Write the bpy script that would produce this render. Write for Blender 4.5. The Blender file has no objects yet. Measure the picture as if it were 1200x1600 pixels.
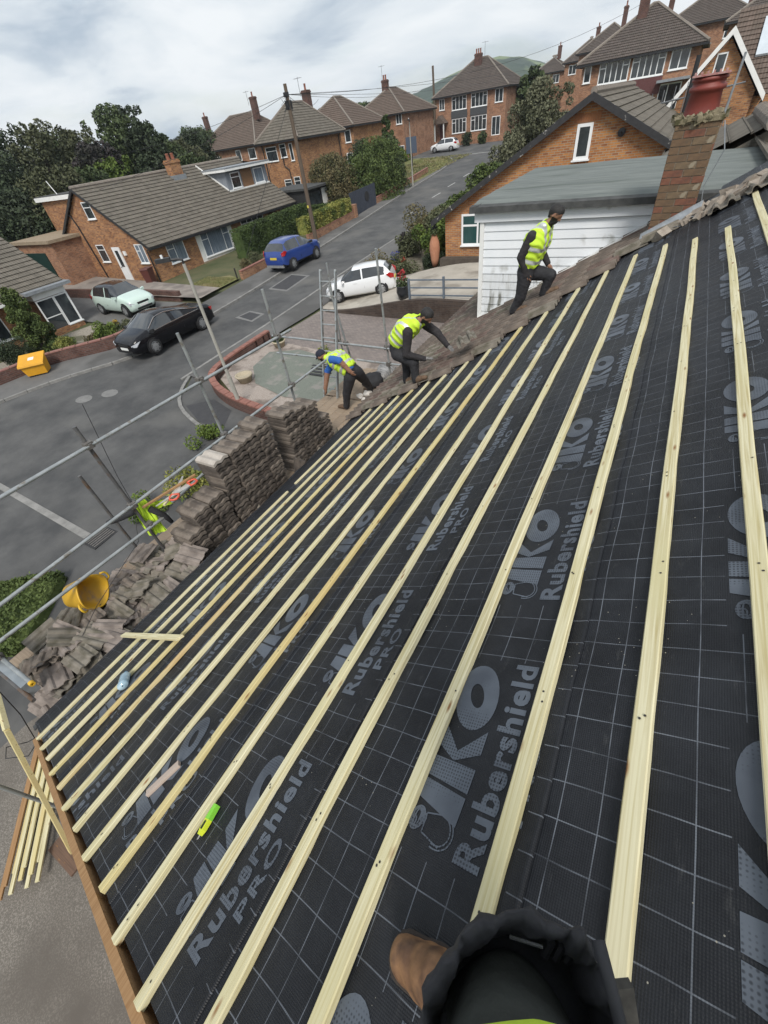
import bpy, bmesh, math, random
import numpy as np
from mathutils import Vector, Matrix, noise
R = math.radians
C = bpy.context.scene.collection
SC = bpy.context.scene
rng = random.Random(7)
npr = np.random.default_rng(7)

# ---------------------------------------------------------------- camera
cam = bpy.data.objects.new('camera', bpy.data.cameras.new('camera'))
C.objects.link(cam)
CR = ((0.869490, 0.254670, -0.423237), (0.479070, -0.643512, 0.596979), (-0.120326, -0.721828, -0.681532))
cam.matrix_world = Matrix(((CR[0][0], -CR[0][1], -CR[0][2], 0), (CR[1][0], -CR[1][1], -CR[1][2], 0),
                           (CR[2][0], -CR[2][1], -CR[2][2], 7.2), (0, 0, 0, 1)))
cam.data.sensor_fit = 'HORIZONTAL'; cam.data.sensor_width = 36.0
cam.data.lens = 640.75 / 1200 * 36
cam.data.clip_start = 0.05; cam.data.clip_end = 6000
SC.camera = cam
SC.view_settings.view_transform = 'Standard'; SC.view_settings.look = 'None'
SC.view_settings.exposure = 0.45; SC.view_settings.gamma = 1; SC.view_settings.use_curve_mapping = False

# ---------------------------------------------------------------- sky: broken overcast
SUN_EL, SUN_AZ = R(48), R(150)          # azimuth from +Y towards +X
w = bpy.data.worlds.new('World'); SC.world = w; w.use_nodes = True
nt = w.node_tree; nt.nodes.clear()
def N(t, typ, **kw):
    n = t.nodes.new(typ)
    for k, v in kw.items(): setattr(n, k, v)
    return n
out = N(nt, 'ShaderNodeOutputWorld')
sky = N(nt, 'ShaderNodeTexSky', sky_type='NISHITA', sun_disc=False)
sky.sun_elevation = SUN_EL; sky.sun_rotation = SUN_AZ; sky.air_density = 1.2; sky.dust_density = 2.0
bsky = N(nt, 'ShaderNodeBackground'); bsky.inputs[1].default_value = 0.11
nt.links.new(sky.outputs[0], bsky.inputs[0])
tc = N(nt, 'ShaderNodeTexCoord')
mp = N(nt, 'ShaderNodeMapping'); mp.inputs['Scale'].default_value = (1.0, 1.0, 4.2); mp.inputs['Rotation'].default_value = (0, 0, R(24))
nt.links.new(tc.outputs['Generated'], mp.inputs[0])
n1 = N(nt, 'ShaderNodeTexNoise'); n1.inputs['Scale'].default_value = 2.9; n1.inputs['Detail'].default_value = 7; n1.inputs['Roughness'].default_value = 0.55; n1.inputs['Distortion'].default_value = 0.35
n2 = N(nt, 'ShaderNodeTexNoise'); n2.inputs['Scale'].default_value = 1.7; n2.inputs['Detail'].default_value = 6; n2.inputs['Distortion'].default_value = 0.5
m2 = N(nt, 'ShaderNodeMapping'); m2.inputs['Location'].default_value = (3.1, 1.7, 0.4); m2.inputs['Scale'].default_value = (1, 1, 4.0)
nt.links.new(tc.outputs['Generated'], m2.inputs[0]); nt.links.new(m2.outputs[0], n2.inputs[0]); nt.links.new(mp.outputs[0], n1.inputs[0])
cr = N(nt, 'ShaderNodeValToRGB')
cr.color_ramp.elements[0].position = 0.34; cr.color_ramp.elements[0].color = (0.45, 0.53, 0.62, 1)
cr.color_ramp.elements[1].position = 0.58; cr.color_ramp.elements[1].color = (0.84, 0.875, 0.90, 1)
e = cr.color_ramp.elements.new(0.46); e.color = (0.72, 0.775, 0.82, 1)
nt.links.new(n1.outputs[0], cr.inputs[0])
bcl = N(nt, 'ShaderNodeBackground'); bcl.inputs[1].default_value = 0.82
nt.links.new(cr.outputs[0], bcl.inputs[0])
cov = N(nt, 'ShaderNodeMapRange'); cov.inputs['From Min'].default_value = 0.36; cov.inputs['From Max'].default_value = 0.50; cov.inputs['To Min'].default_value = 0.40
nt.links.new(n2.outputs[0], cov.inputs['Value'])
mx = N(nt, 'ShaderNodeMixShader')
nt.links.new(cov.outputs[0], mx.inputs[0]); nt.links.new(bsky.outputs[0], mx.inputs[1]); nt.links.new(bcl.outputs[0], mx.inputs[2])
nt.links.new(mx.outputs[0], out.inputs[0])

# ---------------------------------------------------------------- sun through thin cloud
sun = bpy.data.objects.new('sun', bpy.data.lights.new('sun', 'SUN')); C.objects.link(sun)
sun.data.energy = 2.2; sun.data.angle = R(18); sun.data.color = (1.0, 0.96, 0.90)
sd = Vector((math.sin(SUN_AZ) * math.cos(SUN_EL), math.cos(SUN_AZ) * math.cos(SUN_EL), math.sin(SUN_EL)))
sun.rotation_euler = sd.to_track_quat('Z', 'Y').to_euler(); sun.location = sd * 60 

# ---------------------------------------------------------------- materials
MATS = {}
def mat(name, col, col2=None, rough=0.8, ns=4.0, det=5, bump=0.0, bs=None, metal=0.0, stretch=(1, 1, 1), lo=0.35, hi=0.65,
        spec=0.5, coat=0.0, col3=None, ns3=0.6, lo3=0.5, hi3=0.62, bdist=0.01, trans=0.0):
    """noise-varied principled material on object coordinates"""
    if name in MATS: return MATS[name]
    m = bpy.data.materials.new(name); m.use_nodes = True; t = m.node_tree; b = t.nodes['Principled BSDF']
    b.inputs['Roughness'].default_value = rough; b.inputs['Metallic'].default_value = metal
    b.inputs['Specular IOR Level'].default_value = spec
    if coat: b.inputs['Coat Weight'].default_value = coat; b.inputs['Coat Roughness'].default_value = 0.04
    if trans: b.inputs['Transmission Weight'].default_value = trans
    tc = N(t, 'ShaderNodeTexCoord'); mp = N(t, 'ShaderNodeMapping'); mp.inputs['Scale'].default_value = stretch
    t.links.new(tc.outputs['Object'], mp.inputs[0])
    c = (*col, 1)
    if col2 is None: b.inputs['Base Color'].default_value = c
    else:
        n = N(t, 'ShaderNodeTexNoise'); n.inputs['Scale'].default_value = ns; n.inputs['Detail'].default_value = det; n.inputs['Roughness'].default_value = 0.65
        t.links.new(mp.outputs[0], n.inputs[0])
        r = N(t, 'ShaderNodeValToRGB'); r.color_ramp.elements[0].position = lo; r.color_ramp.elements[1].position = hi
        r.color_ramp.elements[0].color = c; r.color_ramp.elements[1].color = (*col2, 1)
        t.links.new(n.outputs[0], r.inputs[0]); o = r.outputs[0]
        if col3 is not None:
            n3 = N(t, 'ShaderNodeTexNoise'); n3.inputs['Scale'].default_value = ns3; n3.inputs['Detail'].default_value = 6
            t.links.new(mp.outputs[0], n3.inputs[0])
            r3 = N(t, 'ShaderNodeMapRange'); r3.inputs['From Min'].default_value = lo3; r3.inputs['From Max'].default_value = hi3
            t.links.new(n3.outputs[0], r3.inputs[0])
            x = N(t, 'ShaderNodeMix', data_type='RGBA'); x.inputs[7].default_value = (*col3, 1)
            t.links.new(r3.outputs[0], x.inputs[0]); t.links.new(o, x.inputs[6]); o = x.outputs[2]
        t.links.new(o, b.inputs['Base Color'])
    if bump:
        nb = N(t, 'ShaderNodeTexNoise'); nb.inputs['Scale'].default_value = bs or ns * 4; nb.inputs['Detail'].default_value = 4
        t.links.new(mp.outputs[0], nb.inputs[0])
        bp = N(t, 'ShaderNodeBump'); bp.inputs['Strength'].default_value = bump; bp.inputs['Distance'].default_value = bdist
        t.links.new(nb.outputs[0], bp.inputs['Height']); t.links.new(bp.outputs[0], b.inputs['Normal'])
    MATS[name] = m
    return m

def brick_mat(name, c1, c2, cm, patch=None, bw=0.225, bh=0.075, mort=0.012, rough=0.9, bump=0.5):
    """brickwork on the wall's own metre UVs"""
    if name in MATS: return MATS[name]
    m = bpy.data.materials.new(name); m.use_nodes = True; t = m.node_tree; b = t.nodes['Principled BSDF']
    b.inputs['Roughness'].default_value = rough; b.inputs['Specular IOR Level'].default_value = 0.25
    uv = N(t, 'ShaderNodeUVMap'); uv.uv_map = 'UVMap'
    br = N(t, 'ShaderNodeTexBrick'); br.inputs['Scale'].default_value = 1; br.inputs['Brick Width'].default_value = bw; br.inputs['Row Height'].default_value = bh
    br.inputs['Mortar Size'].default_value = mort; br.inputs['Mortar Smooth'].default_value = 0.3; br.inputs['Bias'].default_value = 0
    br.inputs['Color1'].default_value = (*c1, 1); br.inputs['Color2'].default_value = (*c2, 1); br.inputs['Mortar'].default_value = (*cm, 1)
    t.links.new(uv.outputs[0], br.inputs[0]); o = br.outputs[0]
    n = N(t, 'ShaderNodeTexNoise'); n.inputs['Scale'].default_value = 1.1; n.inputs['Detail'].default_value = 9; n.inputs['Roughness'].default_value = 0.75
    t.links.new(uv.outputs[0], n.inputs[0])
    mr = N(t, 'ShaderNodeMapRange'); mr.inputs['From Min'].default_value = 0.47; mr.inputs['From Max'].default_value = 0.60; mr.inputs['To Max'].default_value = 0.62
    t.links.new(n.outputs[0], mr.inputs[0])
    x = N(t, 'ShaderNodeMix', data_type='RGBA', blend_type='MULTIPLY'); x.inputs[7].default_value = (*(patch or (0.5, 0.42, 0.4)), 1)
    t.links.new(mr.outputs[0], x.inputs[0]); t.links.new(o, x.inputs[6])
    t.links.new(x.outputs[2], b.inputs['Base Color'])
    bp = N(t, 'ShaderNodeBump'); bp.inputs['Strength'].default_value = bump; bp.inputs['Distance'].default_value = 0.01; bp.invert = True
    t.links.new(br.outputs['Fac'], bp.inputs['Height']); t.links.new(bp.outputs[0], b.inputs['Normal'])
    MATS[name] = m
    return m

def tile_mat(name, c1, c2, c3, pitch=0.15):
    """interlocking-tile cover: rolls across each course, colour per tile, lichen"""
    if name in MATS: return MATS[name]
    m = bpy.data.materials.new(name); m.use_nodes = True; t = m.node_tree; b = t.nodes['Principled BSDF']
    b.inputs['Roughness'].default_value = 0.92; b.inputs['Specular IOR Level'].default_value = 0.2
    uv = N(t, 'ShaderNodeUVMap'); uv.uv_map = 'UVMap'
    br = N(t, 'ShaderNodeTexBrick'); br.inputs['Scale'].default_value = 1; br.inputs['Brick Width'].default_value = 0.30; br.inputs['Row Height'].default_value = 0.345; br.offset = 0
    br.inputs['Mortar Size'].default_value = 0.006; br.inputs['Color1'].default_value = (*c1, 1); br.inputs['Color2'].default_value = (*c2, 1); br.inputs['Mortar'].default_value = tuple(v * 0.6 for v in c1) + (1,)
    t.links.new(uv.outputs[0], br.inputs[0])
    n = N(t, 'ShaderNodeTexNoise'); n.inputs['Scale'].default_value = 2.2; n.inputs['Detail'].default_value = 10; n.inputs['Roughness'].default_value = 0.8
    t.links.new(uv.outputs[0], n.inputs[0])
    mr = N(t, 'ShaderNodeMapRange'); mr.inputs['From Min'].default_value = 0.48; mr.inputs['From Max'].default_value = 0.66; mr.inputs['To Max'].default_value = 0.8
    t.links.new(n.outputs[0], mr.inputs[0])
    x = N(t, 'ShaderNodeMix', data_type='RGBA'); x.inputs[7].default_value = (*c3, 1)
    t.links.new(mr.outputs[0], x.inputs[0]); t.links.new(br.outputs[0], x.inputs[6]); t.links.new(x.outputs[2], b.inputs['Base Color'])
    wv = N(t, 'ShaderNodeTexWave', wave_type='BANDS', bands_direction='X'); wv.inputs['Scale'].default_value = 1 / pitch / 3.18
    t.links.new(uv.outputs[0], wv.inputs[0])
    bp = N(t, 'ShaderNodeBump'); bp.inputs['Strength'].default_value = 0.8; bp.inputs['Distance'].default_value = 0.03
    t.links.new(wv.outputs['Fac'], bp.inputs['Height']); t.links.new(bp.outputs[0], b.inputs['Normal'])
    MATS[name] = m
    return m

# ---------------------------------------------------------------- mesh builder
class MB:
    def __init__(s): s.v = []; s.f = []; s.m = []
    def add(s, vs, fs, mi=0):
        o = len(s.v); s.v.extend([tuple(p) for p in vs]); s.f.extend([tuple(i + o for i in f) for f in fs]); s.m.extend([mi] * len(fs)); return s
    def box(s, x0, x1, y0, y1, z0, z1, mi=0):
        return s.add([(x0, y0, z0), (x1, y0, z0), (x1, y1, z0), (x0, y1, z0), (x0, y0, z1), (x1, y0, z1), (x1, y1, z1), (x0, y1, z1)],
                     [(0, 3, 2, 1), (4, 5, 6, 7), (0, 1, 5, 4), (1, 2, 6, 5), (2, 3, 7, 6), (3, 0, 4, 7)], mi)
    def bar(s, p, q, w, h, up=(0, 0, 1), mi=0):
        p, q, up = Vector(p), Vector(q), Vector(up); d = (q - p).normalized(); a = d.cross(up)
        if a.length < 1e-4: a = d.cross(Vector((1, 0, 0)))
        a.normalize(); b = a.cross(d); a *= w / 2; b *= h / 2
        return s.add([p - a - b, p + a - b, p + a + b, p - a + b, q - a - b, q + a - b, q + a + b, q - a + b],
                     [(0, 1, 2, 3), (7, 6, 5, 4), (1, 0, 4, 5), (2, 1, 5, 6), (3, 2, 6, 7), (0, 3, 7, 4)], mi)
    def path(s, pts, r, n=8, mi=0, cap=True):
        pts = [Vector(p) for p in pts]; rs = r if isinstance(r, (list, tuple)) else [r] * len(pts); vs = []; up = None
        for i, p in enumerate(pts):
            d = (pts[min(i + 1, len(pts) - 1)] - pts[max(i - 1, 0)]).normalized()
            if up is None: up = d.orthogonal().normalized()
            a = (up - d * up.dot(d)).normalized(); up = a; b = d.cross(a)
            for k in range(n):
                t = 2 * math.pi * k / n; vs.append(p + (a * math.cos(t) + b * math.sin(t)) * rs[i])
        fs = [(i * n + k, i * n + (k + 1) % n, (i + 1) * n + (k + 1) % n, (i + 1) * n + k) for i in range(len(pts) - 1) for k in range(n)]
        if cap: fs += [tuple(range(n - 1, -1, -1)), tuple((len(pts) - 1) * n + k for k in range(n))]
        return s.add(vs, fs, mi)
    def tube(s, p, q, r, n=10, r2=None, mi=0): return s.path([p, q], [r, r2 if r2 is not None else r], n, mi)
    def lathe(s, prof, c=(0, 0, 0), n=20, mi=0, mtx=None):
        vs = []
        for r, z in prof:
            for k in range(n):
                t = 2 * math.pi * k / n; p = Vector((r * math.cos(t), r * math.sin(t), z))
                if mtx: p = mtx @ p
                vs.append(p + Vector(c))
        return s.add(vs, [(i * n + k, i * n + (k + 1) % n, (i + 1) * n + (k + 1) % n, (i + 1) * n + k) for i in range(len(prof) - 1) for k in range(n)], mi)
    def prism(s, pts, off, mi=0):
        n = len(pts); off = Vector(off); pts = [Vector(p) for p in pts]
        return s.add(pts + [p + off for p in pts], [tuple(range(n - 1, -1, -1)), tuple(range(n, 2 * n))] + [(i, (i + 1) % n, n + (i + 1) % n, n + i) for i in range(n)], mi)
    def quad(s, a, b, c, d, mi=0): return s.add([a, b, c, d], [(0, 1, 2, 3)], mi)
    def build(s, name, mats, parent=None, smooth=False, uv=True, kind=None):
        me = bpy.data.meshes.new(name); me.from_pydata(s.v, [], s.f)
        ms = mats if isinstance(mats, (list, tuple)) else [mats]
        for m in ms: me.materials.append(m)
        if len(ms) > 1: me.polygons.foreach_set('material_index', s.m)
        if smooth: me.polygons.foreach_set('use_smooth', [True] * len(me.polygons))
        me.update()
        if uv: box_uv(me)
        return link(name, me, parent, kind)

def box_uv(me):
    ul = me.uv_layers.new(name='UVMap'); co = np.empty(len(me.vertices) * 3); me.vertices.foreach_get('co', co); co = co.reshape(-1, 3)
    nl = len(me.loops); li = np.empty(nl, int); me.loops.foreach_get('vertex_index', li)
    npol = len(me.polygons); nn = np.empty(npol * 3); me.polygons.foreach_get('normal', nn); nn = nn.reshape(-1, 3)
    tot = np.empty(npol, int); me.polygons.foreach_get('loop_total', tot)
    t = np.stack([-nn[:, 1], nn[:, 0], np.zeros(npol)], 1); L = np.linalg.norm(t, axis=1); flat = L < 0.05
    t[flat] = (1, 0, 0); L[flat] = 1; t /= L[:, None]; b = np.cross(nn, t)
    pi = np.repeat(np.arange(npol), tot); P = co[li]
    u = np.stack([(P * t[pi]).sum(1), (P * b[pi]).sum(1)], 1)
    ul.data.foreach_set('uv', u.ravel())

def link(name, me, parent=None, kind=None):
    o = bpy.data.objects.new(name, me); C.objects.link(o)
    if parent: o.parent = parent
    if kind: o['kind'] = kind
    return o
def tag(o, label, cat, group=None):
    o['label'] = label; o['category'] = cat
    if 'kind' not in o: o['kind'] = 'thing'
    if group: o['group'] = group
    return o
def thing(name, label, cat, loc=(0, 0, 0), rz=0, group=None):
    o = bpy.data.objects.new(name, None); C.objects.link(o); o.location = loc; o.rotation_euler = (0, 0, rz); o.empty_display_size = 0.2
    return tag(o, label, cat, group)
def copy_tree(o, parent=None):
    c = o.copy(); C.objects.link(c)
    if parent: c.parent = parent
    for ch in o.children: copy_tree(ch, c)
    return c


# ================================================================ terrain
GX, GY, G0 = -0.01073, 0.03698, 0.0134
def sst(a, b, x):
    t = max(0.0, min(1.0, (x - a) / (b - a))); return t * t * (3 - 2 * t)
def ground(x, y):
    yy = y if y < 100 else 100 + 18 * (1 - math.exp(-(y - 100) / 18.0))
    yy = max(yy, -12); xx = max(-90, min(60, x))
    z = G0 + GX * xx + GY * yy
    z += sst(19, 42, y) * 0.30 * min(28, max(0.0, x + 12.5))
    return z

M_ground = mat('rough_grass_soil', (0.050, 0.065, 0.022), (0.10, 0.095, 0.045), rough=1, ns=0.6, bump=0.4, bs=6)
def axis(lo, hi, core0, core1, step):
    a = list(np.arange(core0, core1, step)); d = step; x = core0
    while x > lo: d *= 1.5; x -= d; a.insert(0, x)
    d = step; x = a[-1]
    while x < hi: d *= 1.5; x += d; a.append(x)
    return a
xs, ys = axis(-2200, 2200, -60, 30, 2.0), axis(-600, 2600, -14, 100, 2.0)
b = MB(); b.v = [(x, y, ground(x, y) - 0.03) for y in ys for x in xs]; n = len(xs)
b.f = [(j * n + i, j * n + i + 1, (j + 1) * n + i + 1, (j + 1) * n + i) for j in range(len(ys) - 1) for i in range(n - 1)]
b.build('ground', M_ground, smooth=True, kind='structure', uv=False)

def resample(pts, step):
    out = []
    for a, c in zip(pts[:-1], pts[1:]):
        a, c = Vector(a), Vector(c); k = max(1, int((c - a).length / step))
        out += [a.lerp(c, i / k) for i in range(k)]
    return out + [Vector(pts[-1])]
def smooth2(pts, it=2):
    for _ in range(it):
        o = [pts[0]]
        for a, c in zip(pts[:-1], pts[1:]):
            o += [(a[0] * .75 + c[0] * .25, a[1] * .75 + c[1] * .25), (a[0] * .25 + c[0] * .75, a[1] * .25 + c[1] * .75)]
        pts = o + [pts[-1]]
    return pts
def even(pts, n):
    P = [Vector((p[0], p[1])) for p in pts]; L = [0]
    for a, c in zip(P[:-1], P[1:]): L.append(L[-1] + (c - a).length)
    o = []; j = 0
    for i in range(n):
        s = L[-1] * i / (n - 1)
        while j < len(P) - 2 and L[j + 1] < s: j += 1
        o.append(P[j].lerp(P[j + 1], (s - L[j]) / max(1e-6, L[j + 1] - L[j])))
    return o
def strip(name, left, right, dz, m, n=60, k=4, kind='structure', zf=ground):
    """a sheet between two edge lines, laid on the terrain"""
    A, B = even(left, n), even(right, n); b = MB()
    for p, q in zip(A, B):
        for i in range(k + 1):
            r = p.lerp(q, i / k); b.v.append((r.x, r.y, zf(r.x, r.y) + dz))
    b.f = [(i * (k + 1) + j, i * (k + 1) + j + 1, (i + 1) * (k + 1) + j + 1, (i + 1) * (k + 1) + j) for i in range(n - 1) for j in range(k)]
    return b.build(name, m, smooth=True, kind=kind)
def patch(name, pts, dz, m, zf=ground, kind='structure', grid=0.5):
    """a flat-shaded polygon sheet (fan from its centre, subdivided towards the rim)"""
    c = Vector((sum(p[0] for p in pts) / len(pts), sum(p[1] for p in pts) / len(pts))); b = MB(); P = [Vector(p) for p in pts]; K = 5; n = len(P)
    for i in range(1, K + 1):
        for p in P:
            r = c.lerp(p, i / K); b.v.append((r.x, r.y, zf(r.x, r.y) + dz))
    b.v.append((c.x, c.y, zf(c.x, c.y) + dz))
    b.f = [(i * n + j, i * n + (j + 1) % n, (i + 1) * n + (j + 1) % n, (i + 1) * n + j) for i in range(K - 1) for j in range(n)] + [(K * n, j, (j + 1) % n) for j in range(n)]
    return b.build(name, m, smooth=False, kind=kind)

M_road = mat('asphalt', (0.052, 0.053, 0.054), (0.100, 0.099, 0.097), rough=0.93, ns=0.7, det=8, bump=0.25, bs=60, bdist=0.004, col3=(0.125, 0.121, 0.113), ns3=0.30, lo3=0.54, hi3=0.72)
M_pave = mat('worn_pavement_asphalt', (0.105, 0.103, 0.100), (0.150, 0.146, 0.140), rough=0.95, ns=0.8, det=8, bump=0.2, bs=50, bdist=0.004, col3=(0.08, 0.078, 0.075), ns3=0.4)
M_newtar = mat('new_tarmac_patch', (0.040, 0.040, 0.043), (0.052, 0.052, 0.055), rough=0.9, ns=5, bump=0.2, bs=80, bdist=0.003)
M_seam = mat('tarmac_seam_grit', (0.15, 0.148, 0.145), (0.20, 0.198, 0.19), rough=0.95, ns=4)
M_kerb = mat('concrete_kerb', (0.17, 0.167, 0.158), (0.26, 0.253, 0.24), rough=0.95, ns=3, bump=0.2)
M_conc = mat('pale_concrete_drive', (0.34, 0.31, 0.265), (0.42, 0.385, 0.33), rough=0.95, ns=1.2, det=8, bump=0.2, bs=30, bdist=0.004, col3=(0.24, 0.215, 0.18), ns3=0.7)
M_grass = mat('short_lawn', (0.105, 0.125, 0.036), (0.175, 0.170, 0.065), rough=1, ns=0.9, det=8, bump=0.6, bs=25, bdist=0.03, col3=(0.20, 0.165, 0.085), ns3=0.35)
M_white = mat('white_paint', (0.72, 0.72, 0.70), (0.80, 0.80, 0.78), rough=0.55, ns=3)
M_line = mat('worn_road_line', (0.30, 0.30, 0.29), (0.55, 0.55, 0.53), rough=0.8, ns=6)

kl = smooth2([(-30, -14), (-24.5, 2.0), (-23.1, 6.2), (-22.2, 8.3), (-20.4, 10.6), (-20.2, 13), (-20.35, 16), (-20.55, 19.6), (-21.5, 27.9), (-22.3, 34.6), (-24.1, 48.5), (-24.9, 58), (-26.2, 65.0), (-28.5, 69.5), (-34, 71.5), (-60, 73.5)])
krr = smooth2([(-15.9, 9.5), (-15.95, 12.3), (-15.9, 15.6), (-16.1, 20.3), (-16.3, 23.7), (-16.4, 34), (-16.3, 48), (-16.4, 62), (-16.8, 80), (-16, 100)])
strip('road', kl, [(-4.6, -14), (-6, -4), (-6.5, 6.4), (-11.2, 7.1), (-13.6, 7.8), (-14.9, 8.8), (-15.7, 9.8)] + krr[2:], 0.0, M_road, n=140, k=10)
strip('side_road', [(-60, 73.5), (-34, 71.5), (-24, 71), (-14, 70)], [(-60, 79.5), (-34, 78.5), (-24, 79), (-14, 80)], 0.006, M_road, n=30)
wl = smooth2([(-27.2, -14), (-26.6, 2.0), (-25.0, 6.4), (-24.6, 8.8), (-23.2, 10.2), (-22.2, 11.2), (-22.3, 13.4), (-22.6, 20), (-23.1, 29), (-23.7, 35.8), (-24.4, 40.5), (-25.3, 50.0), (-26.2, 57), (-27.2, 63)])
strip('pavement', wl, kl[:-14], 0.09, M_pave, n=110, k=3)
strip('pavement', krr[2:], [(-14.7, 9.9), (-14.6, 14), (-14.3, 17.4), (-14.4, 24), (-14.5, 34), (-14.6, 48), (-14.6, 62), (-15, 80), (-14, 100)], 0.055, M_pave, n=90, k=3)
def kerb(pts, w, h, step=0.9):
    P = even(pts, max(3, int(sum((Vector(a) - Vector(c)).length for a, c in zip(pts[:-1], pts[1:])) / step))); b = MB()
    for i in range(len(P) - 1):
        p, q = P[i], P[i + 1]; g = 0.012 / max(0.1, (q - p).length); p2, q2 = p.lerp(q, g), p.lerp(q, 1 - g)
        b.bar((p2.x, p2.y, ground(*p2) + h / 2 - 0.05), (q2.x, q2.y, ground(*q2) + h / 2 - 0.05), w, h + 0.1)
    return b.build('kerb', M_kerb, kind='structure')
strip('forecourt', [(-15.8, 10.2), (-14.6, 8.45), (-13.7, 7.9), (-11.2, 7.1), (-6.5, 6.4), (-4.6, 6.3)], [(-14.5, 11.6), (-14.2, 10.0), (-13.2, 9.3), (-11, 8.7), (-7, 8.4), (-4.6, 8.3)], 0.004, M_road, n=24, k=6)
kerb(kl, 0.14, 0.105); kerb(krr[1:], 0.14, 0.07)
kerb(smooth2([(-15.9, 10.2), (-15.35, 9.2), (-14.65, 8.4), (-13.8, 7.85), (-12.4, 7.35), (-11.0, 7.05)]), 0.13, 0.05, 0.5)
patch('asphalt_patch', [(-19.6, 20.0), (-19.86, 22.3), (-18.58, 22.15), (-18.32, 19.85)], 0.010, M_newtar)
patch('asphalt_patch', [(-18.44, 15.9), (-18.27, 16.55), (-17.32, 16.35), (-17.29, 15.6)], 0.010, M_newtar)
patch('patch_seam', [(-19.72, 19.82), (-20.0, 22.5), (-18.42, 22.33), (-18.14, 19.65)], 0.006, M_seam)
patch('patch_seam', [(-18.6, 15.75), (-18.4, 16.72), (-17.15, 16.5), (-17.12, 15.45)], 0.006, M_seam)
patch('asphalt_patch', [(-14.0, 8.2), (-13.2, 8.9), (-11.9, 8.5), (-11.3, 7.4), (-12.6, 7.55)], 0.010, M_newtar)
strip('kerb_edging', [(-17.0, 2.60), (-11.2, 2.42)], [(-17.0, 2.42), (-11.2, 2.22)], 0.012, M_kerb, n=12, k=1)
for (x, y) in ((-18.9, 37.5), (-19.5, 44.3), (-19.9, 49.0), (-20.2, 54.0), (-20.6, 59.0)):
    strip('road_marking', [(x - .06, y - 1.0), (x - 0.1, y + 1.0)], [(x + .06, y - 1.0), (x + .04, y + 1.0)], 0.006, M_line, n=4, k=1)
strip('road_marking', [(-26.5, 70.3), (-20.5, 70.6)], [(-26.5, 70.6), (-20.5, 70.9)], 0.012, M_line, n=6, k=1)
strip('grass_verge', smooth2([(-27.4, 63.4), (-26.4, 57.5), (-25.6, 51.8), (-25.35, 51.0)]), smooth2([(-33.5, 70.9), (-27.2, 66.6), (-25.55, 60.5), (-25.05, 51.2)]), 0.10, M_grass, n=24, k=6)
strip('grass_verge', [(-40, 71.0), (-33.5, 70.9), (-28.3, 68.6)], [(-40, 62), (-33, 62.5), (-27.5, 63.8)], 0.08, M_grass, n=14, k=6)
# our own forecourt below the scaffold, the neighbour's block-paved drive and the raised drive beyond it
M_patio = mat('pebbled_concrete_patio', (0.125, 0.112, 0.095), (0.30, 0.27, 0.235), rough=0.95, ns=55, det=3, lo=0.45, hi=0.75, bump=0.35, bs=60, bdist=0.004, col3=(0.105, 0.092, 0.078), ns3=0.9, lo3=0.44, hi3=0.66)
M_block = brick_mat('block_paving', (0.255, 0.215, 0.195), (0.195, 0.168, 0.156), (0.13, 0.12, 0.11), bw=0.2, bh=0.1, mort=0.008, patch=(0.75, 0.75, 0.76))
strip('patio', [(-8.1, -9), (-7.9, -1.2), (-7.4, 0.0)], [(-1.0, -9), (-1.0, -1.2), (-1.0, 0.0)], 0.02, M_patio, n=16, k=8)
strip('drive', [(-14.35, 14.6), (-14.1, 17.3)], [(-4.6, 13.6), (-4.6, 16.9)], 0.030, M_block, n=10, k=20)
strip('drive', [(-14.6, 13.6), (-14.35, 14.62)], [(-4.6, 12.2), (-4.6, 13.62)], 0.026, M_block, n=6, k=20)
def upper(x, y): return ground(x, y) + 0.02 + 0.85 * sst(-13.9, -7.5, x)
strip('raised_drive', [(-14.25, 17.5), (-14.4, 21.5)], [(-4.5, 17.1), (-4.5, 22.2)], 0.03, M_conc, n=10, k=20, zf=upper)
strip('driveway_left', [(-22.4, 13.3), (-22.5, 17.1)], [(-37, 13.6), (-37, 16.4)], 0.05, M_pave, n=8, k=10).name = 'drive'
strip('path', [(-22.6, 17.2), (-22.7, 18.9)], [(-41, 16.6), (-41, 20.1)], 0.30, mat('old_concrete_path', (0.20, 0.175, 0.155), (0.27, 0.235, 0.205), rough=0.95, ns=1.0, bump=0.15, bs=30, col3=(0.15, 0.13, 0.115), ns3=0.6), n=8, k=10)
patch('front_lawn', [(-23.3, 18.9), (-23.3, 21.2), (-24.6, 21.6), (-26.4, 20.7), (-26.2, 18.9)], 0.10, M_grass)
patch('front_lawn', [(-27.5, 36.5), (-27.5, 50), (-38, 52), (-38, 37)], 0.02, M_grass)
for (x, y) in ((-19.2, 7.2), (-18.4, 7.9)):
    patch('asphalt_patch', [(x + .42 * math.cos(k * .52), y + .30 * math.sin(k * .52)) for k in range(12)], 0.008, M_seam)
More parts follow.
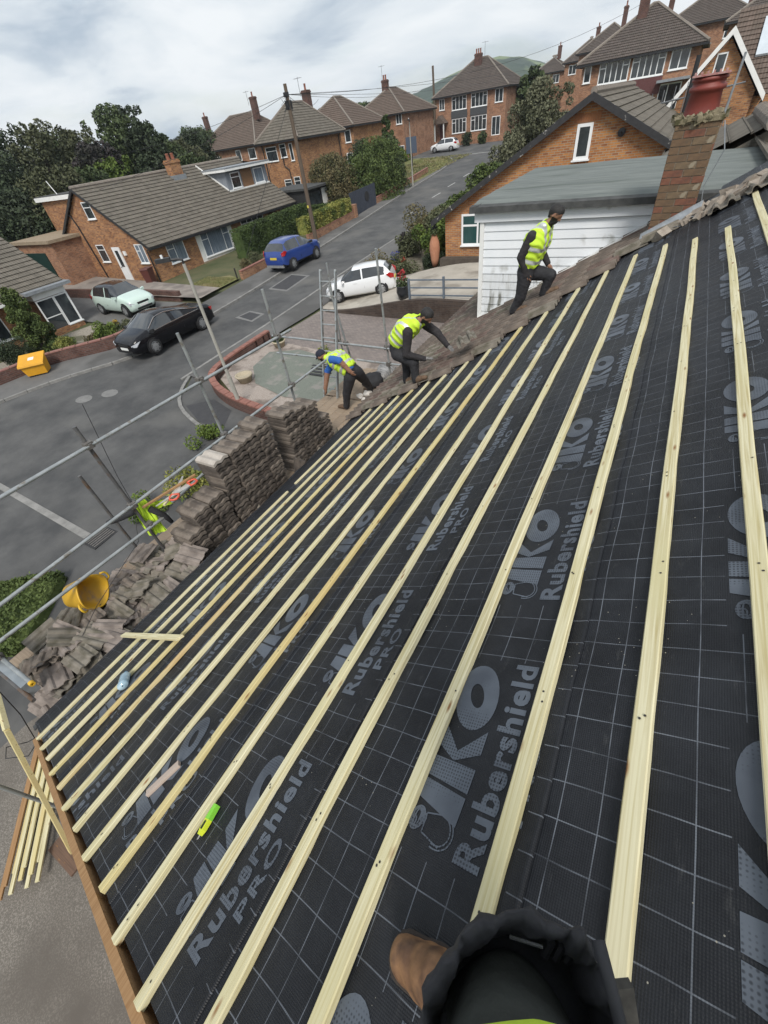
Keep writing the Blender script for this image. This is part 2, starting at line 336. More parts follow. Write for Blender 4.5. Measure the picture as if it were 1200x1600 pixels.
# wooded hill far off
def hz(x, y):
    d = math.hypot((x + 238) / 92, (y - 790) / 200); h = 40 * math.exp(-d * d) + 27 * math.exp(-(((x + 370) / 130) ** 2 + ((y - 830) / 220) ** 2))
    return h
b = MB(); hx = np.linspace(-700, 330, 150); hy = np.linspace(560, 1000, 40); n = len(hx)
for y in hy:
    for x in hx:
        z = hz(x, y); k = noise.noise(Vector((x * .035, y * .035, 0)))
        b.v.append((x, y, 2 + z + (3.2 * abs(noise.noise(Vector((x * .11, y * .11, 3)))) + 2 * k if z > 6 and k > -0.25 else 0)))
b.f = [(j * n + i, j * n + i + 1, (j + 1) * n + i + 1, (j + 1) * n + i) for j in range(len(hy) - 1) for i in range(n - 1)]
b.build('hill', mat('wooded_hillside', (0.028, 0.046, 0.034), (0.050, 0.072, 0.046), rough=1, ns=0.05, det=8, col3=(0.16, 0.20, 0.10), ns3=0.008, lo3=0.58, hi3=0.60), kind='structure', uv=False)
# ================================================================ houses
B_orange = brick_mat('orange_multi_brick', (0.50, 0.225, 0.075), (0.27, 0.105, 0.048), (0.34, 0.27, 0.19), patch=(0.66, 0.55, 0.50))
B_bungalow = brick_mat('rustic_brown_brick', (0.47, 0.225, 0.092), (0.215, 0.092, 0.052), (0.30, 0.22, 0.145), patch=(0.58, 0.50, 0.48))
B_red = brick_mat('red_brown_brick', (0.41, 0.195, 0.100), (0.235, 0.105, 0.062), (0.30, 0.235, 0.18))
B_dark = brick_mat('dark_red_brick', (0.150, 0.072, 0.056), (0.095, 0.048, 0.041), (0.13, 0.105, 0.092))
T_grey = tile_mat('grey_brown_roof_tile', (0.118, 0.106, 0.088), (0.160, 0.142, 0.118), (0.195, 0.178, 0.148))
T_brown = tile_mat('brown_roof_tile', (0.125, 0.095, 0.078), (0.155, 0.118, 0.098), (0.095, 0.082, 0.066))
T_dark = tile_mat('dark_roof_tile', (0.092, 0.076, 0.068), (0.120, 0.099, 0.088), (0.085, 0.078, 0.066))
M_upvc = mat('white_upvc', (0.76, 0.77, 0.77), (0.80, 0.81, 0.81), rough=0.35, ns=2)
M_glass = mat('dark_window_glass', (0.018, 0.022, 0.026), (0.050, 0.060, 0.066), rough=0.06, ns=1.2, spec=0.8)
M_curt = mat('window_glass_over_blue_grey_curtain', (0.10, 0.13, 0.17), (0.24, 0.29, 0.35), rough=0.08, ns=3.5, stretch=(6, 6, 0.25), spec=0.8)
M_teal = mat('window_glass_over_green_curtain', (0.020, 0.055, 0.055), (0.030, 0.085, 0.080), rough=0.08, ns=5, stretch=(6, 6, 0.3), spec=0.8)
M_black = mat('black_painted_timber', (0.018, 0.018, 0.019), (0.030, 0.030, 0.031), rough=0.6, ns=6, bump=0.15)
M_flaky = mat('flaking_black_bargeboard', (0.020, 0.020, 0.022), (0.034, 0.034, 0.036), rough=0.75, ns=8, det=8, bump=0.3, col3=(0.30, 0.29, 0.27), ns3=5.0, lo3=0.63, hi3=0.66)
M_pipe = mat('black_plastic_pipe', (0.016, 0.016, 0.018), rough=0.45)
M_lead = mat('lead_sheet', (0.24, 0.26, 0.28), (0.34, 0.36, 0.38), rough=0.45, ns=9, bump=0.25, metal=0.4)
M_slate = mat('dark_hung_tile', (0.045, 0.048, 0.052), (0.075, 0.078, 0.082), rough=0.8, ns=9)
M_maroon = mat('maroon_hung_tile', (0.095, 0.035, 0.035), (0.13, 0.05, 0.048), rough=0.8, ns=9)
M_ridge = mat('ridge_tile_concrete', (0.175, 0.150, 0.128), (0.235, 0.205, 0.175), rough=0.95, ns=6, bump=0.2)
M_felt = mat('green_mineral_felt', (0.105, 0.120, 0.113), (0.175, 0.192, 0.180), rough=0.98, ns=2.2, det=9, stretch=(0.55, 3.2, 1), bump=0.3, bs=40, bdist=0.006, col3=(0.085, 0.100, 0.088), ns3=1.1, lo3=0.56, hi3=0.68)
M_dkfelt = mat('dark_felt_edging', (0.040, 0.042, 0.042), (0.075, 0.076, 0.074), rough=0.95, ns=7, bump=0.3)
M_stone = mat('buff_stone_cladding', (0.22, 0.17, 0.115), (0.31, 0.245, 0.17), rough=0.95, ns=5, bump=0.3)

def wb(b, name, m, parent, **k):
    """build a part whose vertices are in world coordinates under an unrotated parent"""
    r = parent
    off = Vector((0, 0, 0))
    while r: off += r.location; r = r.parent
    b.v = [(p[0] - off.x, p[1] - off.y, p[2] - off.z) for p in b.v]
    return b.build(name, m, parent, **k)
def slope(b, e0, e1, r0, r1, gauge=0.345, th=0.05):
    """tiled slope: overlapping courses from the eave line e0-e1 to the ridge line r0-r1"""
    e0, e1, r0, r1 = map(Vector, (e0, e1, r0, r1)); L = ((r0 + r1) / 2 - (e0 + e1) / 2).length; n = max(2, round(L / gauge))
    nr = (e1 - e0).cross((r0 + r1) / 2 - (e0 + e1) / 2).normalized()
    for i in range(n):
        a, c = i / n, min(1, (i + 1.12) / n)
        p, q, s, t = e0.lerp(r0, a) + nr * th, e1.lerp(r1, a) + nr * th, e1.lerp(r1, c) + nr * .004, e0.lerp(r0, c) + nr * .004
        b.add([p, q, s, t, p - nr * (th + .004), q - nr * (th + .004)], [(0, 1, 2, 3), (4, 5, 1, 0)])
    return b
def window(parent, o, ux, nr, w, h, cols=(1,), top=None, topcols=None, glass=None, fr=0.055, depth=0.07, sill=True, joined=False, bar=0.045, name='window', frame=None, proud=0.03):
    """framed window on a wall: o = lower left corner seen from outside, ux along the wall, nr outwards"""
    o, ux, nr = Vector(o), Vector(ux), Vector(nr); up = Vector((0, 0, 1)); b = MB(); glass = glass or M_glass; panes = []
    def bx(B, x0, x1, z0, z1, d0, d1):
        P = [o + ux * x + up * z + nr * d for d in (d0, d1) for (x, z) in ((x0, z0), (x1, z0), (x1, z1), (x0, z1))]
        B.add(P, [(3, 2, 1, 0), (4, 5, 6, 7), (0, 1, 5, 4), (1, 2, 6, 5), (2, 3, 7, 6), (3, 0, 4, 7)])
    d0, d1 = proud - depth, proud
    bx(b, 0, fr, 0, h, d0, d1); bx(b, w - fr, w, 0, h, d0, d1); bx(b, fr, w - fr, 0, fr, d0, d1); bx(b, fr, w - fr, h - fr, h, d0, d1)
    if sill: bx(b, -0.05, w + 0.05, -0.05, -0.001, d0, d1 + 0.06)
    tot = sum(cols); x = fr; iw = w - 2 * fr
    for i, c in enumerate(cols):
        x1 = x + iw * c / tot; t = h * (1 - top) if top and (topcols is None or i in topcols) else None
        if i < len(cols) - 1: bx(b, x1 - bar / 2, x1 + bar / 2, fr, h - fr, d0, d1 - 0.004)
        rows = [(fr, h - fr)] if t is None else [(fr, t - bar / 2), (t + bar / 2, h - fr)]
        if t is not None: bx(b, x + bar / 2 if i else x, x1 - bar / 2, t - bar / 2, t + bar / 2, d0, d1 - 0.008)
        for z0, z1 in rows: panes.append((x, x1, z0, z1))
        x = x1
    f = wb(b, name, frame or M_upvc, parent)
    P = MB() if joined else None
    for (x0, x1, z0, z1) in panes:
        B = P if joined else MB(); bx(B, x0 + .002, x1 - .002, z0 + .001, z1 - .001, d1 - 0.035, d1 - 0.02)
        if not joined: wb(B, 'pane', glass, f)
    if joined: wb(P, 'pane', glass, f)
    return f
def shell(b, x0, x1, y0, y1, z0, ze, axis=None, zr=0, rp=None):
    b.box(x0, x1, y0, y1, z0, ze)
    if axis == 'Y':
        r = rp if rp is not None else (x0 + x1) / 2
        b.prism([(x0, y0, ze), (x1, y0, ze), (r, y0, zr)], (0, y1 - y0, 0))
    if axis == 'X':
        r = rp if rp is not None else (y0 + y1) / 2
        b.prism([(x0, y0, ze), (x0, r, zr), (x0, y1, ze)], (x1 - x0, 0, 0))
    return b
def hip_roof(root, x0, x1, y0, y1, ze, zr, axis, tile, oh=0.4, inset=None, gauge=0.32):
    X0, X1, Y0, Y1 = x0 - oh, x1 + oh, y0 - oh, y1 + oh; b = MB(); rd = MB()
    if axis == 'X':
        yc = (Y0 + Y1) / 2; i = inset if inset is not None else (Y1 - Y0) / 2 * 0.95; A, D = (X0 + i, yc, zr), (X1 - i, yc, zr)
    else:
        xc = (X0 + X1) / 2; i = inset if inset is not None else (X1 - X0) / 2 * 0.95; A, D = (xc, Y0 + i, zr), (xc, Y1 - i, zr)
    c = [(X0, Y0, ze), (X1, Y0, ze), (X1, Y1, ze), (X0, Y1, ze)]
    if axis == 'X':
        slope(b, c[0], c[1], A, D, gauge); slope(b, c[2], c[3], D, A, gauge); slope(b, c[1], c[2], D, D, gauge); slope(b, c[3], c[0], A, A, gauge); ends = [(c[0], A), (c[3], A), (c[1], D), (c[2], D), (A, D)]
    else:
        slope(b, c[0], c[1], A, A, gauge); slope(b, c[2], c[3], D, D, gauge); slope(b, c[1], c[2], A, D, gauge); slope(b, c[3], c[0], D, A, gauge); ends = [(c[0], A), (c[1], A), (c[2], D), (c[3], D), (A, D)]
    r = wb(b, 'roof', tile, root)
    for p, q in ends: rd.path([Vector(p) + Vector((0, 0, .06)), Vector(q) + Vector((0, 0, .05))], 0.11, 6)
    wb(rd, 'ridge_tiles', M_ridge, root)
    g = MB()
    for k in range(4):
        p, q = Vector(c[k]), Vector(c[(k + 1) % 4]); g.bar(p + Vector((0, 0, -.09)), q + Vector((0, 0, -.09)), 0.10, 0.14)
    wb(g, 'gutter', M_pipe, root)
    s = MB(); s.box(X0 + .02, X1 - .02, Y0 + .02, Y1 - .02, ze - 0.06, ze - 0.01); wb(s, 'soffit', M_black, root)
def chimney(root, x, y, z0, z1, w=0.75, d=0.5, m=None, pots=2):
    b = MB(); b.box(x - w / 2, x + w / 2, y - d / 2, y + d / 2, z0, z1); b.box(x - w / 2 - .05, x + w / 2 + .05, y - d / 2 - .05, y + d / 2 + .05, z1 - .22, z1 - .10)
    c = wb(b, 'chimney', m or B_red, root)
    for i in range(pots):
        p = MB(); p.lathe([(0.13, 0), (0.11, 0.05), (0.10, 0.42), (0.125, 0.45), (0.125, 0.5), (0.07, 0.5)], (x + (i - (pots - 1) / 2) * 0.32, y, z1), 10); wb(p, 'chimney_pot', M_terra, c, smooth=True)
    f = MB(); f.box(x - w / 2 - .06, x + w / 2 + .06, y - d / 2 - .12, y + d / 2 + .06, z0 - 0.2, z0 + .28); 
    return c
M_terra = mat('terracotta', (0.30, 0.115, 0.070), (0.22, 0.085, 0.055), rough=0.85, ns=5)
def aerial(root, x, y, z):
    b = MB(); b.tube((x, y, z), (x, y, z + 1.5), 0.02, 6); b.tube((x - .5, y, z + 1.4), (x + .5, y, z + 1.4), 0.012, 5)
    for k in range(7): b.tube((x - .45 + k * .15, y - .2, z + 1.4), (x - .45 + k * .15, y + .2, z + 1.4), 0.008, 4)
    wb(b, 'aerial', M_pipe, root)
UX, UY, NX, NY = (1, 0, 0), (0, 1, 0), (-1, 0, 0), (0, -1, 0)

# ---- bungalow with the long front slope and the lead-clad dormer, across the street
G = thing('bungalow', 'rustic brown brick bungalow with long grey tiled roof and lead clad dormer across the street', 'bungalow', (-30, 20.2, 1.08))
b = MB(); shell(b, -40, -30, 20.2, 35.9, 0.7, 3.38, 'Y', 6.52, -35); wb(b, 'wall', B_bungalow, G)
b = MB(); slope(b, (-29.5, 20.0, 3.17), (-29.5, 36.1, 3.17), (-35, 20.0, 6.62), (-35, 36.1, 6.62)); slope(b, (-40.5, 36.1, 3.17), (-40.5, 20.0, 3.17), (-35, 36.1, 6.62), (-35, 20.0, 6.62)); wb(b, 'roof', T_grey, G)
b = MB(); b.path([(-35, 20.0, 6.66), (-35, 36.1, 6.66)], 0.12, 8); wb(b, 'ridge_tiles', M_ridge, G)
for (xa, xb) in ((-29.5, -35), (-40.5, -35)):
    b = MB(); b.bar((xa, 20.0, 3.10), (xb, 20.0, 6.55), 0.05, 0.24, (0, -1, 0.001)) if False else b.prism([(xa, 19.98, 3.02), (xb, 19.98, 6.48), (xb, 19.98, 6.66), (xa, 19.98, 3.20)], (0, 0.05, 0)); wb(b, 'bargeboard', M_black, G)
b = MB(); b.bar((-29.45, 20.0, 3.10), (-29.45, 36.1, 3.10), 0.11, 0.13); wb(b, 'gutter', M_pipe, G)
b = MB(); b.bar((-29.62, 20.0, 3.06), (-29.62, 36.1, 3.06), 0.35, 0.05); wb(b, 'soffit', M_black, G)
window(G, (-34.95, 20.2, 4.93), UX, NY, 0.92, 0.95, (1,), top=0.33)
window(G, (-35.75, 20.2, 2.35), UX, NY, 0.92, 1.08, (1,), top=0.30)
window(G, (-31.25, 20.2, 2.26), UX, NY, 0.9, 1.12, (1, 1), top=0.35, topcols=[0], glass=M_curt)
d = MB(); d.box(-33.92, -33.06, 20.13, 20.2, 1.14, 3.25); dd = wb(d, 'door', M_upvc, G)
d = MB(); d.box(-33.66, -33.30, 20.115, 20.128, 2.05, 3.05); wb(d, 'pane', M_glass, dd)
d = MB(); d.bar((-33.80, 20.11, 2.02), (-33.68, 20.11, 2.02), .03, .03); wb(d, 'handle', M_pipe, dd)
d = MB(); d.box(-34.1, -32.9, 19.85, 20.2, 0.75, 1.13); wb(d, 'doorstep', M_conc, G)
for pts in ([(-36.9, 20.12, 5.35), (-36.6, 20.12, 4.6), (-36.05, 20.12, 1.1)], [(-40.0, 20.12, 3.1), (-40.1, 20.12, 1.1)], [(-29.9, 20.05, 3.05), (-29.93, 20.1, 1.05)]):
    b = MB(); b.path(pts, 0.045, 7); wb(b, 'downpipe', M_pipe, G)
d = MB(); d.box(-32.75, -32.5, 20.1, 20.2, 2.75, 3.0); wb(d, 'wall_lamp', M_upvc, G)
window(G, (-30, 21.6, 1.85), UY, UX, 1.55, 1.35, (1, 1.4), top=0.38, topcols=[0], glass=M_curt)
b = MB(); b.box(-30.02, -29.96, 24.35, 28.05, 1.30, 3.05); wb(b, 'window_surround', M_white, G)
window(G, (-29.96, 24.75, 1.52), UY, UX, 2.9, 1.50, (1, 2.4, 1), top=0.28, topcols=[0, 2], glass=M_curt)
b = MB(); b.box(-30.05, -29.86, 24.3, 28.1, 0.6, 1.29); wb(b, 'stone_apron', M_stone, G)
window(G, (-30, 29.2, 1.95), UY, UX, 2.7, 1.2, (1, 1, 1, 1), top=0.33)
window(G, (-30, 34.3, 1.7), UY, UX, 1.3, 1.3, (1, 1), glass=M_glass)
d = MB(); d.box(-30.05, -29.95, 32.6, 33.6, 1.3, 3.0); wb(d, 'door', M_maroon, G)
chimney(G, -34.4, 28.3, 6.0, 7.25, 0.6, 1.0, B_bungalow, 0); b = MB(); b.box(-34.75, -34.0, 27.7, 28.9, 6.02, 6.32); wb(b, 'flashing', M_lead, G)
b = MB(); b.lathe([(0.14, 0), (0.12, .3), (0.15, .34), (.08, .36)], (-34.4, 28.1, 7.25), 10); b.lathe([(0.14, 0), (0.12, .3), (0.15, .34), (.08, .36)], (-34.4, 28.55, 7.25), 10); wb(b, 'chimney_pot', M_terra, G, smooth=True)
# dormer
M_hang = mat('grey_lead_cladding', (0.17, 0.19, 0.22), (0.24, 0.26, 0.29), rough=0.6, ns=3, stretch=(3, 3, 0.5))
D0 = MB(); D0.prism([(-32.0, 31.0, 4.75), (-32.0, 31.0, 6.0), (-35.0, 31.0, 6.15), (-35.0, 31.0, 6.5)], (0, 4.95, 0)); dm = wb(D0, 'dormer', M_hang, G)
b = MB(); b.box(-35.2, -31.6, 30.75, 36.2, 6.16, 6.26); wb(b, 'dormer_roof', M_lead, dm)
b = MB(); b.box(-31.66, -31.58, 30.75, 36.2, 6.02, 6.155); b.box(-35.2, -31.6, 30.68, 30.74, 6.02, 6.155); wb(b, 'dormer_fascia', M_white, dm)
b = MB(); b.box(-32.03, -31.96, 32.75, 34.05, 4.75, 6.0); wb(b, 'hung_tile_panel', mat('brown_hung_tile', (0.16, 0.085, 0.04), (0.22, 0.12, 0.06), ns=8), dm)
b = MB(); b.bar((-32.0, 31.0, 4.78), (-31.95, 35.95, 4.78), 0.16, 0.10); b.bar((-31.98, 30.93, 4.85), (-34.9, 30.93, 6.62), 0.10, 0.05, (0, -1, 0)); wb(b, 'flashing', M_white, dm)
window(G, (-31.98, 31.5, 4.88), UY, UX, 1.05, 1.0, (1,), top=0.0001 + 0.3); window(G, (-31.98, 34.3, 4.88), UY, UX, 1.15, 1.0, (1,), glass=M_curt)
# rear wing and its white fascia
b = MB(); b.box(-43.3, -38.6, 22.0, 29, 0.9, 6.05); wb(b, 'rear_wing', B_bungalow, G)
b = MB(); b.box(-43.6, -38.3, 21.75, 29.2, 6.06, 6.32); wb(b, 'fascia', M_white, G); b = MB(); b.box(-43.55, -38.35, 21.8, 29.15, 6.325, 6.38); wb(b, 'flat_roof', M_dkfelt, G)
b = MB(); b.tube((-41.0, 22.3, 6.3), (-41.6, 22.3, 7.2), .025, 6); wb(b, 'vent_pipe', M_upvc, G)

# ---- flat garden room with dark glazing at the end of the bungalow
S = thing('garden_room', 'low dark framed garden room with flat roof behind the clipped hedge', 'garden room', (-29.2, 36.4, 1.5))
b = MB(); b.box(-33, -28.6, 36.4, 40.2, 1.3, 3.85); wb(b, 'wall', M_black, S)
b = MB(); b.box(-33.3, -28.2, 36.2, 40.6, 3.86, 4.02); wb(b, 'flat_roof', M_dkfelt, S)
window(S, (-28.6, 36.7, 2.0), UY, UX, 1.9, 1.6, (1, 1), frame=M_black, sill=False)
b = MB(); b.box(-28.62, -28.55, 38.9, 39.7, 1.9, 3.7); wb(b, 'white_panel', M_white, S)
# ---- bungalow at the left edge
H = thing('bungalow', 'brick bungalow with white porch at the left edge behind the conifer', 'bungalow', (-29.4, -3, 0.6))
b = MB(); shell(b, -38, -29.4, -3, 13.2, 0.2, 3.05, 'Y', 5.55, -33.7); wb(b, 'wall', B_bungalow, H)
b = MB(); slope(b, (-28.5, -3.2, 2.92), (-28.5, 13.5, 2.92), (-33.7, -3.2, 5.72), (-33.7, 13.5, 5.72)); slope(b, (-39, 13.5, 2.92), (-39, -3.2, 2.92), (-33.7, 13.5, 5.72), (-33.7, -3.2, 5.72)); wb(b, 'roof', T_grey, H)
b = MB(); b.bar((-28.48, -3.2, 2.86), (-28.48, 11.0, 2.86), .12, .12); wb(b, 'gutter', M_white, H)
b = MB(); b.path([(-33.7, -3.2, 5.76), (-33.7, 13.5, 5.76)], 0.12, 8); wb(b, 'ridge_tiles', M_ridge, H)
window(H, (-29.4, 7.6, 1.25), UY, UX, 2.2, 1.35, (1, 1.6, 1), glass=M_glass)
b = MB(); b.box(-29.38, -28.55, 11.45, 13.25, 0.55, 1.05); wb(b, 'porch_base', B_bungalow, H)
b = MB(); b.box(-29.5, -28.25, 11.1, 13.6, 2.93, 3.08); wb(b, 'porch_roof', M_lead, H)
b = MB(); b.box(-29.38, -28.60, 11.45, 13.25, 2.60, 2.92); b.box(-29.38, -28.6, 13.15, 13.22, 1.06, 2.6); wb(b, 'porch_frame', M_upvc, H)
window(H, (-28.62, 12.45, 1.07), UY, UX, 0.8, 1.5, (1,)); window(H, (-28.62, 11.47, 0.95), UY, UX, 0.96, 1.62, (1,), top=0.55, name='porch_door', sill=False)
# ---- garage between the two bungalows
K = thing('garage', 'brick garage with dark green door between the two bungalows', 'garage', (-38.3, 17.9, 1.0))
b = MB(); b.box(-42.5, -37.2, 18.0, 23.5, 0.7, 4.0); wb(b, 'wall', B_red, K)
b = MB(); b.box(-42.7, -37.0, 17.8, 23.7, 4.01, 4.2); wb(b, 'flat_roof', M_stone, K)
b = MB(); b.box(-41.4, -38.6, 17.93, 17.995, 1.05, 3.45); wb(b, 'door', mat('dark_green_door', (0.008, 0.028, 0.024), (0.012, 0.036, 0.03), rough=0.5), K)

# ---- two-storey house with the pyramid roof behind the utility pole
E_ = thing('house', 'two-storey orange brick house with hipped roof directly behind the utility pole', 'house', (-40.9, 46, 2.2))
b = MB(); b.box(-40.9, -35.7, 46.0, 54.2, 1.3, 7.25); wb(b, 'wall', B_bungalow, E_)
hip_roof(E_, -40.9, -35.7, 46.0, 54.2, 7.30, 10.1, 'Y', T_grey, 0.45, 3.2)
window(E_, (-40.3, 46, 5.75), UX, NY, 1.55, 1.2, (1,), top=0.3); window(E_, (-38.3, 46, 5.95), UX, NY, 0.85, 1.1, (1,), top=0.3); window(E_, (-37.0, 46, 5.6), UX, NY, 0.45, 1.4)
window(E_, (-38.6, 46, 1.9), UX, NY, 1.0, 2.2, (1,), top=0.12, name='door'); window(E_, (-37.2, 46, 3.0), UX, NY, 0.85, 1.25, (1,), top=0.3); window(E_, (-35.7, 51.2, 3.6), UY, UX, 0.7, 1.15, (1,), top=0.4)
for pts in ([(-38.0, 45.9, 6.9), (-38.05, 45.9, 5.3), (-37.5, 45.9, 4.9), (-37.4, 45.9, 2.2)], [(-40.6, 45.9, 7.1), (-40.6, 45.9, 2)], [(-35.6, 53.6, 7.1), (-35.6, 53.6, 2)]):
    b = MB(); b.path(pts, .055, 7); wb(b, 'downpipe', M_pipe, E_)
chimney(E_, -38.4, 52.6, 9.0, 11.0, 0.7, 0.8, B_dark, 1); aerial(E_, -39.2, 52.6, 10.6)

def semi(label, x0, x1, y0, y1, zg, ze, zr, brick, tile, wins, chims, loc_name='house', apron=None, inset=None, axis='X', group=None, door=None):
    h = thing(loc_name, label, 'house', (x0, y0, zg), 0, group)
    b = MB(); b.box(x0, x1, y0, y1, zg - 1.5, ze); wb(b, 'wall', brick, h)
    hip_roof(h, x0, x1, y0, y1, ze + .05, zr, axis, tile, 0.45, inset)
    for (x, z, w, hh, cols, *r) in wins:
        bay = r and r[0]
        if bay:
            q = MB(); q.box(x - .12, x + w + .12, y0 - 0.55, y0, zg - .5, ze - .15); wb(q, 'bay', brick if bay == 1 else apron, h)
        window(h, (x, y0 - (0.55 if bay else 0), z), UX, NY, w, hh, cols, top=0.27 if len(cols) > 2 else None, topcols=[0, len(cols) - 1], joined=True, fr=0.08, bar=0.07)
    for c in chims: chimney(h, *c)
    return h
# ---- the pair facing down the street with grey hung panels and a gabled porch
hC = semi('pair of brick semis with grey panels between bay windows, above the far white car', -37.6, -26.1, 86, 96, 3.9, 9.2, 12.9, B_red, T_dark,
          [(-36.95, 7.75, .9, 1.3, (1, 1)), (-34.8, 7.5, 2.45, 1.6, (1, 1, 1, 1)), (-31.6, 7.5, 2.6, 1.6, (1, 1, 1, 1)), (-27.8, 7.6, 1.25, 1.5, (1, 1)), (-34.8, 4.75, 2.45, 1.75, (1, 1, 1, 1)), (-31.6, 4.75, 2.6, 1.75, (1, 1, 1, 1)), (-28.15, 3.9, 1.35, 2.2, (1, 1))],
          [(-32.0, 90, 11.4, 13.4, 1.1, 0.6, B_dark, 3)], axis='X')
for x in (-34.9, -31.7):
    b = MB(); b.box(x, x + 2.7, 85.9, 86, 6.55, 7.42); wb(b, 'hung_panel', M_slate, hC)
b = MB(); b.prism([(-37.5, 84.4, 6.2), (-35.4, 84.4, 6.2), (-36.45, 84.4, 7.2)], (0, 1.6, 0)); wb(b, 'porch_roof', T_brown, hC)
b = MB(); b.box(-37.3, -37.15, 84.5, 84.65, 3.5, 6.2); b.box(-35.75, -35.6, 84.5, 84.65, 3.5, 6.2); wb(b, 'porch_post', M_white, hC)
d = MB(); d.box(-36.9, -36.0, 85.93, 85.99, 3.9, 6.0); wb(d, 'door', M_maroon, hC); aerial(hC, -31.0, 90, 13.0)
# ---- the pair left of it
hD = semi('pair of brown brick semis with white bay windows behind the columnar conifer', -44.8, -36.5, 72, 82.5, 3.1, 8.1, 11.0, B_red, T_brown,
          [(-43.05, 6.95, 1.45, 1.25, (1, 1, 1)), (-41.25, 6.95, 1.3, 1.25, (1, 1, 1)), (-37.65, 7.0, .95, 1.15, (1, 1)), (-43.15, 4.6, 1.45, 1.6, (1, 1, 1)), (-41.35, 4.6, 1.4, 1.6, (1, 1, 1)), (-38.0, 3.6, 1.4, 1.1, (1,))],
          [(-41.1, 76, 10.0, 11.9, 0.9, 0.6, B_dark, 2)], axis='Y', inset=4.6); aerial(hD, -41.5, 76, 11.9)
# ---- behind: roofs between them
hs = semi('brick house with small hipped roof, half hidden between two houses beyond the tall hedge', -46.5, -37.9, 60.5, 68.5, 2.8, 7.6, 10.6, B_bungalow, T_brown, [(-39.2, 6.1, .9, 1.2, (1,)), (-39.3, 4.0, .9, 1.1, (1,))], [], axis='Y', inset=3.6)
hF = semi('brown hipped house showing roof and upper windows behind the lead dormer', -66, -54.2, 60, 70, 2.6, 7.4, 10.9, B_red, T_brown, [(-55.9, 5.9, 1.4, 1.2, (1,), 0), (-58.4, 5.9, 1.0, 1.2, (1,), 0), (-64.0, 5.0, 2.2, 1.7, (1, 1), 0)], [(-56.6, 64.5, 10.0, 12.4, 0.8, 0.7, B_dark, 1)], axis='X', inset=4.0); aerial(hF, -57.6, 64.5, 11.6)
hF2 = semi('smaller hipped brick house at the far left end of the houses by the trees', -84.5, -73, 68, 76, 2.8, 7.0, 10.6, B_red, T_dark, [(-75.5, 5.4, 1.7, 1.3, (1, 1), 0), (-80, 5.4, 1.7, 1.3, (1, 1), 0)], [(-75, 72, 9.6, 12.0, .8, .6, B_dark, 1)])
# ---- uphill on the right
hB = semi('brick semis with wide white windows and maroon panels above the black bargeboard gable', -10.2, -1.3, 56, 65, 3.4, 8.85, 11.9, B_red, T_dark,
          [(-8.75, 7.45, 2.4, 1.35, (1, 1, 1, 1, 1)), (-6.15, 7.45, 2.5, 1.38, (1, 1, 1, 1, 1)), (-3.3, 7.6, 1.35, 1.2, (1, 1)), (-3.65, 4.6, 1.65, 2.25, (1, 1.6)), (-10.0, 7.7, .6, 1.1, (1,))],
          [(-6.5, 59.5, 10.6, 13.0, 0.75, 0.6, B_dark, 3), (-4.5, 60.6, 11.2, 12.7, 0.4, 0.4, B_dark, 0)])
for x in (-8.85, -6.25):
    b = MB(); b.box(x, x + 2.65, 55.9, 56, 6.3, 7.38); wb(b, 'hung_panel', M_maroon, hB)
b = MB(); b.box(-3.9, -1.5, 55.0, 56, 6.95, 7.12); wb(b, 'door_canopy', M_lead, hB); aerial(hB, -7.2, 59.5, 12.6)
def far(label, x0, x1, y0, y1, zg, ze, zr, ch, tile=T_dark): return semi(label, x0, x1, y0, y1, zg, ze, zr, B_red, tile, [(x0 + .8, ze - 1.7, 1.4, 1.3, (1, 1)), (x1 - 2.4, ze - 1.7, 1.4, 1.3, (1, 1))], ch, group=None)
far('hipped house on the skyline immediately above the pair with maroon panels', -7.2, 2.4, 90, 99, 6.4, 11.6, 14.4, [(-2.3, 94, 13.9, 15.6, .8, .6, B_dark, 2)])
far('hipped house cut by the right edge of the skyline, highest on the hill', 0.3, 10.5, 72, 81, 5.6, 10.35, 13.2, [(1.6, 74.5, 11.2, 13.4, .5, .5, B_dark, 1)])
far('far hipped house beyond the bushy tree, second of the row climbing the hill', -25.6, -18.5, 122, 130, 6.2, 11.6, 14.6, [(-21.0, 126, 14.0, 15.8, .7, .6, B_dark, 1)])
far('farthest hipped house at the lower end of the row climbing the hill', -34.2, -27.6, 132, 140, 6.0, 11.0, 13.6, [(-30, 136, 13.0, 15.0, .7, .6, B_dark, 1)])
far('far hipped house beside the maroon panelled pair, topmost of the row climbing the hill', -19.0, -11.4, 100, 108, 6.2, 11.5, 14.3, [(-13.8, 104, 13.6, 15.8, .6, .6, B_dark, 1)])
# ---- white bargeboard gable on the right
A_ = thing('house', 'brick gabled house with white bargeboards behind the red chimney pot', 'house', (0.3, 34, 3.5))
b = MB(); shell(b, -1.25, 2.05, 34.2, 46, 1.5, 6.25, 'Y', 8.2, 0.4); b.box(2.05, 7, 34.6, 46, 1.5, 6.0); wb(b, 'wall', B_bungalow, A_)
b = MB(); slope(b, (2.45, 33.95, 5.95), (2.45, 46, 5.95), (0.4, 33.95, 8.42), (0.4, 46, 8.42)); slope(b, (-1.65, 46, 5.95), (-1.65, 33.95, 5.95), (0.4, 46, 8.42), (0.4, 33.95, 8.42)); wb(b, 'roof', T_brown, A_)
b = MB(); slope(b, (0.5, 34.9, 6.0), (9, 34.9, 6.0), (0.5, 40, 9.4), (9, 40, 9.4)); wb(b, 'side_roof', T_brown, A_)
for (xa, xb) in ((-1.7, 0.4), (2.5, 0.4)):
    b = MB(); b.prism([(xa, 33.9, 5.80), (xb, 33.9, 8.30), (xb, 33.9, 8.58), (xa, 33.9, 6.08)], (0, 0.06, 0)); wb(b, 'bargeboard', M_white, A_)
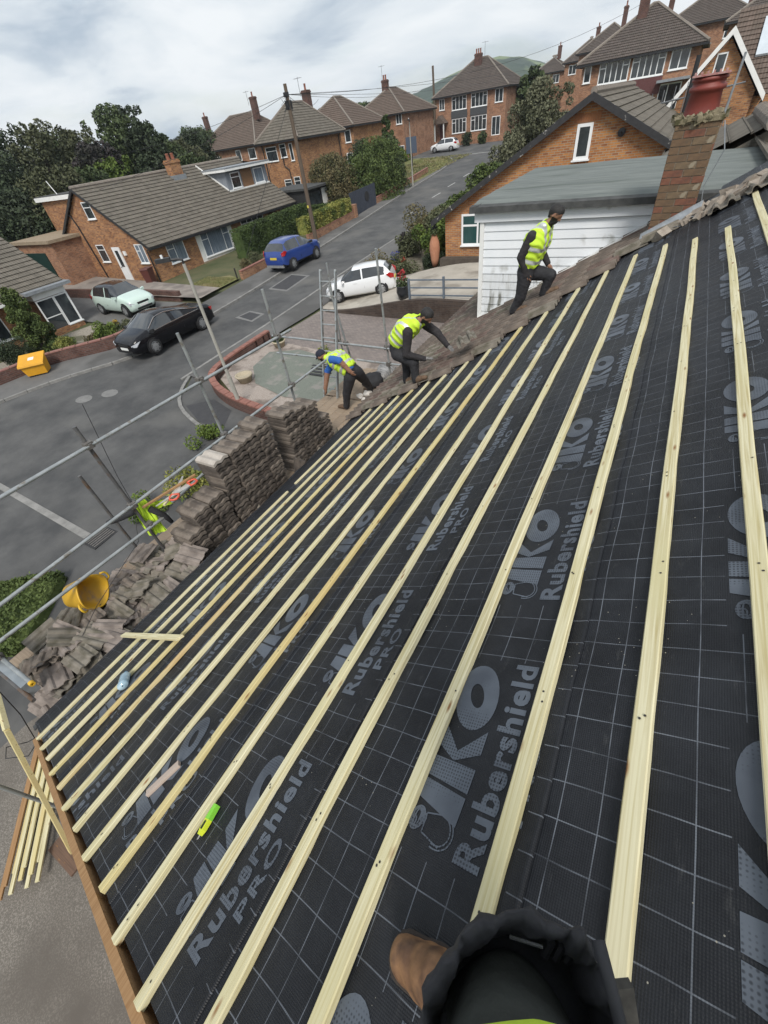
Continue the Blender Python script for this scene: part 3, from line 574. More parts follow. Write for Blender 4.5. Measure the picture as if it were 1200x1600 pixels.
window(A_, (0.0, 34.2, 6.9), UX, NY, 0.45, 0.85)
b = MB(); b.prism([(1.7, 36.9, 7.42), (3.9, 36.9, 7.42), (3.9, 39.0, 8.82), (1.7, 39.0, 8.82)], (0, -.05, .08)); wb(b, 'skylight', mat('pale_skylight_glazing', (0.45, 0.50, 0.54), (0.55, 0.60, 0.64), rough=0.15, ns=1), A_)
b = MB(); b.path([(2.5, 34.0, 5.9), (2.3, 34.1, 5.4), (2.15, 34.15, 4.9), (2.1, 34.15, 2)], .05, 7); wb(b, 'downpipe', M_pipe, A_)
b = MB(); b.path([(-3.6, 33.4, 6.1), (1.5, 33.4, 6.6)], .035, 6); b.path([(-2.3, 33.4, 5.4), (0.4, 33.4, 5.7)], .035, 6)
for k in range(9): b.path([(-2.9 + k * .5, 33.35, 3.2), (-2.9 + k * .5, 33.35, 6.6 + .08 * k)], .022, 5)
tag(b.build('rooftop_railing', mat('grey_steel_rail', (0.20, 0.21, 0.22), rough=0.5, metal=0.6)), 'thin grey steel railing in front of the white bargeboard gable', 'railing')
# ================================================================ the gable house next along and our pair of roofs
Q = thing('house', 'orange brick gable house with flaking black bargeboards behind the white clad dormer', 'house', (-9.4, 22.3, 0.95))
b = MB(); shell(b, -9.4, 2.4, 22.3, 34, 0.3, 3.85, 'Y', 7.0, -3.5); wb(b, 'wall', B_orange, Q)
b = MB(); slope(b, (3.0, 22.0, 3.50), (3.0, 34.3, 3.50), (-3.5, 22.0, 7.12), (-3.5, 34.3, 7.12)); slope(b, (-10.0, 34.3, 3.50), (-10.0, 22.0, 3.50), (-3.5, 34.3, 7.12), (-3.5, 22.0, 7.12)); wb(b, 'roof', T_grey, Q)
b = MB()
for k in range(27): b.path([(-3.5, 22.0 + k * .455, 7.18), (-3.5, 22.0 + k * .455 + .47, 7.16)], 0.12, 8)
wb(b, 'ridge_tiles', M_ridge, Q)
for xa in (-10.0, 3.0):
    b = MB(); b.prism([(xa, 21.93, 3.32), (-3.5, 21.93, 6.93), (-3.5, 21.93, 7.16), (xa, 21.93, 3.56)], (0, 0.06, 0)); wb(b, 'bargeboard', M_flaky, Q)
    b = MB(); b.prism([(xa, 21.99, 3.36), (-3.5, 21.99, 6.97), (-3.5, 21.99, 7.0), (xa, 21.99, 3.40)], (0, 0.31, 0)); wb(b, 'soffit', M_black, Q)
window(Q, (-3.93, 22.3, 5.28), UX, NY, 0.56, 1.05, (1,), fr=0.10, proud=0.05)
window(Q, (-8.55, 22.3, 2.47), UX, NY, 1.75, 1.25, (1, 1.2), top=0.36, topcols=[0], glass=M_teal, fr=0.08, bar=0.08, proud=0.05)
b = MB(); b.lathe([(0.13, 0), (0.13, .08), (0.02, .1)], (-2.35, 22.3, 5.95), 12, mtx=Matrix.Rotation(R(90), 3, 'X')); wb(b, 'wall_vent', M_pipe, Q)
b = MB()
for i in range(11): b.box(-4.08 + i * .085, -4.08 + i * .085 + .072, 22.27, 22.3, 6.36, 6.60)
wb(b, 'soldier_course', mat('soldier_brick', (0.36, 0.15, 0.06), (0.26, 0.11, 0.05), ns=3), Q)
b = MB(); b.path([(-0.75, 22.2, 5.35), (-0.75, 22.2, 0.8)], .055, 7); wb(b, 'soil_pipe', M_pipe, Q); b = MB(); b.path([(-0.5, 21.9, 4.6), (-0.5, 21.9, 7.6)], .07, 7); wb(b, 'vent_pipe', M_pipe, Q)
for (x, z) in ((-9.0, 4.05), (-7.6, 4.8), (-5.6, 5.95), (-1.2, 5.7)):
    b = MB(); b.box(x, x + .10, 22.05, 22.28, z - .05, z + .06); wb(b, 'rafter_end', M_white, Q)

# ---- roof frame: X along the eaves (away), Y down the slope, Z out of the roof
TH = 0.5204096; cT, sT = math.cos(TH), math.sin(TH); D0_ = 1.3206571
RO = Vector((D0_ * sT, 0, 7.2 - D0_ * cT)) 
RM = Matrix(((0, -cT, -sT, RO.x), (1, 0, 0, 0), (0, -sT, cT, RO.z), (0, 0, 0, 1)))
def rw(x, y, z=0): return RM @ Vector((x, y, z))
VERGE, EAVE = -0.60, 5.80
def bound(y):
    """far end of the bare felt (along the eaves) at a distance y down the slope"""
    return 5.5 if y > 3.3 else 5.5 + (3.3 - y) * 0.75 if y > 2.6 else 6.05 + (2.6 - y) * 0.9 if y > 1.2 else 7.4
roof = thing('bare_roof', 'bare roof slope covered in black printed felt and pale battens', 'roof'); roof.matrix_world = RM

# felt: seven lapped strips, each with its own printing
def felt_mat():
    m = bpy.data.materials.new('black_roof_felt'); m.use_nodes = True; t = m.node_tree; b = t.nodes['Principled BSDF']
    b.inputs['Roughness'].default_value = 0.52; b.inputs['Specular IOR Level'].default_value = 0.30
    tc = N(t, 'ShaderNodeTexCoord'); sx = N(t, 'ShaderNodeSeparateXYZ'); t.links.new(tc.outputs['Object'], sx.inputs[0])
    def M(op, a, c=None, d=None):
        n = N(t, 'ShaderNodeMath', operation=op)
        for i, v in enumerate((a, c, d)):
            if v is None: continue
            if isinstance(v, (int, float)): n.inputs[i].default_value = v
            else: t.links.new(v, n.inputs[i])
        return n.outputs[0]
    X, Y = sx.outputs[0], sx.outputs[1]
    wob = N(t, 'ShaderNodeTexNoise'); wob.inputs['Scale'].default_value = 2.2; t.links.new(tc.outputs['Object'], wob.inputs[0])
    Xw = M('ADD', X, M('MULTIPLY', M('SUBTRACT', wob.outputs[0], 0.5), 0.025))
    dx = M('ABSOLUTE', M('SUBTRACT', M('FRACT', M('DIVIDE', Xw, 0.0985)), 0.5))
    dy = M('ABSOLUTE', M('SUBTRACT', M('FRACT', M('DIVIDE', M('ADD', Y, 0.012), 0.1025)), 0.5))
    lx = M('GREATER_THAN', dx, 0.5 - 0.016); ly = M('GREATER_THAN', dy, 0.5 - 0.015)
    # printed boxes stay free of grid lines
    xm = M('MODULO', M('ADD', X, 20 * 0.985 + 0.03), 0.985)
    inx = M('LESS_THAN', xm, 0.70); iny = M('MULTIPLY', M('GREATER_THAN', Y, 0.045), M('LESS_THAN', Y, 0.435)); keep = M('SUBTRACT', 1.0, M('MULTIPLY', inx, iny))
    # the along-roof lines are broken where the ink missed
    br = N(t, 'ShaderNodeTexNoise'); br.inputs['Scale'].default_value = 9; br.inputs['Detail'].default_value = 6; t.links.new(tc.outputs['Object'], br.inputs[0])
    ink = N(t, 'ShaderNodeMapRange'); ink.inputs['From Min'].default_value = 0.34; ink.inputs['From Max'].default_value = 0.60; ink.inputs['To Min'].default_value = 0.25; t.links.new(br.outputs[0], ink.inputs[0])
    line = M('MULTIPLY', M('MULTIPLY', M('MULTIPLY', M('MAXIMUM', lx, ly), keep), ink.outputs[0]), 0.8)
    dn = N(t, 'ShaderNodeTexNoise'); dn.inputs['Scale'].default_value = 3; dn.inputs['Detail'].default_value = 9; dn.inputs['Roughness'].default_value = 0.7; t.links.new(tc.outputs['Object'], dn.inputs[0])
    cr = N(t, 'ShaderNodeValToRGB'); cr.color_ramp.elements[0].position = 0.4; cr.color_ramp.elements[0].color = (0.0095, 0.0105, 0.0132, 1); cr.color_ramp.elements[1].position = 0.75; cr.color_ramp.elements[1].color = (0.023, 0.0252, 0.0300, 1)
    t.links.new(dn.outputs[0], cr.inputs[0])
    x = N(t, 'ShaderNodeMix', data_type='RGBA'); x.inputs[7].default_value = (0.155, 0.17, 0.195, 1)
    t.links.new(line, x.inputs[0]); t.links.new(cr.outputs[0], x.inputs[6])
    # grit and sawdust specks
    sp = N(t, 'ShaderNodeTexVoronoi'); sp.inputs['Scale'].default_value = 42; t.links.new(tc.outputs['Object'], sp.inputs[0])
    sg = N(t, 'ShaderNodeTexNoise'); sg.inputs['Scale'].default_value = 2.3; sg.inputs['Detail'].default_value = 5; t.links.new(tc.outputs['Object'], sg.inputs[0])
    spk = M('MULTIPLY', M('LESS_THAN', sp.outputs['Distance'], 0.075), M('GREATER_THAN', sg.outputs[0], 0.56))
    x2 = N(t, 'ShaderNodeMix', data_type='RGBA'); x2.inputs[7].default_value = (0.30, 0.28, 0.23, 1); t.links.new(spk, x2.inputs[0]); t.links.new(x.outputs[2], x2.inputs[6])
    # boot scuffs and dust
    ms = N(t, 'ShaderNodeMapping'); ms.inputs['Scale'].default_value = (2.2, 9, 1); ms.inputs['Rotation'].default_value = (0, 0, R(35)); t.links.new(tc.outputs['Object'], ms.inputs[0])
    ns = N(t, 'ShaderNodeTexNoise'); ns.inputs['Scale'].default_value = 2.4; ns.inputs['Detail'].default_value = 8; ns.inputs['Roughness'].default_value = 0.72; t.links.new(ms.outputs[0], ns.inputs[0])
    nr_ = N(t, 'ShaderNodeMapRange'); nr_.inputs['From Min'].default_value = 0.60; nr_.inputs['From Max'].default_value = 0.78; nr_.inputs['To Max'].default_value = 0.55; t.links.new(ns.outputs[0], nr_.inputs[0])
    x3 = N(t, 'ShaderNodeMix', data_type='RGBA'); x3.inputs[7].default_value = (0.085, 0.085, 0.083, 1); t.links.new(nr_.outputs[0], x3.inputs[0]); t.links.new(x2.outputs[2], x3.inputs[6])
    t.links.new(x3.outputs[2], b.inputs['Base Color'])
    # woven dimples
    a1 = M('SINE', M('MULTIPLY', M('ADD', X, Y), 520.0)); a2 = M('SINE', M('MULTIPLY', M('SUBTRACT', X, Y), 520.0))
    hgt = M('ADD', M('MULTIPLY', a1, a2), M('MULTIPLY', dn.outputs[0], 5.0))
    bp = N(t, 'ShaderNodeBump'); bp.inputs['Strength'].default_value = 0.38; bp.inputs['Distance'].default_value = 0.0018
    t.links.new(hgt, bp.inputs['Height']); t.links.new(bp.outputs[0], b.inputs['Normal'])
    return m
M_membrane = felt_mat()
def print_mat():
    m = bpy.data.materials.new('blue_grey_print'); m.use_nodes = True; t = m.node_tree; b = t.nodes['Principled BSDF']; b.inputs['Roughness'].default_value = 0.5; b.inputs['Specular IOR Level'].default_value = 0.4
    tc = N(t, 'ShaderNodeTexCoord'); v = N(t, 'ShaderNodeTexVoronoi'); v.inputs['Scale'].default_value = 95; v.inputs['Randomness'].default_value = 0.12; t.links.new(tc.outputs['Object'], v.inputs[0])
    mr = N(t, 'ShaderNodeMapRange'); mr.inputs['From Min'].default_value = 0.22; mr.inputs['From Max'].default_value = 0.40; t.links.new(v.outputs['Distance'], mr.inputs[0])
    n = N(t, 'ShaderNodeTexNoise'); n.inputs['Scale'].default_value = 4; n.inputs['Detail'].default_value = 6; t.links.new(tc.outputs['Object'], n.inputs[0])
    x = N(t, 'ShaderNodeMix', data_type='RGBA'); x.inputs[6].default_value = (0.034, 0.040, 0.050, 1); x.inputs[7].default_value = (0.100, 0.116, 0.140, 1); t.links.new(mr.outputs[0], x.inputs[0])
    y = N(t, 'ShaderNodeMix', data_type='RGBA', blend_type='MULTIPLY'); y.inputs[7].default_value = (0.6, 0.6, 0.62, 1)
    r2 = N(t, 'ShaderNodeMapRange'); r2.inputs['From Min'].default_value = 0.42; r2.inputs['From Max'].default_value = 0.65; t.links.new(n.outputs[0], r2.inputs[0]); t.links.new(r2.outputs[0], y.inputs[0]); t.links.new(x.outputs[2], y.inputs[6])
    t.links.new(y.outputs[2], b.inputs['Base Color']); return m
M_print = print_mat()
def text_mesh(s, size, bold):
    cu = bpy.data.curves.new('lettering', 'FONT'); cu.body = s; cu.size = size; cu.offset = bold; cu.resolution_u = 3; cu.space_character = 1.10
    o = bpy.data.objects.new('lettering', cu); C.objects.link(o); dg = bpy.context.evaluated_depsgraph_get(); me = bpy.data.meshes.new_from_object(o.evaluated_get(dg))
    vs = [v.co.copy() for v in me.vertices]; fs = [tuple(p.vertices) for p in me.polygons]
    bpy.data.objects.remove(o); bpy.data.meshes.remove(me); return vs, fs
def fit(tm, x0, x1, y0, y1):
    vs, fs = tm; ax = min(v.x for v in vs); bx_ = max(v.x for v in vs); ay = min(v.y for v in vs); by = max(v.y for v in vs)
    return [Vector((x0 + (v.x - ax) / (bx_ - ax) * (x1 - x0), y0 + (v.y - ay) / (by - ay) * (y1 - y0), 0)) for v in vs], fs
t_rub = fit(text_mesh('Rubershield', 0.1, 0.0035), 0.0, 0.66, 0.130, 0.217)
t_pro = fit(text_mesh('PRO', 0.1, 0.003), 0.15, 0.40, 0.050, 0.106)
def grid_poly(b, xa0, xa1, xb0, xb1, y0, y1, n=4, k=3):
    """solid letter stroke between a bottom edge (y0: xa0..xa1) and a top edge (y1: xb0..xb1)"""
    vs = []
    for j in range(n + 1):
        t = j / n; a, c = xa0 + (xb0 - xa0) * t, xa1 + (xb1 - xa1) * t
        for i in range(k + 1): vs.append((a + (c - a) * i / k, y0 + (y1 - y0) * t, 0))
    b.add(vs, [(j * (k + 1) + i, j * (k + 1) + i + 1, (j + 1) * (k + 1) + i + 1, (j + 1) * (k + 1) + i) for j in range(n) for i in range(k)])
def logo(b):
    y0, y1 = 0.245, 0.425; h = y1 - y0; ym = (y0 + y1) / 2
    grid_poly(b, 0.080, 0.165, 0.125, 0.185, y0, y1)                        # I, cut away at its foot
    grid_poly(b, 0.178, 0.255, 0.196, 0.262, y0, y1)                        # stem of the K
    grid_poly(b, 0.260, 0.295, 0.305, 0.385, ym, y1, 3); grid_poly(b, 0.305, 0.385, 0.262, 0.297, y0, ym, 3)
    vs = []; n = 30                                                          # the O
    for k in range(n):
        t = 2 * math.pi * k / n
        for q in range(4):
            r = 0.36 + 0.64 * q / 3; vs.append((0.505 + 0.128 * math.cos(t) * (r if q else 0.33) + 0.02 * math.sin(t), ym + h * 0.5 * math.sin(t) * (r if q else 0.36), 0))
    b.add(vs, [(k * 4 + q, k * 4 + q + 1, ((k + 1) % n) * 4 + q + 1, ((k + 1) % n) * 4 + q) for k in range(n) for q in range(3)])
    def ring(cx, cy, rx, ry, w=0.0028, n=22, a0=0, a1=2 * math.pi, rot=0):
        vs = []; c, s = math.cos(rot), math.sin(rot)
        for k in range(n + 1):
            t = a0 + (a1 - a0) * k / n
            for rr in (-w, w):
                x, y = (rx + rr) * math.cos(t), (ry + rr) * math.sin(t); vs.append((cx + x * c - y * s, cy + x * s + y * c, 0))
        b.add(vs, [(2 * k, 2 * k + 2, 2 * k + 3, 2 * k + 1) for k in range(n)])
    cx, cy = 0.062, 0.385                                                   # scribbled cord ball
    for r in range(5): ring(cx, cy, 0.026, 0.010 + 0.006 * r, rot=0.35 * r)
    ring(cx - 0.012, cy + .012, 0.016, 0.012); ring(cx + .004, cy - .024, 0.014, 0.009)
    for f in (1.0, 0.82): ring(0.058, 0.300, 0.050 * f, 0.062 * f, 0.0022, 18, R(200), R(355), R(-30)); 
    for (p, q) in (((0.012, 0.275), (0.03, 0.350)), ((0.105, 0.262), (0.085, 0.355)), ((0.03, .35), (0.085, .355))):
        d = Vector((q[0] - p[0], q[1] - p[1])).normalized() * 0.0024; b.add([(p[0] + d.y, p[1] - d.x, 0), (q[0] + d.y, q[1] - d.x, 0), (q[0] - d.y, q[1] + d.x, 0), (p[0] - d.y, p[1] + d.x, 0)], [(0, 1, 2, 3)])
lg = MB(); logo(lg)
def sag(x, y, k):
    s = 0.0065 * math.sin(x * 2 * math.pi / 0.62 + 0.7) * (0.6 + 0.4 * math.sin(y * 2.1 + x * .3))
    s += 0.007 * noise.noise(Vector((x * 1.6, y * 0.5, k * 3.1))) + 0.0038 * noise.noise(Vector((x * 6 + y * 2, y * 1.7, k)))
    return s
LAP0 = 0.618; PITCH = 0.845; OFF = {-2: .3, -1: .06, 0: 0.149, 1: -0.455, 2: -0.459, 3: 0.08, 4: -0.30, 5: 0.21, 6: 0.5}
for k in range(6, -3, -1):
    y0 = LAP0 + PITCH * k; y1 = min(EAVE, y0 + 0.99) ; ox = OFF[k]
    if k == -2: y0 = -0.55
    zl = (6 - k) * 0.0006
    st = bpy.data.objects.new('felt_strip', None)
    b = MB(); nx = 176; yy = [y0, y0 + 0.0005, y0 + 0.012, y0 + 0.03] + list(np.linspace(y0 + 0.06, y1, 18)); xe0, xe1 = VERGE, 8.75
    for j, y in enumerate(yy):
        for i in range(nx + 1):
            x = xe0 + (xe1 - xe0) * i / nx
            lift = 0.0 if j == 0 else 0.010 * math.exp(-((y - y0) / 0.03) ** 2) * (0.7 + 0.5 * noise.noise(Vector((x * 2, k, 0))))
            if k < 6 and y > y1 - 0.13: lift -= 0.004                     # tucked under the strip above? the lower strip lies beneath
            b.v.append((x - ox, y - (LAP0 + PITCH * k), zl + sag(x, y, 0) + lift + (0.0 if j else -0.006)))
    b.f = [(j * (nx + 1) + i + 1, j * (nx + 1) + i, (j + 1) * (nx + 1) + i, (j + 1) * (nx + 1) + i + 1) for j in range(len(yy) - 1) for i in range(nx)]
    b.f = [f[::-1] for f in b.f]
    bpy.data.objects.remove(st)
    st = b.build('felt_strip', M_membrane, roof, smooth=True, uv=False); st.location = (ox, LAP0 + PITCH * k, 0)
    # printing, laid a millimetre above the felt
    p = MB(); n0 = int(math.floor((xe0 - ox) / 0.985)) ; 
    for r in range(n0, n0 + 11):
        for vs, fs in (t_rub, t_pro, (lg.v, lg.f)):
            V_ = [(v[0] + r * .985, v[1]) for v in vs]
            for f in fs:
                if min(V_[i][0] for i in f) + ox < VERGE or max(V_[i][0] for i in f) + ox > 7.6 or max(V_[i][1] for i in f) + LAP0 + PITCH * k > EAVE - .02 or min(V_[i][1] for i in f) + LAP0 + PITCH * k < -.52: continue
                o = len(p.v); p.v += [(V_[i][0], V_[i][1], zl + sag(V_[i][0] + ox, V_[i][1] + LAP0 + PITCH * k, 0) + 0.010 * math.exp(-(V_[i][1] / 0.03) ** 2) + 0.0016) for i in f]; p.f.append(tuple(range(o, o + len(f)))); p.m.append(0)
    p.build('printed_lettering', M_print, st, smooth=True, uv=False)

# battens
def wood(name, c1, c2, c3):
    m = bpy.data.materials.new(name); m.use_nodes = True; t = m.node_tree; b = t.nodes['Principled BSDF']; b.inputs['Roughness'].default_value = 0.78; b.inputs['Specular IOR Level'].default_value = 0.25
    tc = N(t, 'ShaderNodeTexCoord'); oi = N(t, 'ShaderNodeObjectInfo')
    ad = N(t, 'ShaderNodeVectorMath', operation='ADD'); sc = N(t, 'ShaderNodeVectorMath', operation='SCALE'); cx = N(t, 'ShaderNodeCombineXYZ')
    for i in range(3): t.links.new(oi.outputs['Random'], cx.inputs[i])
    sc.inputs[3].default_value = 37.0; t.links.new(cx.outputs[0], sc.inputs[0]); t.links.new(tc.outputs['Object'], ad.inputs[0]); t.links.new(sc.outputs[0], ad.inputs[1])
    mp = N(t, 'ShaderNodeMapping'); mp.inputs['Scale'].default_value = (1.1, 46, 46); t.links.new(ad.outputs[0], mp.inputs[0])
    n = N(t, 'ShaderNodeTexNoise'); n.inputs['Scale'].default_value = 1.6; n.inputs['Detail'].default_value = 6; n.inputs['Distortion'].default_value = 1.2; t.links.new(mp.outputs[0], n.inputs[0])
    r = N(t, 'ShaderNodeValToRGB'); r.color_ramp.elements[0].position = 0.33; r.color_ramp.elements[0].color = (*c2, 1); r.color_ramp.elements[1].position = 0.60; r.color_ramp.elements[1].color = (*c1, 1); t.links.new(n.outputs[0], r.inputs[0])
    n2 = N(t, 'ShaderNodeTexNoise'); n2.inputs['Scale'].default_value = 1.3; n2.inputs['Detail'].default_value = 4; t.links.new(ad.outputs[0], n2.inputs[0])
    mr = N(t, 'ShaderNodeMapRange'); mr.inputs['From Min'].default_value = 0.48; mr.inputs['From Max'].default_value = 0.68; mr.inputs['To Max'].default_value = 0.75; t.links.new(n2.outputs[0], mr.inputs[0])
    x = N(t, 'ShaderNodeMix', data_type='RGBA'); x.inputs[7].default_value = (*c3, 1); t.links.new(mr.outputs[0], x.inputs[0]); t.links.new(r.outputs[0], x.inputs[6])
    # knots
    mk = N(t, 'ShaderNodeMapping'); mk.inputs['Scale'].default_value = (3.6, 13, 13); t.links.new(ad.outputs[0], mk.inputs[0])
    v = N(t, 'ShaderNodeTexVoronoi'); v.inputs['Scale'].default_value = 1.3; t.links.new(mk.outputs[0], v.inputs[0])
    kr = N(t, 'ShaderNodeMapRange'); kr.inputs['From Min'].default_value = 0.16; kr.inputs['From Max'].default_value = 0.05; t.links.new(v.outputs['Distance'], kr.inputs[0])
    x2 = N(t, 'ShaderNodeMix', data_type='RGBA'); x2.inputs[7].default_value = (0.26, 0.135, 0.055, 1); t.links.new(kr.outputs[0], x2.inputs[0]); t.links.new(x.outputs[2], x2.inputs[6])
    t.links.new(x2.outputs[2], b.inputs['Base Color'])
    bp = N(t, 'ShaderNodeBump'); bp.inputs['Strength'].default_value = 0.25; bp.inputs['Distance'].default_value = 0.002; t.links.new(n.outputs[0], bp.inputs['Height']); t.links.new(bp.outputs[0], b.inputs['Normal'])
    return m
W_pale = wood('treated_pine_batten', (0.67, 0.62, 0.42), (0.47, 0.40, 0.21), (0.55, 0.50, 0.28))
W_yell = wood('yellow_pine_batten', (0.62, 0.54, 0.29), (0.52, 0.43, 0.20), (0.56, 0.42, 0.18))
W_oran = wood('orange_pine_batten', (0.62, 0.54, 0.32), (0.50, 0.38, 0.18), (0.50, 0.30, 0.11))
W_brown = wood('bare_brown_board', (0.36, 0.215, 0.105), (0.26, 0.145, 0.065), (0.30, 0.17, 0.08))
M_coupn = mat('dark_nail_head', (0.05, 0.045, 0.04), rough=.6, metal=.4)
def batten(parent, x0, x1, y, w=0.050, h=0.025, m=None, z=0.004, name='batten'):
    n = max(2, int((x1 - x0) / 0.25)); b = MB(); ph = rng.random() * 9
    c = 0.0035; prof = [(-w / 2, 0), (w / 2, 0), (w / 2, h - c), (w / 2 - c, h), (-w / 2 + c, h), (-w / 2, h - c)]
    for i in range(n + 1):
        x = x0 + (x1 - x0) * i / n; dy = 0.004 * math.sin(x * 1.1 + ph) + 0.002 * math.sin(x * 3.7 + ph * 2); dz = 0.0015 * math.sin(x * 5 + ph)
        b.v += [(x - x0, dy + p, dz + q) for p, q in prof]
    k = len(prof)
    b.f = [(i * k + j, i * k + (j + 1) % k, (i + 1) * k + (j + 1) % k, (i + 1) * k + j) for i in range(n) for j in range(k)] + [tuple(range(k - 1, -1, -1)), tuple(n * k + j for j in range(k))]
    o = b.build(name, m or W_pale, parent, uv=False); o.location = (x0, y, z)
    if name == 'batten':
        nb_ = MB()
        for k in range(int((x1 - x0) / .6) + 1):
            for q in (0, 1):
                if rng.random() < .75: xx, yy = .08 + k * .6 + rng.uniform(-.03, .03) + q * .012, rng.uniform(-.012, .012); r_ = .0042; nb_.add([(xx + r_ * math.cos(a * 1.0472), yy + r_ * math.sin(a * 1.0472), h + .0022) for a in range(6)], [(0, 1, 2, 3, 4, 5)])
        if nb_.f: nb_.build('nail_heads', M_coupn, o, uv=False)['kind'] = 'stuff'
    return o
BY = [5.533 - 0.345 * k for k in range(0, 15)] + [0.3945, 0.1178, -0.141, -0.43]
for i, y in enumerate(BY):
    e = bound(y) + 0.12; m = {4: W_yell, 5: W_oran, 9: W_yell, 3: W_pale}.get(i, W_pale)
    if i == 0: continue
    x0 = VERGE - 0.02 + rng.uniform(-.02, .02); x0 = max(x0, VERGE - .03)
    if i >= 13: e = {13: 7.05, 14: 6.75, 15: 6.3, 16: 6.1, 17: 7.2, 18: 7.0}[i]
    if i in (1,): 
        batten(roof, x0, 3.1, y); batten(roof, 3.3, e, y); continue
    j = x0 + rng.choice([3.6, 4.2, 2.9, 4.8])
    if i in (5, 8, 11): batten(roof, x0, j, y, m=m); batten(roof, j + .004, e, y + .003, m=W_pale)
    else: batten(roof, x0, e, y, m=m, w=0.050 if i < 17 else 0.055)
# eaves: membrane edge, gutter and fascia; near verge board
b = MB(); b.box(VERGE - .04, 8.4, -0.68, -0.53, -.20, .016); b.build('ridge_membrane', M_dkfelt, roof)
b = MB(); b.box(VERGE - 0.05, 9.3, EAVE - 0.02, EAVE + 0.16, -0.055, -0.045); b.build('eaves_membrane', M_dkfelt, roof)
b = MB(); b.prism([(VERGE - .06, -0.6, -.10), (VERGE - .06, 5.27, -.10), (VERGE - .06, 5.27, 0.018), (VERGE - .06, -0.6, 0.018)], (0.034, 0, 0)); b.build('verge_board', W_brown, roof, uv=False)
b = MB(); b.box(VERGE - .02, 8.4, -0.6, EAVE - .05, -0.16, -0.06); b.box(8.41, 16.0, 4.1, EAVE - .05, -.16, -.06); b.build('roof_deck', W_brown, roof, uv=False)
hw = thing('house', 'wall and eaves of the house being re-roofed, under the bare felt', 'house', (-4.0, -0.5, 0))
M_render = mat('buff_render', (0.24, 0.21, 0.17), (0.30, 0.265, 0.215), rough=0.95, ns=2, bump=0.2)
b = MB(); b.box(-4.05, 6.0, -0.5, 17.2, -0.6, 2.95); b.prism([(-4.05, -0.5, 2.951), (6.0, -0.5, 2.951), (0.9, -0.5, 5.85)], (0, 17.6, 0)); wb(b, 'wall', B_red, hw)
b = MB(); b.prism([(1.05, -0.62, 6.13), (1.05, 16.4, 6.13), (6.6, 16.4, 2.9), (6.6, -0.62, 2.9)], (0, 0, 0.05)); wb(b, 'rear_slope', T_grey, hw)
b = MB(); e0 = rw(VERGE, EAVE + .06, -.09); e1 = rw(16.2, EAVE + .06, -.09); b.bar(e0, e1, .11, .09); wb(b, 'gutter', M_pipe, hw)
b = MB(); b.box(-4.35, -4.06, -.5, 16.2, 2.86, 2.93); b.box(-4.36, -4.32, -.5, 16.2, 2.82, 3.03); wb(b, 'fascia', M_black, hw)

# ---- neighbour's roof: interlocking concrete tiles, one object each
nb = thing('tiled_roof', 'old brown tiled roof slope the two upper workers stand on', 'roof'); nb.matrix_world = RM
M_tile = mat('weathered_concrete_tile', (0.120, 0.094, 0.076), (0.190, 0.156, 0.128), rough=0.95, ns=7, det=8, bump=0.4, bs=70, bdist=0.004, col3=(0.085, 0.070, 0.060), ns3=2.6, lo3=0.50, hi3=0.64)
M_tile2 = mat('lichen_concrete_tile', (0.150, 0.132, 0.106), (0.220, 0.196, 0.162), rough=0.95, ns=9, det=8, bump=0.4, bs=70, bdist=0.004, col3=(0.10, 0.09, 0.065), ns3=4, lo3=0.5, hi3=0.62)
M_tile3 = mat('red_brown_concrete_tile', (0.135, 0.092, 0.076), (0.185, 0.135, 0.115), rough=0.95, ns=8, det=8, bump=0.4, bs=70, bdist=0.004, col3=(0.09, 0.065, 0.055), ns3=3)
TW, TL = 0.300, 0.420
def tile_mesh(w=TW, l=TL, th=0.014, amp=0.017, n=9, cut=None, roll=False):
    """double-roll tile: waves across, X = width, Y = length (0 at head), Z up"""
    b = MB(); P = [(w * i / (n - 1), amp * (0.5 - 0.5 * math.cos(4 * math.pi * i / (n - 1))) ** 1.0) for i in range(n)]
    if roll: P = [(w * u, amp * z) for u, z in ((0, 0), (.14, 0), (.20, .8), (.27, 1), (.34, .8), (.40, 0), (.62, 0), (.68, .8), (.75, 1), (.82, .8), (.88, 0), (1, 0))]; n = len(P)
    for (y, zz) in ((0, 0), (l, 0)):
        for x, z in P: b.v.append((x, y if not cut else cut(x, y), z + th))
        for x, z in P: b.v.append((x, y if not cut else cut(x, y), z))
    N_ = n; a = 2 * n
    for i in range(n - 1):
        b.f += [(i, i + 1, a + i + 1, a + i), (n + i + 1, n + i, a + n + i, a + n + i + 1), (i + 1, i, n + i, n + i + 1), (a + i, a + i + 1, a + n + i + 1, a + n + i)]
    b.f += [(0, a, a + n, n), (n - 1, 2 * n - 1, a + 2 * n - 1, a + n - 1)]; b.m = [0] * len(b.f)
    me = bpy.data.meshes.new('roof_tile'); me.from_pydata(b.v, [], b.f); me.update(); me.polygons.foreach_set('use_smooth', [False] * len(me.polygons)); return me
tm1 = tile_mesh(amp=0.048, roll=True); tm1.materials.append(M_tile); tm2 = tm1.copy(); tm2.materials[0] = M_tile2; tm3 = tm1.copy(); tm3.materials[0] = M_tile3
nt_ = 0
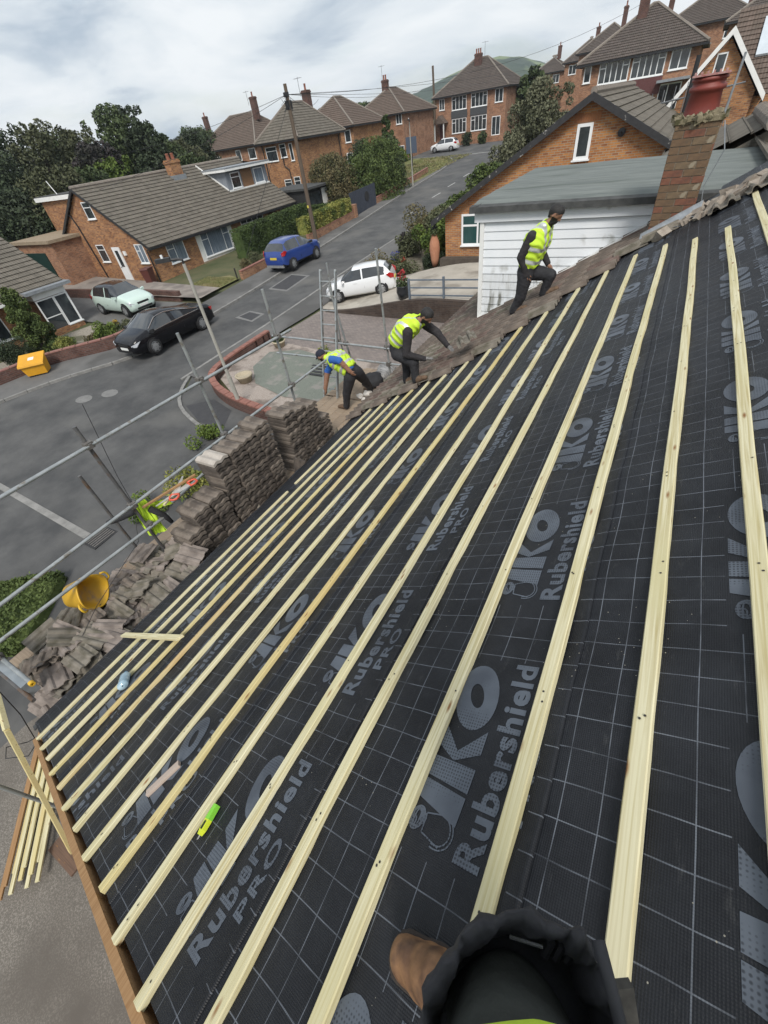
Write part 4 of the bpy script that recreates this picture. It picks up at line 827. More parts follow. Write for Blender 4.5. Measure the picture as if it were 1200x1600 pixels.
for r in range(17):
    y = EAVE + 0.05 - TL - 0.345 * r; tail = y + TL
    if tail < 0.9: break
    xs_ = bound(tail - 0.1) + (0.15 if r % 2 else 0.0) + rng.uniform(-.02, .02)
    xe = 13.2 if tail > 4.15 else 8.55
    k = 0
    while xs_ + TW <= xe + 0.25:
        o = link('tile', rng.choice([tm1, tm1, tm1, tm2, tm3]), nb); nt_ += 1
        o.location = (xs_, y + rng.uniform(-.006, .006), 0.012 + rng.uniform(0, .004)); o.rotation_euler = (R(4.6) * -1 + R(9.2) * 0, 0, rng.uniform(-.01, .01)); o.rotation_euler.x = R(-0.2) + 0.075
        xs_ += TW + 0.004
b = MB(); b.box(7.3, 8.6, 0.5, 5.7, -0.045, 0.004); b.box(5.6, 8.6, 3.3, 5.75, -.045, -.004); b.box(8.5, 13.4, 4.0, 5.75, -0.045, 0.002); b.build('old_underlay', M_dkfelt, nb)
# tiles left above the chimney line and the torn ridge mortar
b = MB()
for i in range(44):
    x, y, s = 7.35 + rng.uniform(0, .45), 0.75 - i * 0.03 + rng.uniform(-.1, .1), rng.uniform(.03, .09)
    q = Matrix.Rotation(rng.uniform(0, 6), 3, 'Z') @ Matrix.Rotation(rng.uniform(-.6, .6), 3, 'X'); P = [q @ Vector((a * s * rng.uniform(.6, 1.2), c * s * rng.uniform(.6, 1.5), d * s * .6)) + Vector((x, y, .03)) for d in (-1, 1) for a, c in ((-1, -1), (1, -1), (1, 1), (-1, 1))]
    b.add(P, [(0, 3, 2, 1), (4, 5, 6, 7), (0, 1, 5, 4), (1, 2, 6, 5), (2, 3, 7, 6), (3, 0, 4, 7)])
o = b.build('broken_mortar', mat('broken_mortar', (0.23, 0.19, 0.155), (0.34, 0.30, 0.25), rough=1, ns=14, bump=0.5), nb); o['kind'] = 'stuff'
for i in range(5):
    o = link('tile', tm2, nb); o.location = (7.45 + .05 * i, -0.02 - .32 * i, 0.02); o.rotation_euler = (0.06, 0, R(90) + rng.uniform(-.1, .1))

# ---- white clad dormer with its felted flat roof
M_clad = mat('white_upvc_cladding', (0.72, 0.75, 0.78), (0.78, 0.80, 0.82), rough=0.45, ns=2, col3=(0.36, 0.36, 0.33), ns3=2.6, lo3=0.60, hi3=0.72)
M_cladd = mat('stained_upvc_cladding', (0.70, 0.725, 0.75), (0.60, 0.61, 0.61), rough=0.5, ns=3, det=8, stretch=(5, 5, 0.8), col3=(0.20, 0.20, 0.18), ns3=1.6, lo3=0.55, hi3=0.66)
dw = thing('dormer', 'white clad dormer with green felt flat roof beside the brick chimney stack', 'dormer', (-2.9, 8.55, 4.0))
b = MB(); b.box(-2.86, 1.2, 8.60, 12.6, 3.6, 5.75); wb(b, 'wall', M_black, dw)
for i in range(13):
    z1 = 5.72 - i * 0.135; z0 = z1 - 0.132; xr_ = min(1.2, 0.66 + (z1 - 6.05) / math.tan(TH) + 0.25)
    if xr_ < -2.80: break
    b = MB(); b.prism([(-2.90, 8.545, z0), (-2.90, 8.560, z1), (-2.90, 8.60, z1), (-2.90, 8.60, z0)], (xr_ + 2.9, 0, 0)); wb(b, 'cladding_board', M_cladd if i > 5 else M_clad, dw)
for i in range(12):
    z1 = 5.72 - i * 0.135; b = MB(); b.box(-2.90, -2.862, 8.602, 12.6, z1 - .132, z1); wb(b, 'cladding_board', M_clad, dw)
b = MB(); b.box(-2.925, -2.85, 8.525, 8.60, 3.95, 5.74); wb(b, 'corner_trim', M_white, dw)
b = MB(); b.box(-3.02, 1.3, 8.50, 8.545, 5.735, 5.885); b.box(-3.02, -2.975, 8.546, 12.8, 5.735, 5.885); wb(b, 'fascia', M_clad, dw)
b = MB(); b.bar(rw(8.50, 4.10, 0.075), rw(8.50, 0.80, 0.085), 0.07, 0.02, (0, 0, 1)); wb(b, 'flashing', M_white, dw)
ft = MB(); nx, ny = 24, 18
for j in range(ny + 1):
    for i in range(nx + 1):
        x, y = -3.08 + 6.0 * i / nx, 8.42 + 4.5 * j / ny; ft.v.append((x, y, 5.965 + 0.055 * min(1, max(0, (y - 8.42)) / 0.5) + 0.012 * noise.noise(Vector((x * 1.3, y * 2.5, 0)))))
ft.f = [(j * (nx + 1) + i, j * (nx + 1) + i + 1, (j + 1) * (nx + 1) + i + 1, (j + 1) * (nx + 1) + i) for j in range(ny) for i in range(nx)]; ft.m = [0] * len(ft.f)
wb(ft, 'felt_roof', M_felt, dw, smooth=True)
b = MB(); b.prism([(-3.09, 8.40, 5.885), (-3.09, 8.41, 5.972), (-3.09, 8.56, 5.99), (-3.09, 8.56, 5.885)], (6.0, 0, 0)); b.prism([(-3.10, 8.42, 5.885), (-3.09, 8.42, 5.975), (-2.95, 8.42, 5.99), (-2.95, 8.42, 5.885)], (0, 4.5, 0)); wb(b, 'felt_edging', M_dkfelt, dw)
b = MB(); b.prism([(0.0, 12.95, 5.6), (2.2, 12.95, 5.6), (1.25, 12.95, 6.25)], (0, 4.0, 0)); slope(b, (-0.6, 12.9, 5.75), (-0.6, 17, 5.75), (1.25, 12.9, 6.35), (1.25, 17, 6.35)); wb(b, 'old_tiles', T_grey, dw)
b = MB()
for i in range(9): b.path([(1.22, 12.2 + i * .45, 6.40), (1.22, 12.67 + i * .45, 6.38)], 0.14, 10)
wb(b, 'ridge_tiles', M_ridge, dw)

# ---- the chimney stack: every brick
ch = thing('chimney_stack', 'worn brick chimney stack with red pot and torn lead flashing rising from the roof', 'chimney', (0.0, 7.9, 5.4), R(0))
M_br1 = mat('red_stack_brick', (0.205, 0.088, 0.052), (0.130, 0.058, 0.040), rough=0.95, ns=14, det=6, bump=0.5, bs=60, bdist=0.004, col3=(0.10, 0.055, 0.04), ns3=5)
M_br2 = mat('brown_stack_brick', (0.165, 0.105, 0.060), (0.115, 0.074, 0.046), rough=0.95, ns=14, det=6, bump=0.5, bs=60, bdist=0.004, col3=(0.10, 0.075, 0.05), ns3=5)
M_br3 = mat('buff_stack_brick', (0.185, 0.130, 0.078), (0.125, 0.090, 0.058), rough=0.95, ns=12, det=6, bump=0.5, bs=60, bdist=0.004, col3=(0.26, 0.22, 0.16), ns3=9, lo3=0.58, hi3=0.64)
M_mort = mat('stack_mortar', (0.20, 0.165, 0.125), (0.29, 0.245, 0.19), rough=1, ns=20, bump=0.4)
b = MB(); b.box(-0.212, 0.232, -0.212, 0.40, -0.3, 1.40); b.build('mortar_core', M_mort, ch)
bricks = {}
for m in (M_br1, M_br2, M_br3):
    for L_ in (0.215, 0.102):
        t_ = MB(); c = 0.006; t_.box(0, L_, 0, 0.1, 0, 0.065); me = t_.build('brick', m); bricks[(m.name, L_)] = me.data; bpy.data.objects.remove(me)
for r in range(19):
    z = -0.03 + r * 0.075; low = r < 9
    seq = [0.215, 0.215] if r % 2 == 0 else [0.102, 0.215, 0.102]
    for face in range(3):
        x = -0.22; seqf = seq if face == 0 else ([0.215, 0.215, 0.215] if r % 2 else [0.102, 0.215, 0.215, 0.102])
        for L_ in seqf:
            m = rng.choice([M_br1, M_br1, M_br1, M_br2]) if low else rng.choice([M_br2, M_br2, M_br3, M_br3, M_br1])
            if 10 < r < 12: m = M_br1
            o = link('brick', bricks[(m.name, L_)], ch); j = rng.uniform(0, .005)
            if face == 0: o.location = (x, -0.22 - j, z)
            elif face == 1: o.location = (0.14 + j, -0.222 + (x + .22) + .104 * 0, z); o.location = (0.24 + j, -0.115 + (x + .22) - .1, z); o.rotation_euler = (0, 0, R(90))
            else: o.location = (-0.22 - j + 0.0, -0.115 + (x + .22) + L_ - .1, z); o.rotation_euler = (0, 0, R(-90))
            x += L_ + 0.012
b = MB()
for i in range(130):
    a = rng.uniform(0, 6.28); rr = rng.uniform(.08, .27); q = Matrix.Rotation(rng.uniform(0, 6), 3, 'Z') @ Matrix.Rotation(rng.uniform(-.5, .5), 3, 'X'); s_ = rng.uniform(.02, .05); P = [q @ Vector((u * s_ * rng.uniform(.6, 1.4), v * s_ * rng.uniform(.6, 1.4), w_ * s_ * .7)) + Vector((0.01 + min(.23, max(-.23, rr * math.cos(a) * 1.3)), 0.09 + rr * math.sin(a) * 1.25, 1.40 + rng.uniform(-.03, .035))) for w_ in (-1, 1) for u, v in ((-1, -1), (1, -1), (1, 1), (-1, 1))]; b.add(P, [(0, 3, 2, 1), (4, 5, 6, 7), (0, 1, 5, 4), (1, 2, 6, 5), (2, 3, 7, 6), (3, 0, 4, 7)])
b.box(-0.235, 0.255, -0.235, 0.42, 1.37, 1.42); b.build('mortar_flaunching', mat('mossy_flaunching', (0.16, 0.135, 0.085), (0.26, 0.225, 0.15), rough=1, ns=22, bump=0.8, bs=50, col3=(0.07, 0.065, 0.03), ns3=9, lo3=0.5, hi3=0.6), ch)
M_pot = mat('red_clay_pot', (0.205, 0.040, 0.028), (0.165, 0.032, 0.024), rough=0.55, ns=4, bump=0.05)
b = MB(); b.lathe([(.185, 1.40), (.180, 1.46), (.160, 1.625), (.186, 1.635), (.188, 1.672), (.166, 1.682), (.164, 1.712), (.182, 1.720), (.182, 1.742), (.15, 1.757), (.12, 1.757), (.12, 1.5)], (0, .05, 0), 22); b.build('chimney_pot', M_pot, ch, smooth=True)
b = MB(); b.box(-.185, .185, -.13, .23, 1.758, 1.775)
for i in range(6): b.box(-.17 + i * .06, -.15 + i * .06, -.12, .22, 1.776, 1.80)
b.build('pot_cowl', mat('faded_red_cowl', (0.30, 0.10, 0.09), (0.45, 0.30, 0.28), rough=0.6, ns=12), ch)
# lead flashing round its foot
ld = MB(); n = 14
for i in range(n + 1):
    x = -0.30 + 0.62 * i / n; 
    for j, (dy, up_) in enumerate(((-0.225, 0.10), (-0.235, 0.015), (-0.34, -0.005), (-0.46, -0.015))):
        zr = rw(0, 0)[2] + (x - RO.x) * math.tan(TH) - 5.4 + 0.055; ld.v.append((x, dy + 0.02 * math.sin(i * 1.1) * (j > 1), zr + up_ + 0.02 * math.sin(i * 1.7) * (j > 1)))
ld.f = [(i * 4 + j, (i + 1) * 4 + j, (i + 1) * 4 + j + 1, i * 4 + j + 1) for i in range(n) for j in range(3)]; ld.m = [0] * len(ld.f)
ld.build('lead_flashing', M_lead, ch, smooth=True)
b = MB(); b.path([(0.27, -.2, 1.36), (0.36, -.25, 1.1), (0.27, -.22, .75), (0.33, -.2, .45)], 0.006, 5); b.path([(.24, -.16, 1.38), (.26, -.18, 1.9)], .012, 6)
b.build('aerial_cable_and_brackets', M_lead, ch)
# ================================================================ scaffold and what lies on it
M_galv = mat('galvanised_tube', (0.30, 0.32, 0.32), (0.42, 0.44, 0.44), rough=0.42, ns=5, metal=0.55, stretch=(1, 1, 1), col3=(0.24, 0.22, 0.19), ns3=9, lo3=0.58, hi3=0.66, bump=0.05)
M_rusty = mat('dull_steel_tube', (0.10, 0.10, 0.105), (0.16, 0.155, 0.15), rough=0.6, ns=7, metal=0.4, col3=(0.13, 0.08, 0.05), ns3=5, lo3=0.55, hi3=0.66)
M_coup = mat('steel_coupler', (0.13, 0.125, 0.12), (0.22, 0.20, 0.18), rough=0.6, ns=20, metal=0.5, bump=0.3)
M_yellow = mat('yellow_plastic', (0.62, 0.36, 0.02), (0.66, 0.42, 0.03), rough=0.45, ns=3)
sc = thing('scaffold', 'galvanised tube scaffold along the eaves with two guard rails and end rails', 'scaffold', (-5.6, 0, 2.5))
def tb(p, q, r=0.0242, m=None, name='tube', cap=True):
    b = MB(); b.tube(p, q, r, 12); return wb(b, name, m or M_galv, sc, smooth=False)
def smooth_tube(o):
    pass
tb((-5.60, -1.6, 4.80), (-5.60, 5.90, 4.66), name='guard_rail'); tb((-5.60, -1.6, 3.72), (-5.60, 6.70, 3.73), name='guard_rail')
tb((-5.55, -1.4, 3.43), (-5.55, 2.15, 3.28), name='ledger'); tb((-5.62, 2.3, 3.34), (-5.62, 3.25, 3.42), name='ledger')
tb((-8.3, 8.02, 3.55), (-4.55, 8.0, 3.51), name='end_rail'); tb((-5.75, 8.05, 3.14), (-4.55, 8.05, 3.13), name='end_rail')
tb((-8.3, 8.0, 3.1), (-6.3, 8.0, 3.12), name='end_rail')
for (x, y, z1, m) in ((-5.66, 1.84, 5.0, M_rusty), (-5.66, 3.70, 5.42, M_galv), (-5.66, 5.55, 5.45, M_galv), (-4.87, 8.06, 5.47, M_galv), (-5.66, -1.5, 5.0, M_galv)):
    tb((x, y, ground(x, y)), (x, y, z1), m=m, name='standard')
tb((-6.9, 1.88, ground(-6.9, 1.9)), (-6.9, 1.88, 3.86), m=M_rusty, name='standard')
tb((-6.3, 8.25, 2.5), (-6.35, 8.35, 5.15), r=.02, name='standard'); tb((-6.05, 8.3, 2.6), (-6.42, 8.36, 4.7), name='brace')
tb((-6.9, -0.40, 3.16), (-4.90, -0.385, 3.15), name='transom'); tb((-7.0, -0.52, 3.03), (-4.86, -0.50, 2.98), r=.024, m=M_rusty, name='transom')
b = MB(); b.lathe([(0.0295, -.035), (0.0295, .012), (0.013, .012), (0.013, -.03)], (-4.885, -0.385, 3.15), 14, mtx=Matrix.Rotation(R(90), 3, 'Y')); wb(b, 'tube_end_cap', M_yellow, sc)
b = MB(); b.bar((-6.6, -0.44, 3.06), (-5.0, -0.43, 3.02), 0.10, 0.20); wb(b, 'transom_beam', mat('grey_aluminium_beam', (0.27, 0.30, 0.32), (0.35, 0.38, 0.40), rough=0.4, metal=0.5, ns=6), sc)
for y in (1.84, 3.7, 5.55, 7.3): tb((-6.1, y + .05, 2.42), (-4.5, y + .05, 2.42), name='transom')
def coupler(x, y, z):
    b = MB(); b.box(x - .045, x + .045, y - .05, y + .05, z - .042, z + .042); b.box(x + .02, x + .075, y - .02, y + .02, z - .03, z + .03); b.tube((x + .03, y + .06, z + .01), (x + .03, y - .065, z + .01), .012, 6); b.tube((x - .04, y - .02, z - .06), (x - .04, y - .02, z + .06), .010, 6); wb(b, 'coupler', M_coup, sc)
for p in ((-5.63, 1.84, 3.71), (-5.61, 1.86, 3.30), (-5.63, 3.70, 4.72), (-5.63, 3.70, 3.73), (-5.63, 5.55, 4.67), (-5.63, 5.55, 3.73), (-4.87, 8.04, 3.52), (-4.87, 8.05, 3.13), (-6.3, 8.1, 3.53), (-5.62, -0.40, 3.2), (-5.9, -.42, 3.1), (-6.0, 8.05, 3.52), (-5.63, 1.84, 4.74)): coupler(*p)
M_board = wood('scaffold_board', (0.33, 0.26, 0.19), (0.24, 0.18, 0.13), (0.21, 0.165, 0.125))
for k in range(-3, 5):
    for (a, c) in ((-0.45, 3.4), (3.42, 7.3), (7.32, 8.9)):
        b = MB(); b.box(0, 0.222, 0, c - a, 0, 0.038); o = b.build('scaffold_board', M_board, sc, uv=False); o.location = (-5.66 + k * 0.229 + 5.6, a + rng.uniform(-.04, .04), -0.04)
# ladder rising through the platform at its far end
ldr = thing('ladder', 'grey aluminium ladder standing at the far end of the scaffold', 'ladder', (-6.15, 6.55, ground(-6.15, 6.5)))
def lp(x, t): return (x - 0.12 * t * 0, 6.55 + 1.53 * t, ground(-6.15, 6.5) + (5.06 - ground(-6.15, 6.5)) * t)
for x in (-6.35, -5.95):
    b = MB(); b.bar(lp(x, 0), lp(x, 1), 0.03, 0.065, (0, -1, 0.3)); b.tube(lp(x, 0.998), lp(x, 1.006), 0.034, 8); wb(b, 'stile', M_galv, ldr)
for k in range(17):
    b = MB(); b.tube(lp(-6.35, 0.04 + k * .0575), lp(-5.95, 0.04 + k * .0575), 0.016, 8); wb(b, 'rung', M_galv, ldr)

# stacked tiles, each a thing
tms = tile_mesh(th=0.047, amp=0.024, n=13)
M_st1 = mat('crevice_shaded_concrete_tile', (0.070, 0.057, 0.048), (0.130, 0.108, 0.090), rough=0.95, ns=9, det=8, bump=0.5, bs=60, bdist=0.005, col3=(0.065, 0.054, 0.047), ns3=6, lo3=0.5, hi3=0.65)  # darker copy: crevice shade of the stack faces is put into this colour
M_st2 = mat('brown_grey_concrete_tile', (0.130, 0.106, 0.086), (0.205, 0.172, 0.143), rough=0.95, ns=8, det=8, bump=0.5, bs=60, bdist=0.005, col3=(0.09, 0.074, 0.062), ns3=5)
tms.materials.append(M_st1); tms2 = tms.copy(); tms2.materials[0] = M_st2; tms3 = tms.copy(); tms3.materials[0] = mat('pale_cement_tile', (0.36, 0.32, 0.28), (0.45, 0.41, 0.365), rough=0.95, ns=10, bump=0.3)
def stack(ys, zb, zts, xf, label, group, pale=None, pitch=0.074):
    for c, (y, zt) in enumerate(zip(ys, zts)):
        n = int((zt - zb) / pitch); lean = rng.uniform(-.05, .03); ly = rng.uniform(-.018, .018); 
        for k in range(n):
            top = k == n - 1
            o = link('roof_tile', tms3 if (top and pale == c) else (tms2 if top or rng.random() < .3 else tms), None)
            o.location = (xf - TL + rng.uniform(-.020, .018) + lean * k / n, y + TW + ly * k / n + rng.uniform(-.009, .009), zb + k * pitch); o.rotation_euler = (rng.uniform(-.018, .018), rng.uniform(-.025, .025), R(-90) + rng.uniform(-.05, .05))
            if top and pale == c: tag(o, 'pale clean roof tile on top of the tallest stack, at its near corner', 'roof tile')
            else: tag(o, label, 'roof tile', group)
stack([2.90, 3.215, 3.53, 3.845], 2.5, [3.86, 3.88, 3.90, 3.92], -4.98, 'brown concrete roof tile in the tall row of stacks with the pale tile on top', 'tiles in the tall row of stacks', pale=0)
stack([4.46, 4.775, 5.09], 2.5, [3.80, 3.73, 3.62], -4.96, 'brown concrete roof tile in the far row of stacks nearest the stooping worker', 'tiles in the far row of stacks')
stack([2.55, 2.235, 1.92], 2.5, [3.46, 3.46, 3.20], -4.95, 'brown concrete roof tile in the low stacks under the orange handled saws', 'tiles in the low near stacks')
stack([5.41], 2.5, [3.20], -4.98, 'brown concrete roof tile in the short stack by the stooping worker\'s hand', 'tiles in the short stack')
o = link('roof_tile', tms, None); o.location = (-4.97, 4.34, 2.52); o.rotation_euler = (R(74), 0, R(-8)); tag(o, 'dark roof tile leaning on edge in the gap between the two tall rows', 'roof tile')
# heap of loose and broken tiles
M_brk = mat('broken_pinkish_tile', (0.180, 0.150, 0.130), (0.265, 0.225, 0.198), rough=.95, ns=8, det=8, bump=.4, bs=60, bdist=.004, col3=(.12, .10, .088), ns3=4)
def broken(seed):
    r = random.Random(seed); a, s, ph = r.uniform(.4, .8), r.uniform(-.25, .25), r.uniform(0, 9)
    def cut(x, y): return y if y == 0 else TL * a + s * (x - TW / 2) + 0.03 * math.sin(x * 31 + ph)
    me = tile_mesh(th=0.014, amp=0.026, cut=cut if seed % 3 == 1 else None, roll=True); me.materials.append([M_brk, M_st2, M_tile2][seed % 3]); return me
bms = [broken(s) for s in range(9)]
for i in range(150):
    y = rng.uniform(-0.40, 1.95) if i > 20 else rng.uniform(0.9, 1.95); t = (y + 0.4) / 2.3; x = rng.uniform(-6.05 + .35 * max(0, t - .45), -4.72)
    hgt = 0.36 + 0.12 * math.sin(y * 4) + .12 * t; prof = 1 - (abs(x + 5.15) / 0.95) ** 2
    z = 2.50 + 0.02 + max(0, prof) * hgt * (0.25 + 0.75 * i / 150)
    k = rng.randrange(9); o = link('broken_tile', bms[k], None); o.location = (x, y, z); o.rotation_euler = (rng.gauss(0, .24), rng.gauss(.08, .24), rng.choice([R(-90), R(-90), rng.uniform(0, 6.28)]) + rng.gauss(0, .3))
    if t > .62: tag(o, 'whole or chipped brown tile in the heap between the yellow tub and the stacks', 'roof tile', 'tiles heaped by the yellow tub')
    else: tag(o, 'broken brown tile piece in the heap at the near end of the scaffold', 'roof tile', 'broken tiles at the near end')
b = MB()
for i in range(420):
    y = rng.uniform(-0.42, 6.6); x = -4.62 + rng.gauss(0, .10); x = min(-4.42, x); s = rng.uniform(.012, .045); q = Matrix.Rotation(rng.uniform(0, 6), 3, 'Z') @ Matrix.Rotation(rng.uniform(-1, 1), 3, 'X')
    P = [q @ Vector((a * s * rng.uniform(.6, 1.3), c * s, d * s * .5)) + Vector((x, y, 2.52 + rng.uniform(0, .28))) for d in (-1, 1) for a, c in ((-1, -1), (1, -1), (1, 1), (-1, 1))]
    b.add(P, [(0, 3, 2, 1), (4, 5, 6, 7), (0, 1, 5, 4), (1, 2, 6, 5), (2, 3, 7, 6), (3, 0, 4, 7)])
tag(b.build('rubble', M_tile2, kind='stuff'), 'crumbs of tile and mortar along the eaves', 'rubble')
for i, (y, x, a, l) in enumerate(((2.35, -4.55, 1.4, .30), (2.2, -4.60, .9, .16), (1.9, -4.56, 1.2, .22), (4.9, -4.60, 1.1, .20), (2.5, -4.62, 1.9, .12))):
    b = MB(); b.bar((0, 0, 0), (l, 0, 0), .04, .025); o = b.build('batten_offcut', W_pale, uv=False); o.location = (x, y, 2.82 if i < 3 else 2.85); o.rotation_euler = (0.1, -.05, a); tag(o, 'short pale batten offcut among rubble below the eaves', 'offcut', 'offcuts in the rubble')
# yellow tub on its side
tubm = MB(); n = 32
for (r, z, fl) in ((0.0, 0.0, 0), (0.15, 0.0, 0), (0.165, 0.01, 0), (0.225, 0.34, 1), (0.236, 0.345, 1), (0.236, 0.36, 1), (0.218, 0.36, 1), (0.158, 0.02, 0), (0.0, 0.015, 0)):
    for k in range(n):
        a = 2 * math.pi * k / n; e = 1 + (0.10 * math.cos(2 * a) if fl else 0.04 * math.cos(2 * a)); tubm.v.append((r * math.cos(a) * e, r * math.sin(a) / (e * .98), z + (0.02 * math.cos(2 * a) if fl else 0)))
tubm.f = [(i * n + k, i * n + (k + 1) % n, (i + 1) * n + (k + 1) % n, (i + 1) * n + k) for i in range(8) for k in range(n)]; tubm.m = [0] * len(tubm.f)
tub = thing('builders_tub', 'yellow builder\'s tub lying on its side on the heap of tiles', 'tub', (-5.72, 0.62, 2.92))
dirv = Vector((0.86, 0.44, 0.16)).normalized(); qt = dirv.to_track_quat('Z', 'Y'); tub.rotation_mode = 'QUATERNION'; tub.rotation_quaternion = qt; tub.location = Vector((-5.74, 0.66, 3.02)) - dirv * 0.16
tubm.build('tub_body', mat('dusty_yellow_tub', (0.66, 0.37, 0.018), (0.60, 0.36, 0.03), rough=0.5, ns=5, col3=(0.42, 0.27, 0.11), ns3=7, lo3=0.55, hi3=0.68), tub, smooth=True)
for s in (-1, 1):
    b = MB(); b.path([(s * .255, -.075, .35), (s * .30, -.05, .375), (s * .31, 0, .38), (s * .30, .05, .375), (s * .255, .075, .35)], .014, 8); b.build('tub_handle', M_yellow, tub, smooth=True)
# handsaws
M_blade = mat('saw_blade_steel', (0.50, 0.47, 0.42), (0.62, 0.60, 0.56), rough=0.35, metal=0.6, ns=8)
M_hand = mat('orange_red_plastic', (0.55, 0.085, 0.045), (0.62, 0.11, 0.06), rough=0.45, ns=4)
def saw(p, q, label):
    p, q = Vector(p), Vector(q); t = thing('handsaw', label, 'saw', p); d = (q - p); L = d.length; t.rotation_mode = 'QUATERNION'; t.rotation_quaternion = d.to_track_quat('X', 'Z')
    b = MB(); b.prism([(0.08, -.055, 0), (L, -.012, 0), (L, .012, 0), (0.08, .055, 0)], (0, 0, .002)); b.build('blade', M_blade, t)
    b = MB(); b.path([(.09, -.055, 0), (.03, -.065, 0), (-.02, -.045, 0), (-.03, 0, 0), (-.025, .05, 0), (.03, .07, 0), (.09, .055, 0), (.085, 0, 0), (.09, -.055, 0)], .016, 8); b.build('handle', M_hand, t, smooth=True)
saw((-5.30, 2.66, 3.62), (-5.42, 2.02, 3.60), 'handsaw with orange red handle lying furthest along on the low tile stack')
saw((-5.30, 2.25, 3.60), (-5.55, 2.66, 3.64), 'handsaw with orange red handle and short upturned blade nearer the hi-vis jacket')
for (p, q, m, lb) in (((-5.35, 2.75, 3.66), (-5.6, 1.92, 3.6), W_brown, 'weathered timber stick lying along the saws'), ((-5.5, 2.55, 3.58), (-5.35, 2.1, 3.58), W_pale, 'pale stick of batten beside the saws')):
    b = MB(); b.bar(p, q, .035, .025); tag(b.build('timber_stick', m, uv=False), lb, 'stick')
# hi-vis jacket hung over the rail junction
hv = thing('hi_vis_jacket', 'lime hi-vis jacket with black sleeve hung on the scaffold by the saws', 'jacket', (-5.75, 2.0, 3.2))
M_lime = mat('lime_hi_vis', (0.50, 0.72, 0.035), (0.56, 0.78, 0.06), rough=0.75, ns=4)
M_refl = mat('silver_reflective_tape', (0.46, 0.48, 0.46), (0.56, 0.58, 0.56), rough=0.35, ns=10, metal=0.3)
M_blackc = mat('black_cloth', (0.012, 0.012, 0.014), (0.024, 0.024, 0.027), rough=0.85, ns=6, bump=0.2)
def cloth(pts_top, pts_bot, name, m, n=14, k=10, amp=.02, par=hv, th=.012):
    b = MB(); A, B2 = resample(pts_top, .01), resample(pts_bot, .01)
    for s in (0, 1):
        for j in range(k + 1):
            for i in range(n + 1):
                a = A[min(len(A) - 1, int(i / n * (len(A) - 1)))]; c = B2[min(len(B2) - 1, int(i / n * (len(B2) - 1)))]; p = a.lerp(c, j / k)
                p = p + Vector((amp * math.sin(i * 1.9 + j * .5), amp * .6 * math.cos(i * 1.1 - j * .7), 0)) + Vector((th * s, 0, th * .3 * s)); b.v.append(tuple(p))
    o_ = (n + 1) * (k + 1)
    for j in range(k):
        for i in range(n):
            a = j * (n + 1) + i; b.f.append((a, a + 1, a + n + 2, a + n + 1)); b.f.append((o_ + a + 1, o_ + a, o_ + a + n + 1, o_ + a + n + 2))
    b.m = [0] * len(b.f); return wb(b, name, m, par, smooth=True)
cloth([(-5.80, 1.86, 3.60), (-5.72, 2.06, 3.62)], [(-5.72, 1.80, 3.06), (-5.58, 2.02, 3.04)], 'jacket_back', M_lime)
cloth([(-5.72, 2.0, 3.55), (-5.52, 2.22, 3.54)], [(-5.70, 2.06, 3.40), (-5.5, 2.3, 3.40)], 'jacket_collar', M_lime, amp=.012)
cloth([(-5.815, 1.90, 3.585), (-5.795, 1.94, 3.59)], [(-5.745, 1.86, 3.08), (-5.70, 1.90, 3.08)], 'reflective_tape', M_refl, n=4)
b = MB(); b.path([(-5.78, 1.86, 3.52), (-5.95, 1.72, 3.46), (-6.08, 1.62, 3.42), (-6.15, 1.58, 3.40)], [.055, .05, .045, .03], 10); b.path([(-5.62, 2.0, 3.5), (-5.55, 2.1, 3.3), (-5.5, 2.12, 3.15)], [.05, .045, .03], 8); wb(b, 'jacket_sleeve', M_blackc, hv, smooth=True)
# sacks and waste by the stooping worker
def lump(name, c, r, m, label, cat, seed, grp=None):
    bm = bmesh.new(); bmesh.ops.create_icosphere(bm, subdivisions=3, radius=1)
    for v in bm.verts:
        d = 1 + 0.35 * noise.noise(v.co * 1.6 + Vector((seed, 0, 0))) + .12 * noise.noise(v.co * 5 + Vector((seed, 3, 0))); v.co = Vector((v.co.x * r[0] * d, v.co.y * r[1] * d, max(-0.6, v.co.z) * r[2] * d))
    me = bpy.data.meshes.new(name); bm.to_mesh(me); bm.free(); me.materials.append(m); me.polygons.foreach_set('use_smooth', [True] * len(me.polygons)); o = link(name, me); o.location = c; return tag(o, label, cat, grp)
lump('rubble_sack', (-5.42, 8.1, 2.62), (.30, .26, .17), M_blackc, 'black rubble sack with pale stripes behind the stooping worker', 'sack', 3)
lump('rubble_sack', (-5.30, 8.55, 2.62), (.26, .3, .20), mat('grey_woven_sack', (0.10, 0.10, 0.10), (0.42, 0.41, 0.40), rough=.8, ns=5, stretch=(1, 5, 1)), 'grey and white woven sack beside the black rubble sack', 'sack', 8)
for i, (x, y, s) in enumerate(((-5.25, 7.55, .12), (-5.05, 7.62, .10), (-5.38, 7.4, .09), (-4.95, 7.85, .09), (-5.2, 7.3, .07))): lump('mortar_lump', (x, y, 2.56), (s, s * .8, s * .7), mat('white_mortar', (0.50, 0.47, 0.43), (0.62, 0.59, 0.55), rough=.95, ns=6), 'pale lump of old mortar at the stooping worker\'s feet', 'mortar', 20 + i, 'mortar lumps on the scaffold')
b = MB(); b.box(-5.05, -4.78, 7.6, 9.0, 2.62, 2.645); tag(b.build('plywood_board', wood('plywood', (0.50, 0.38, 0.26), (0.42, 0.30, 0.2), (.4, .3, .2)), uv=False), 'pale plywood strip along the eaves behind the stooping worker', 'board')

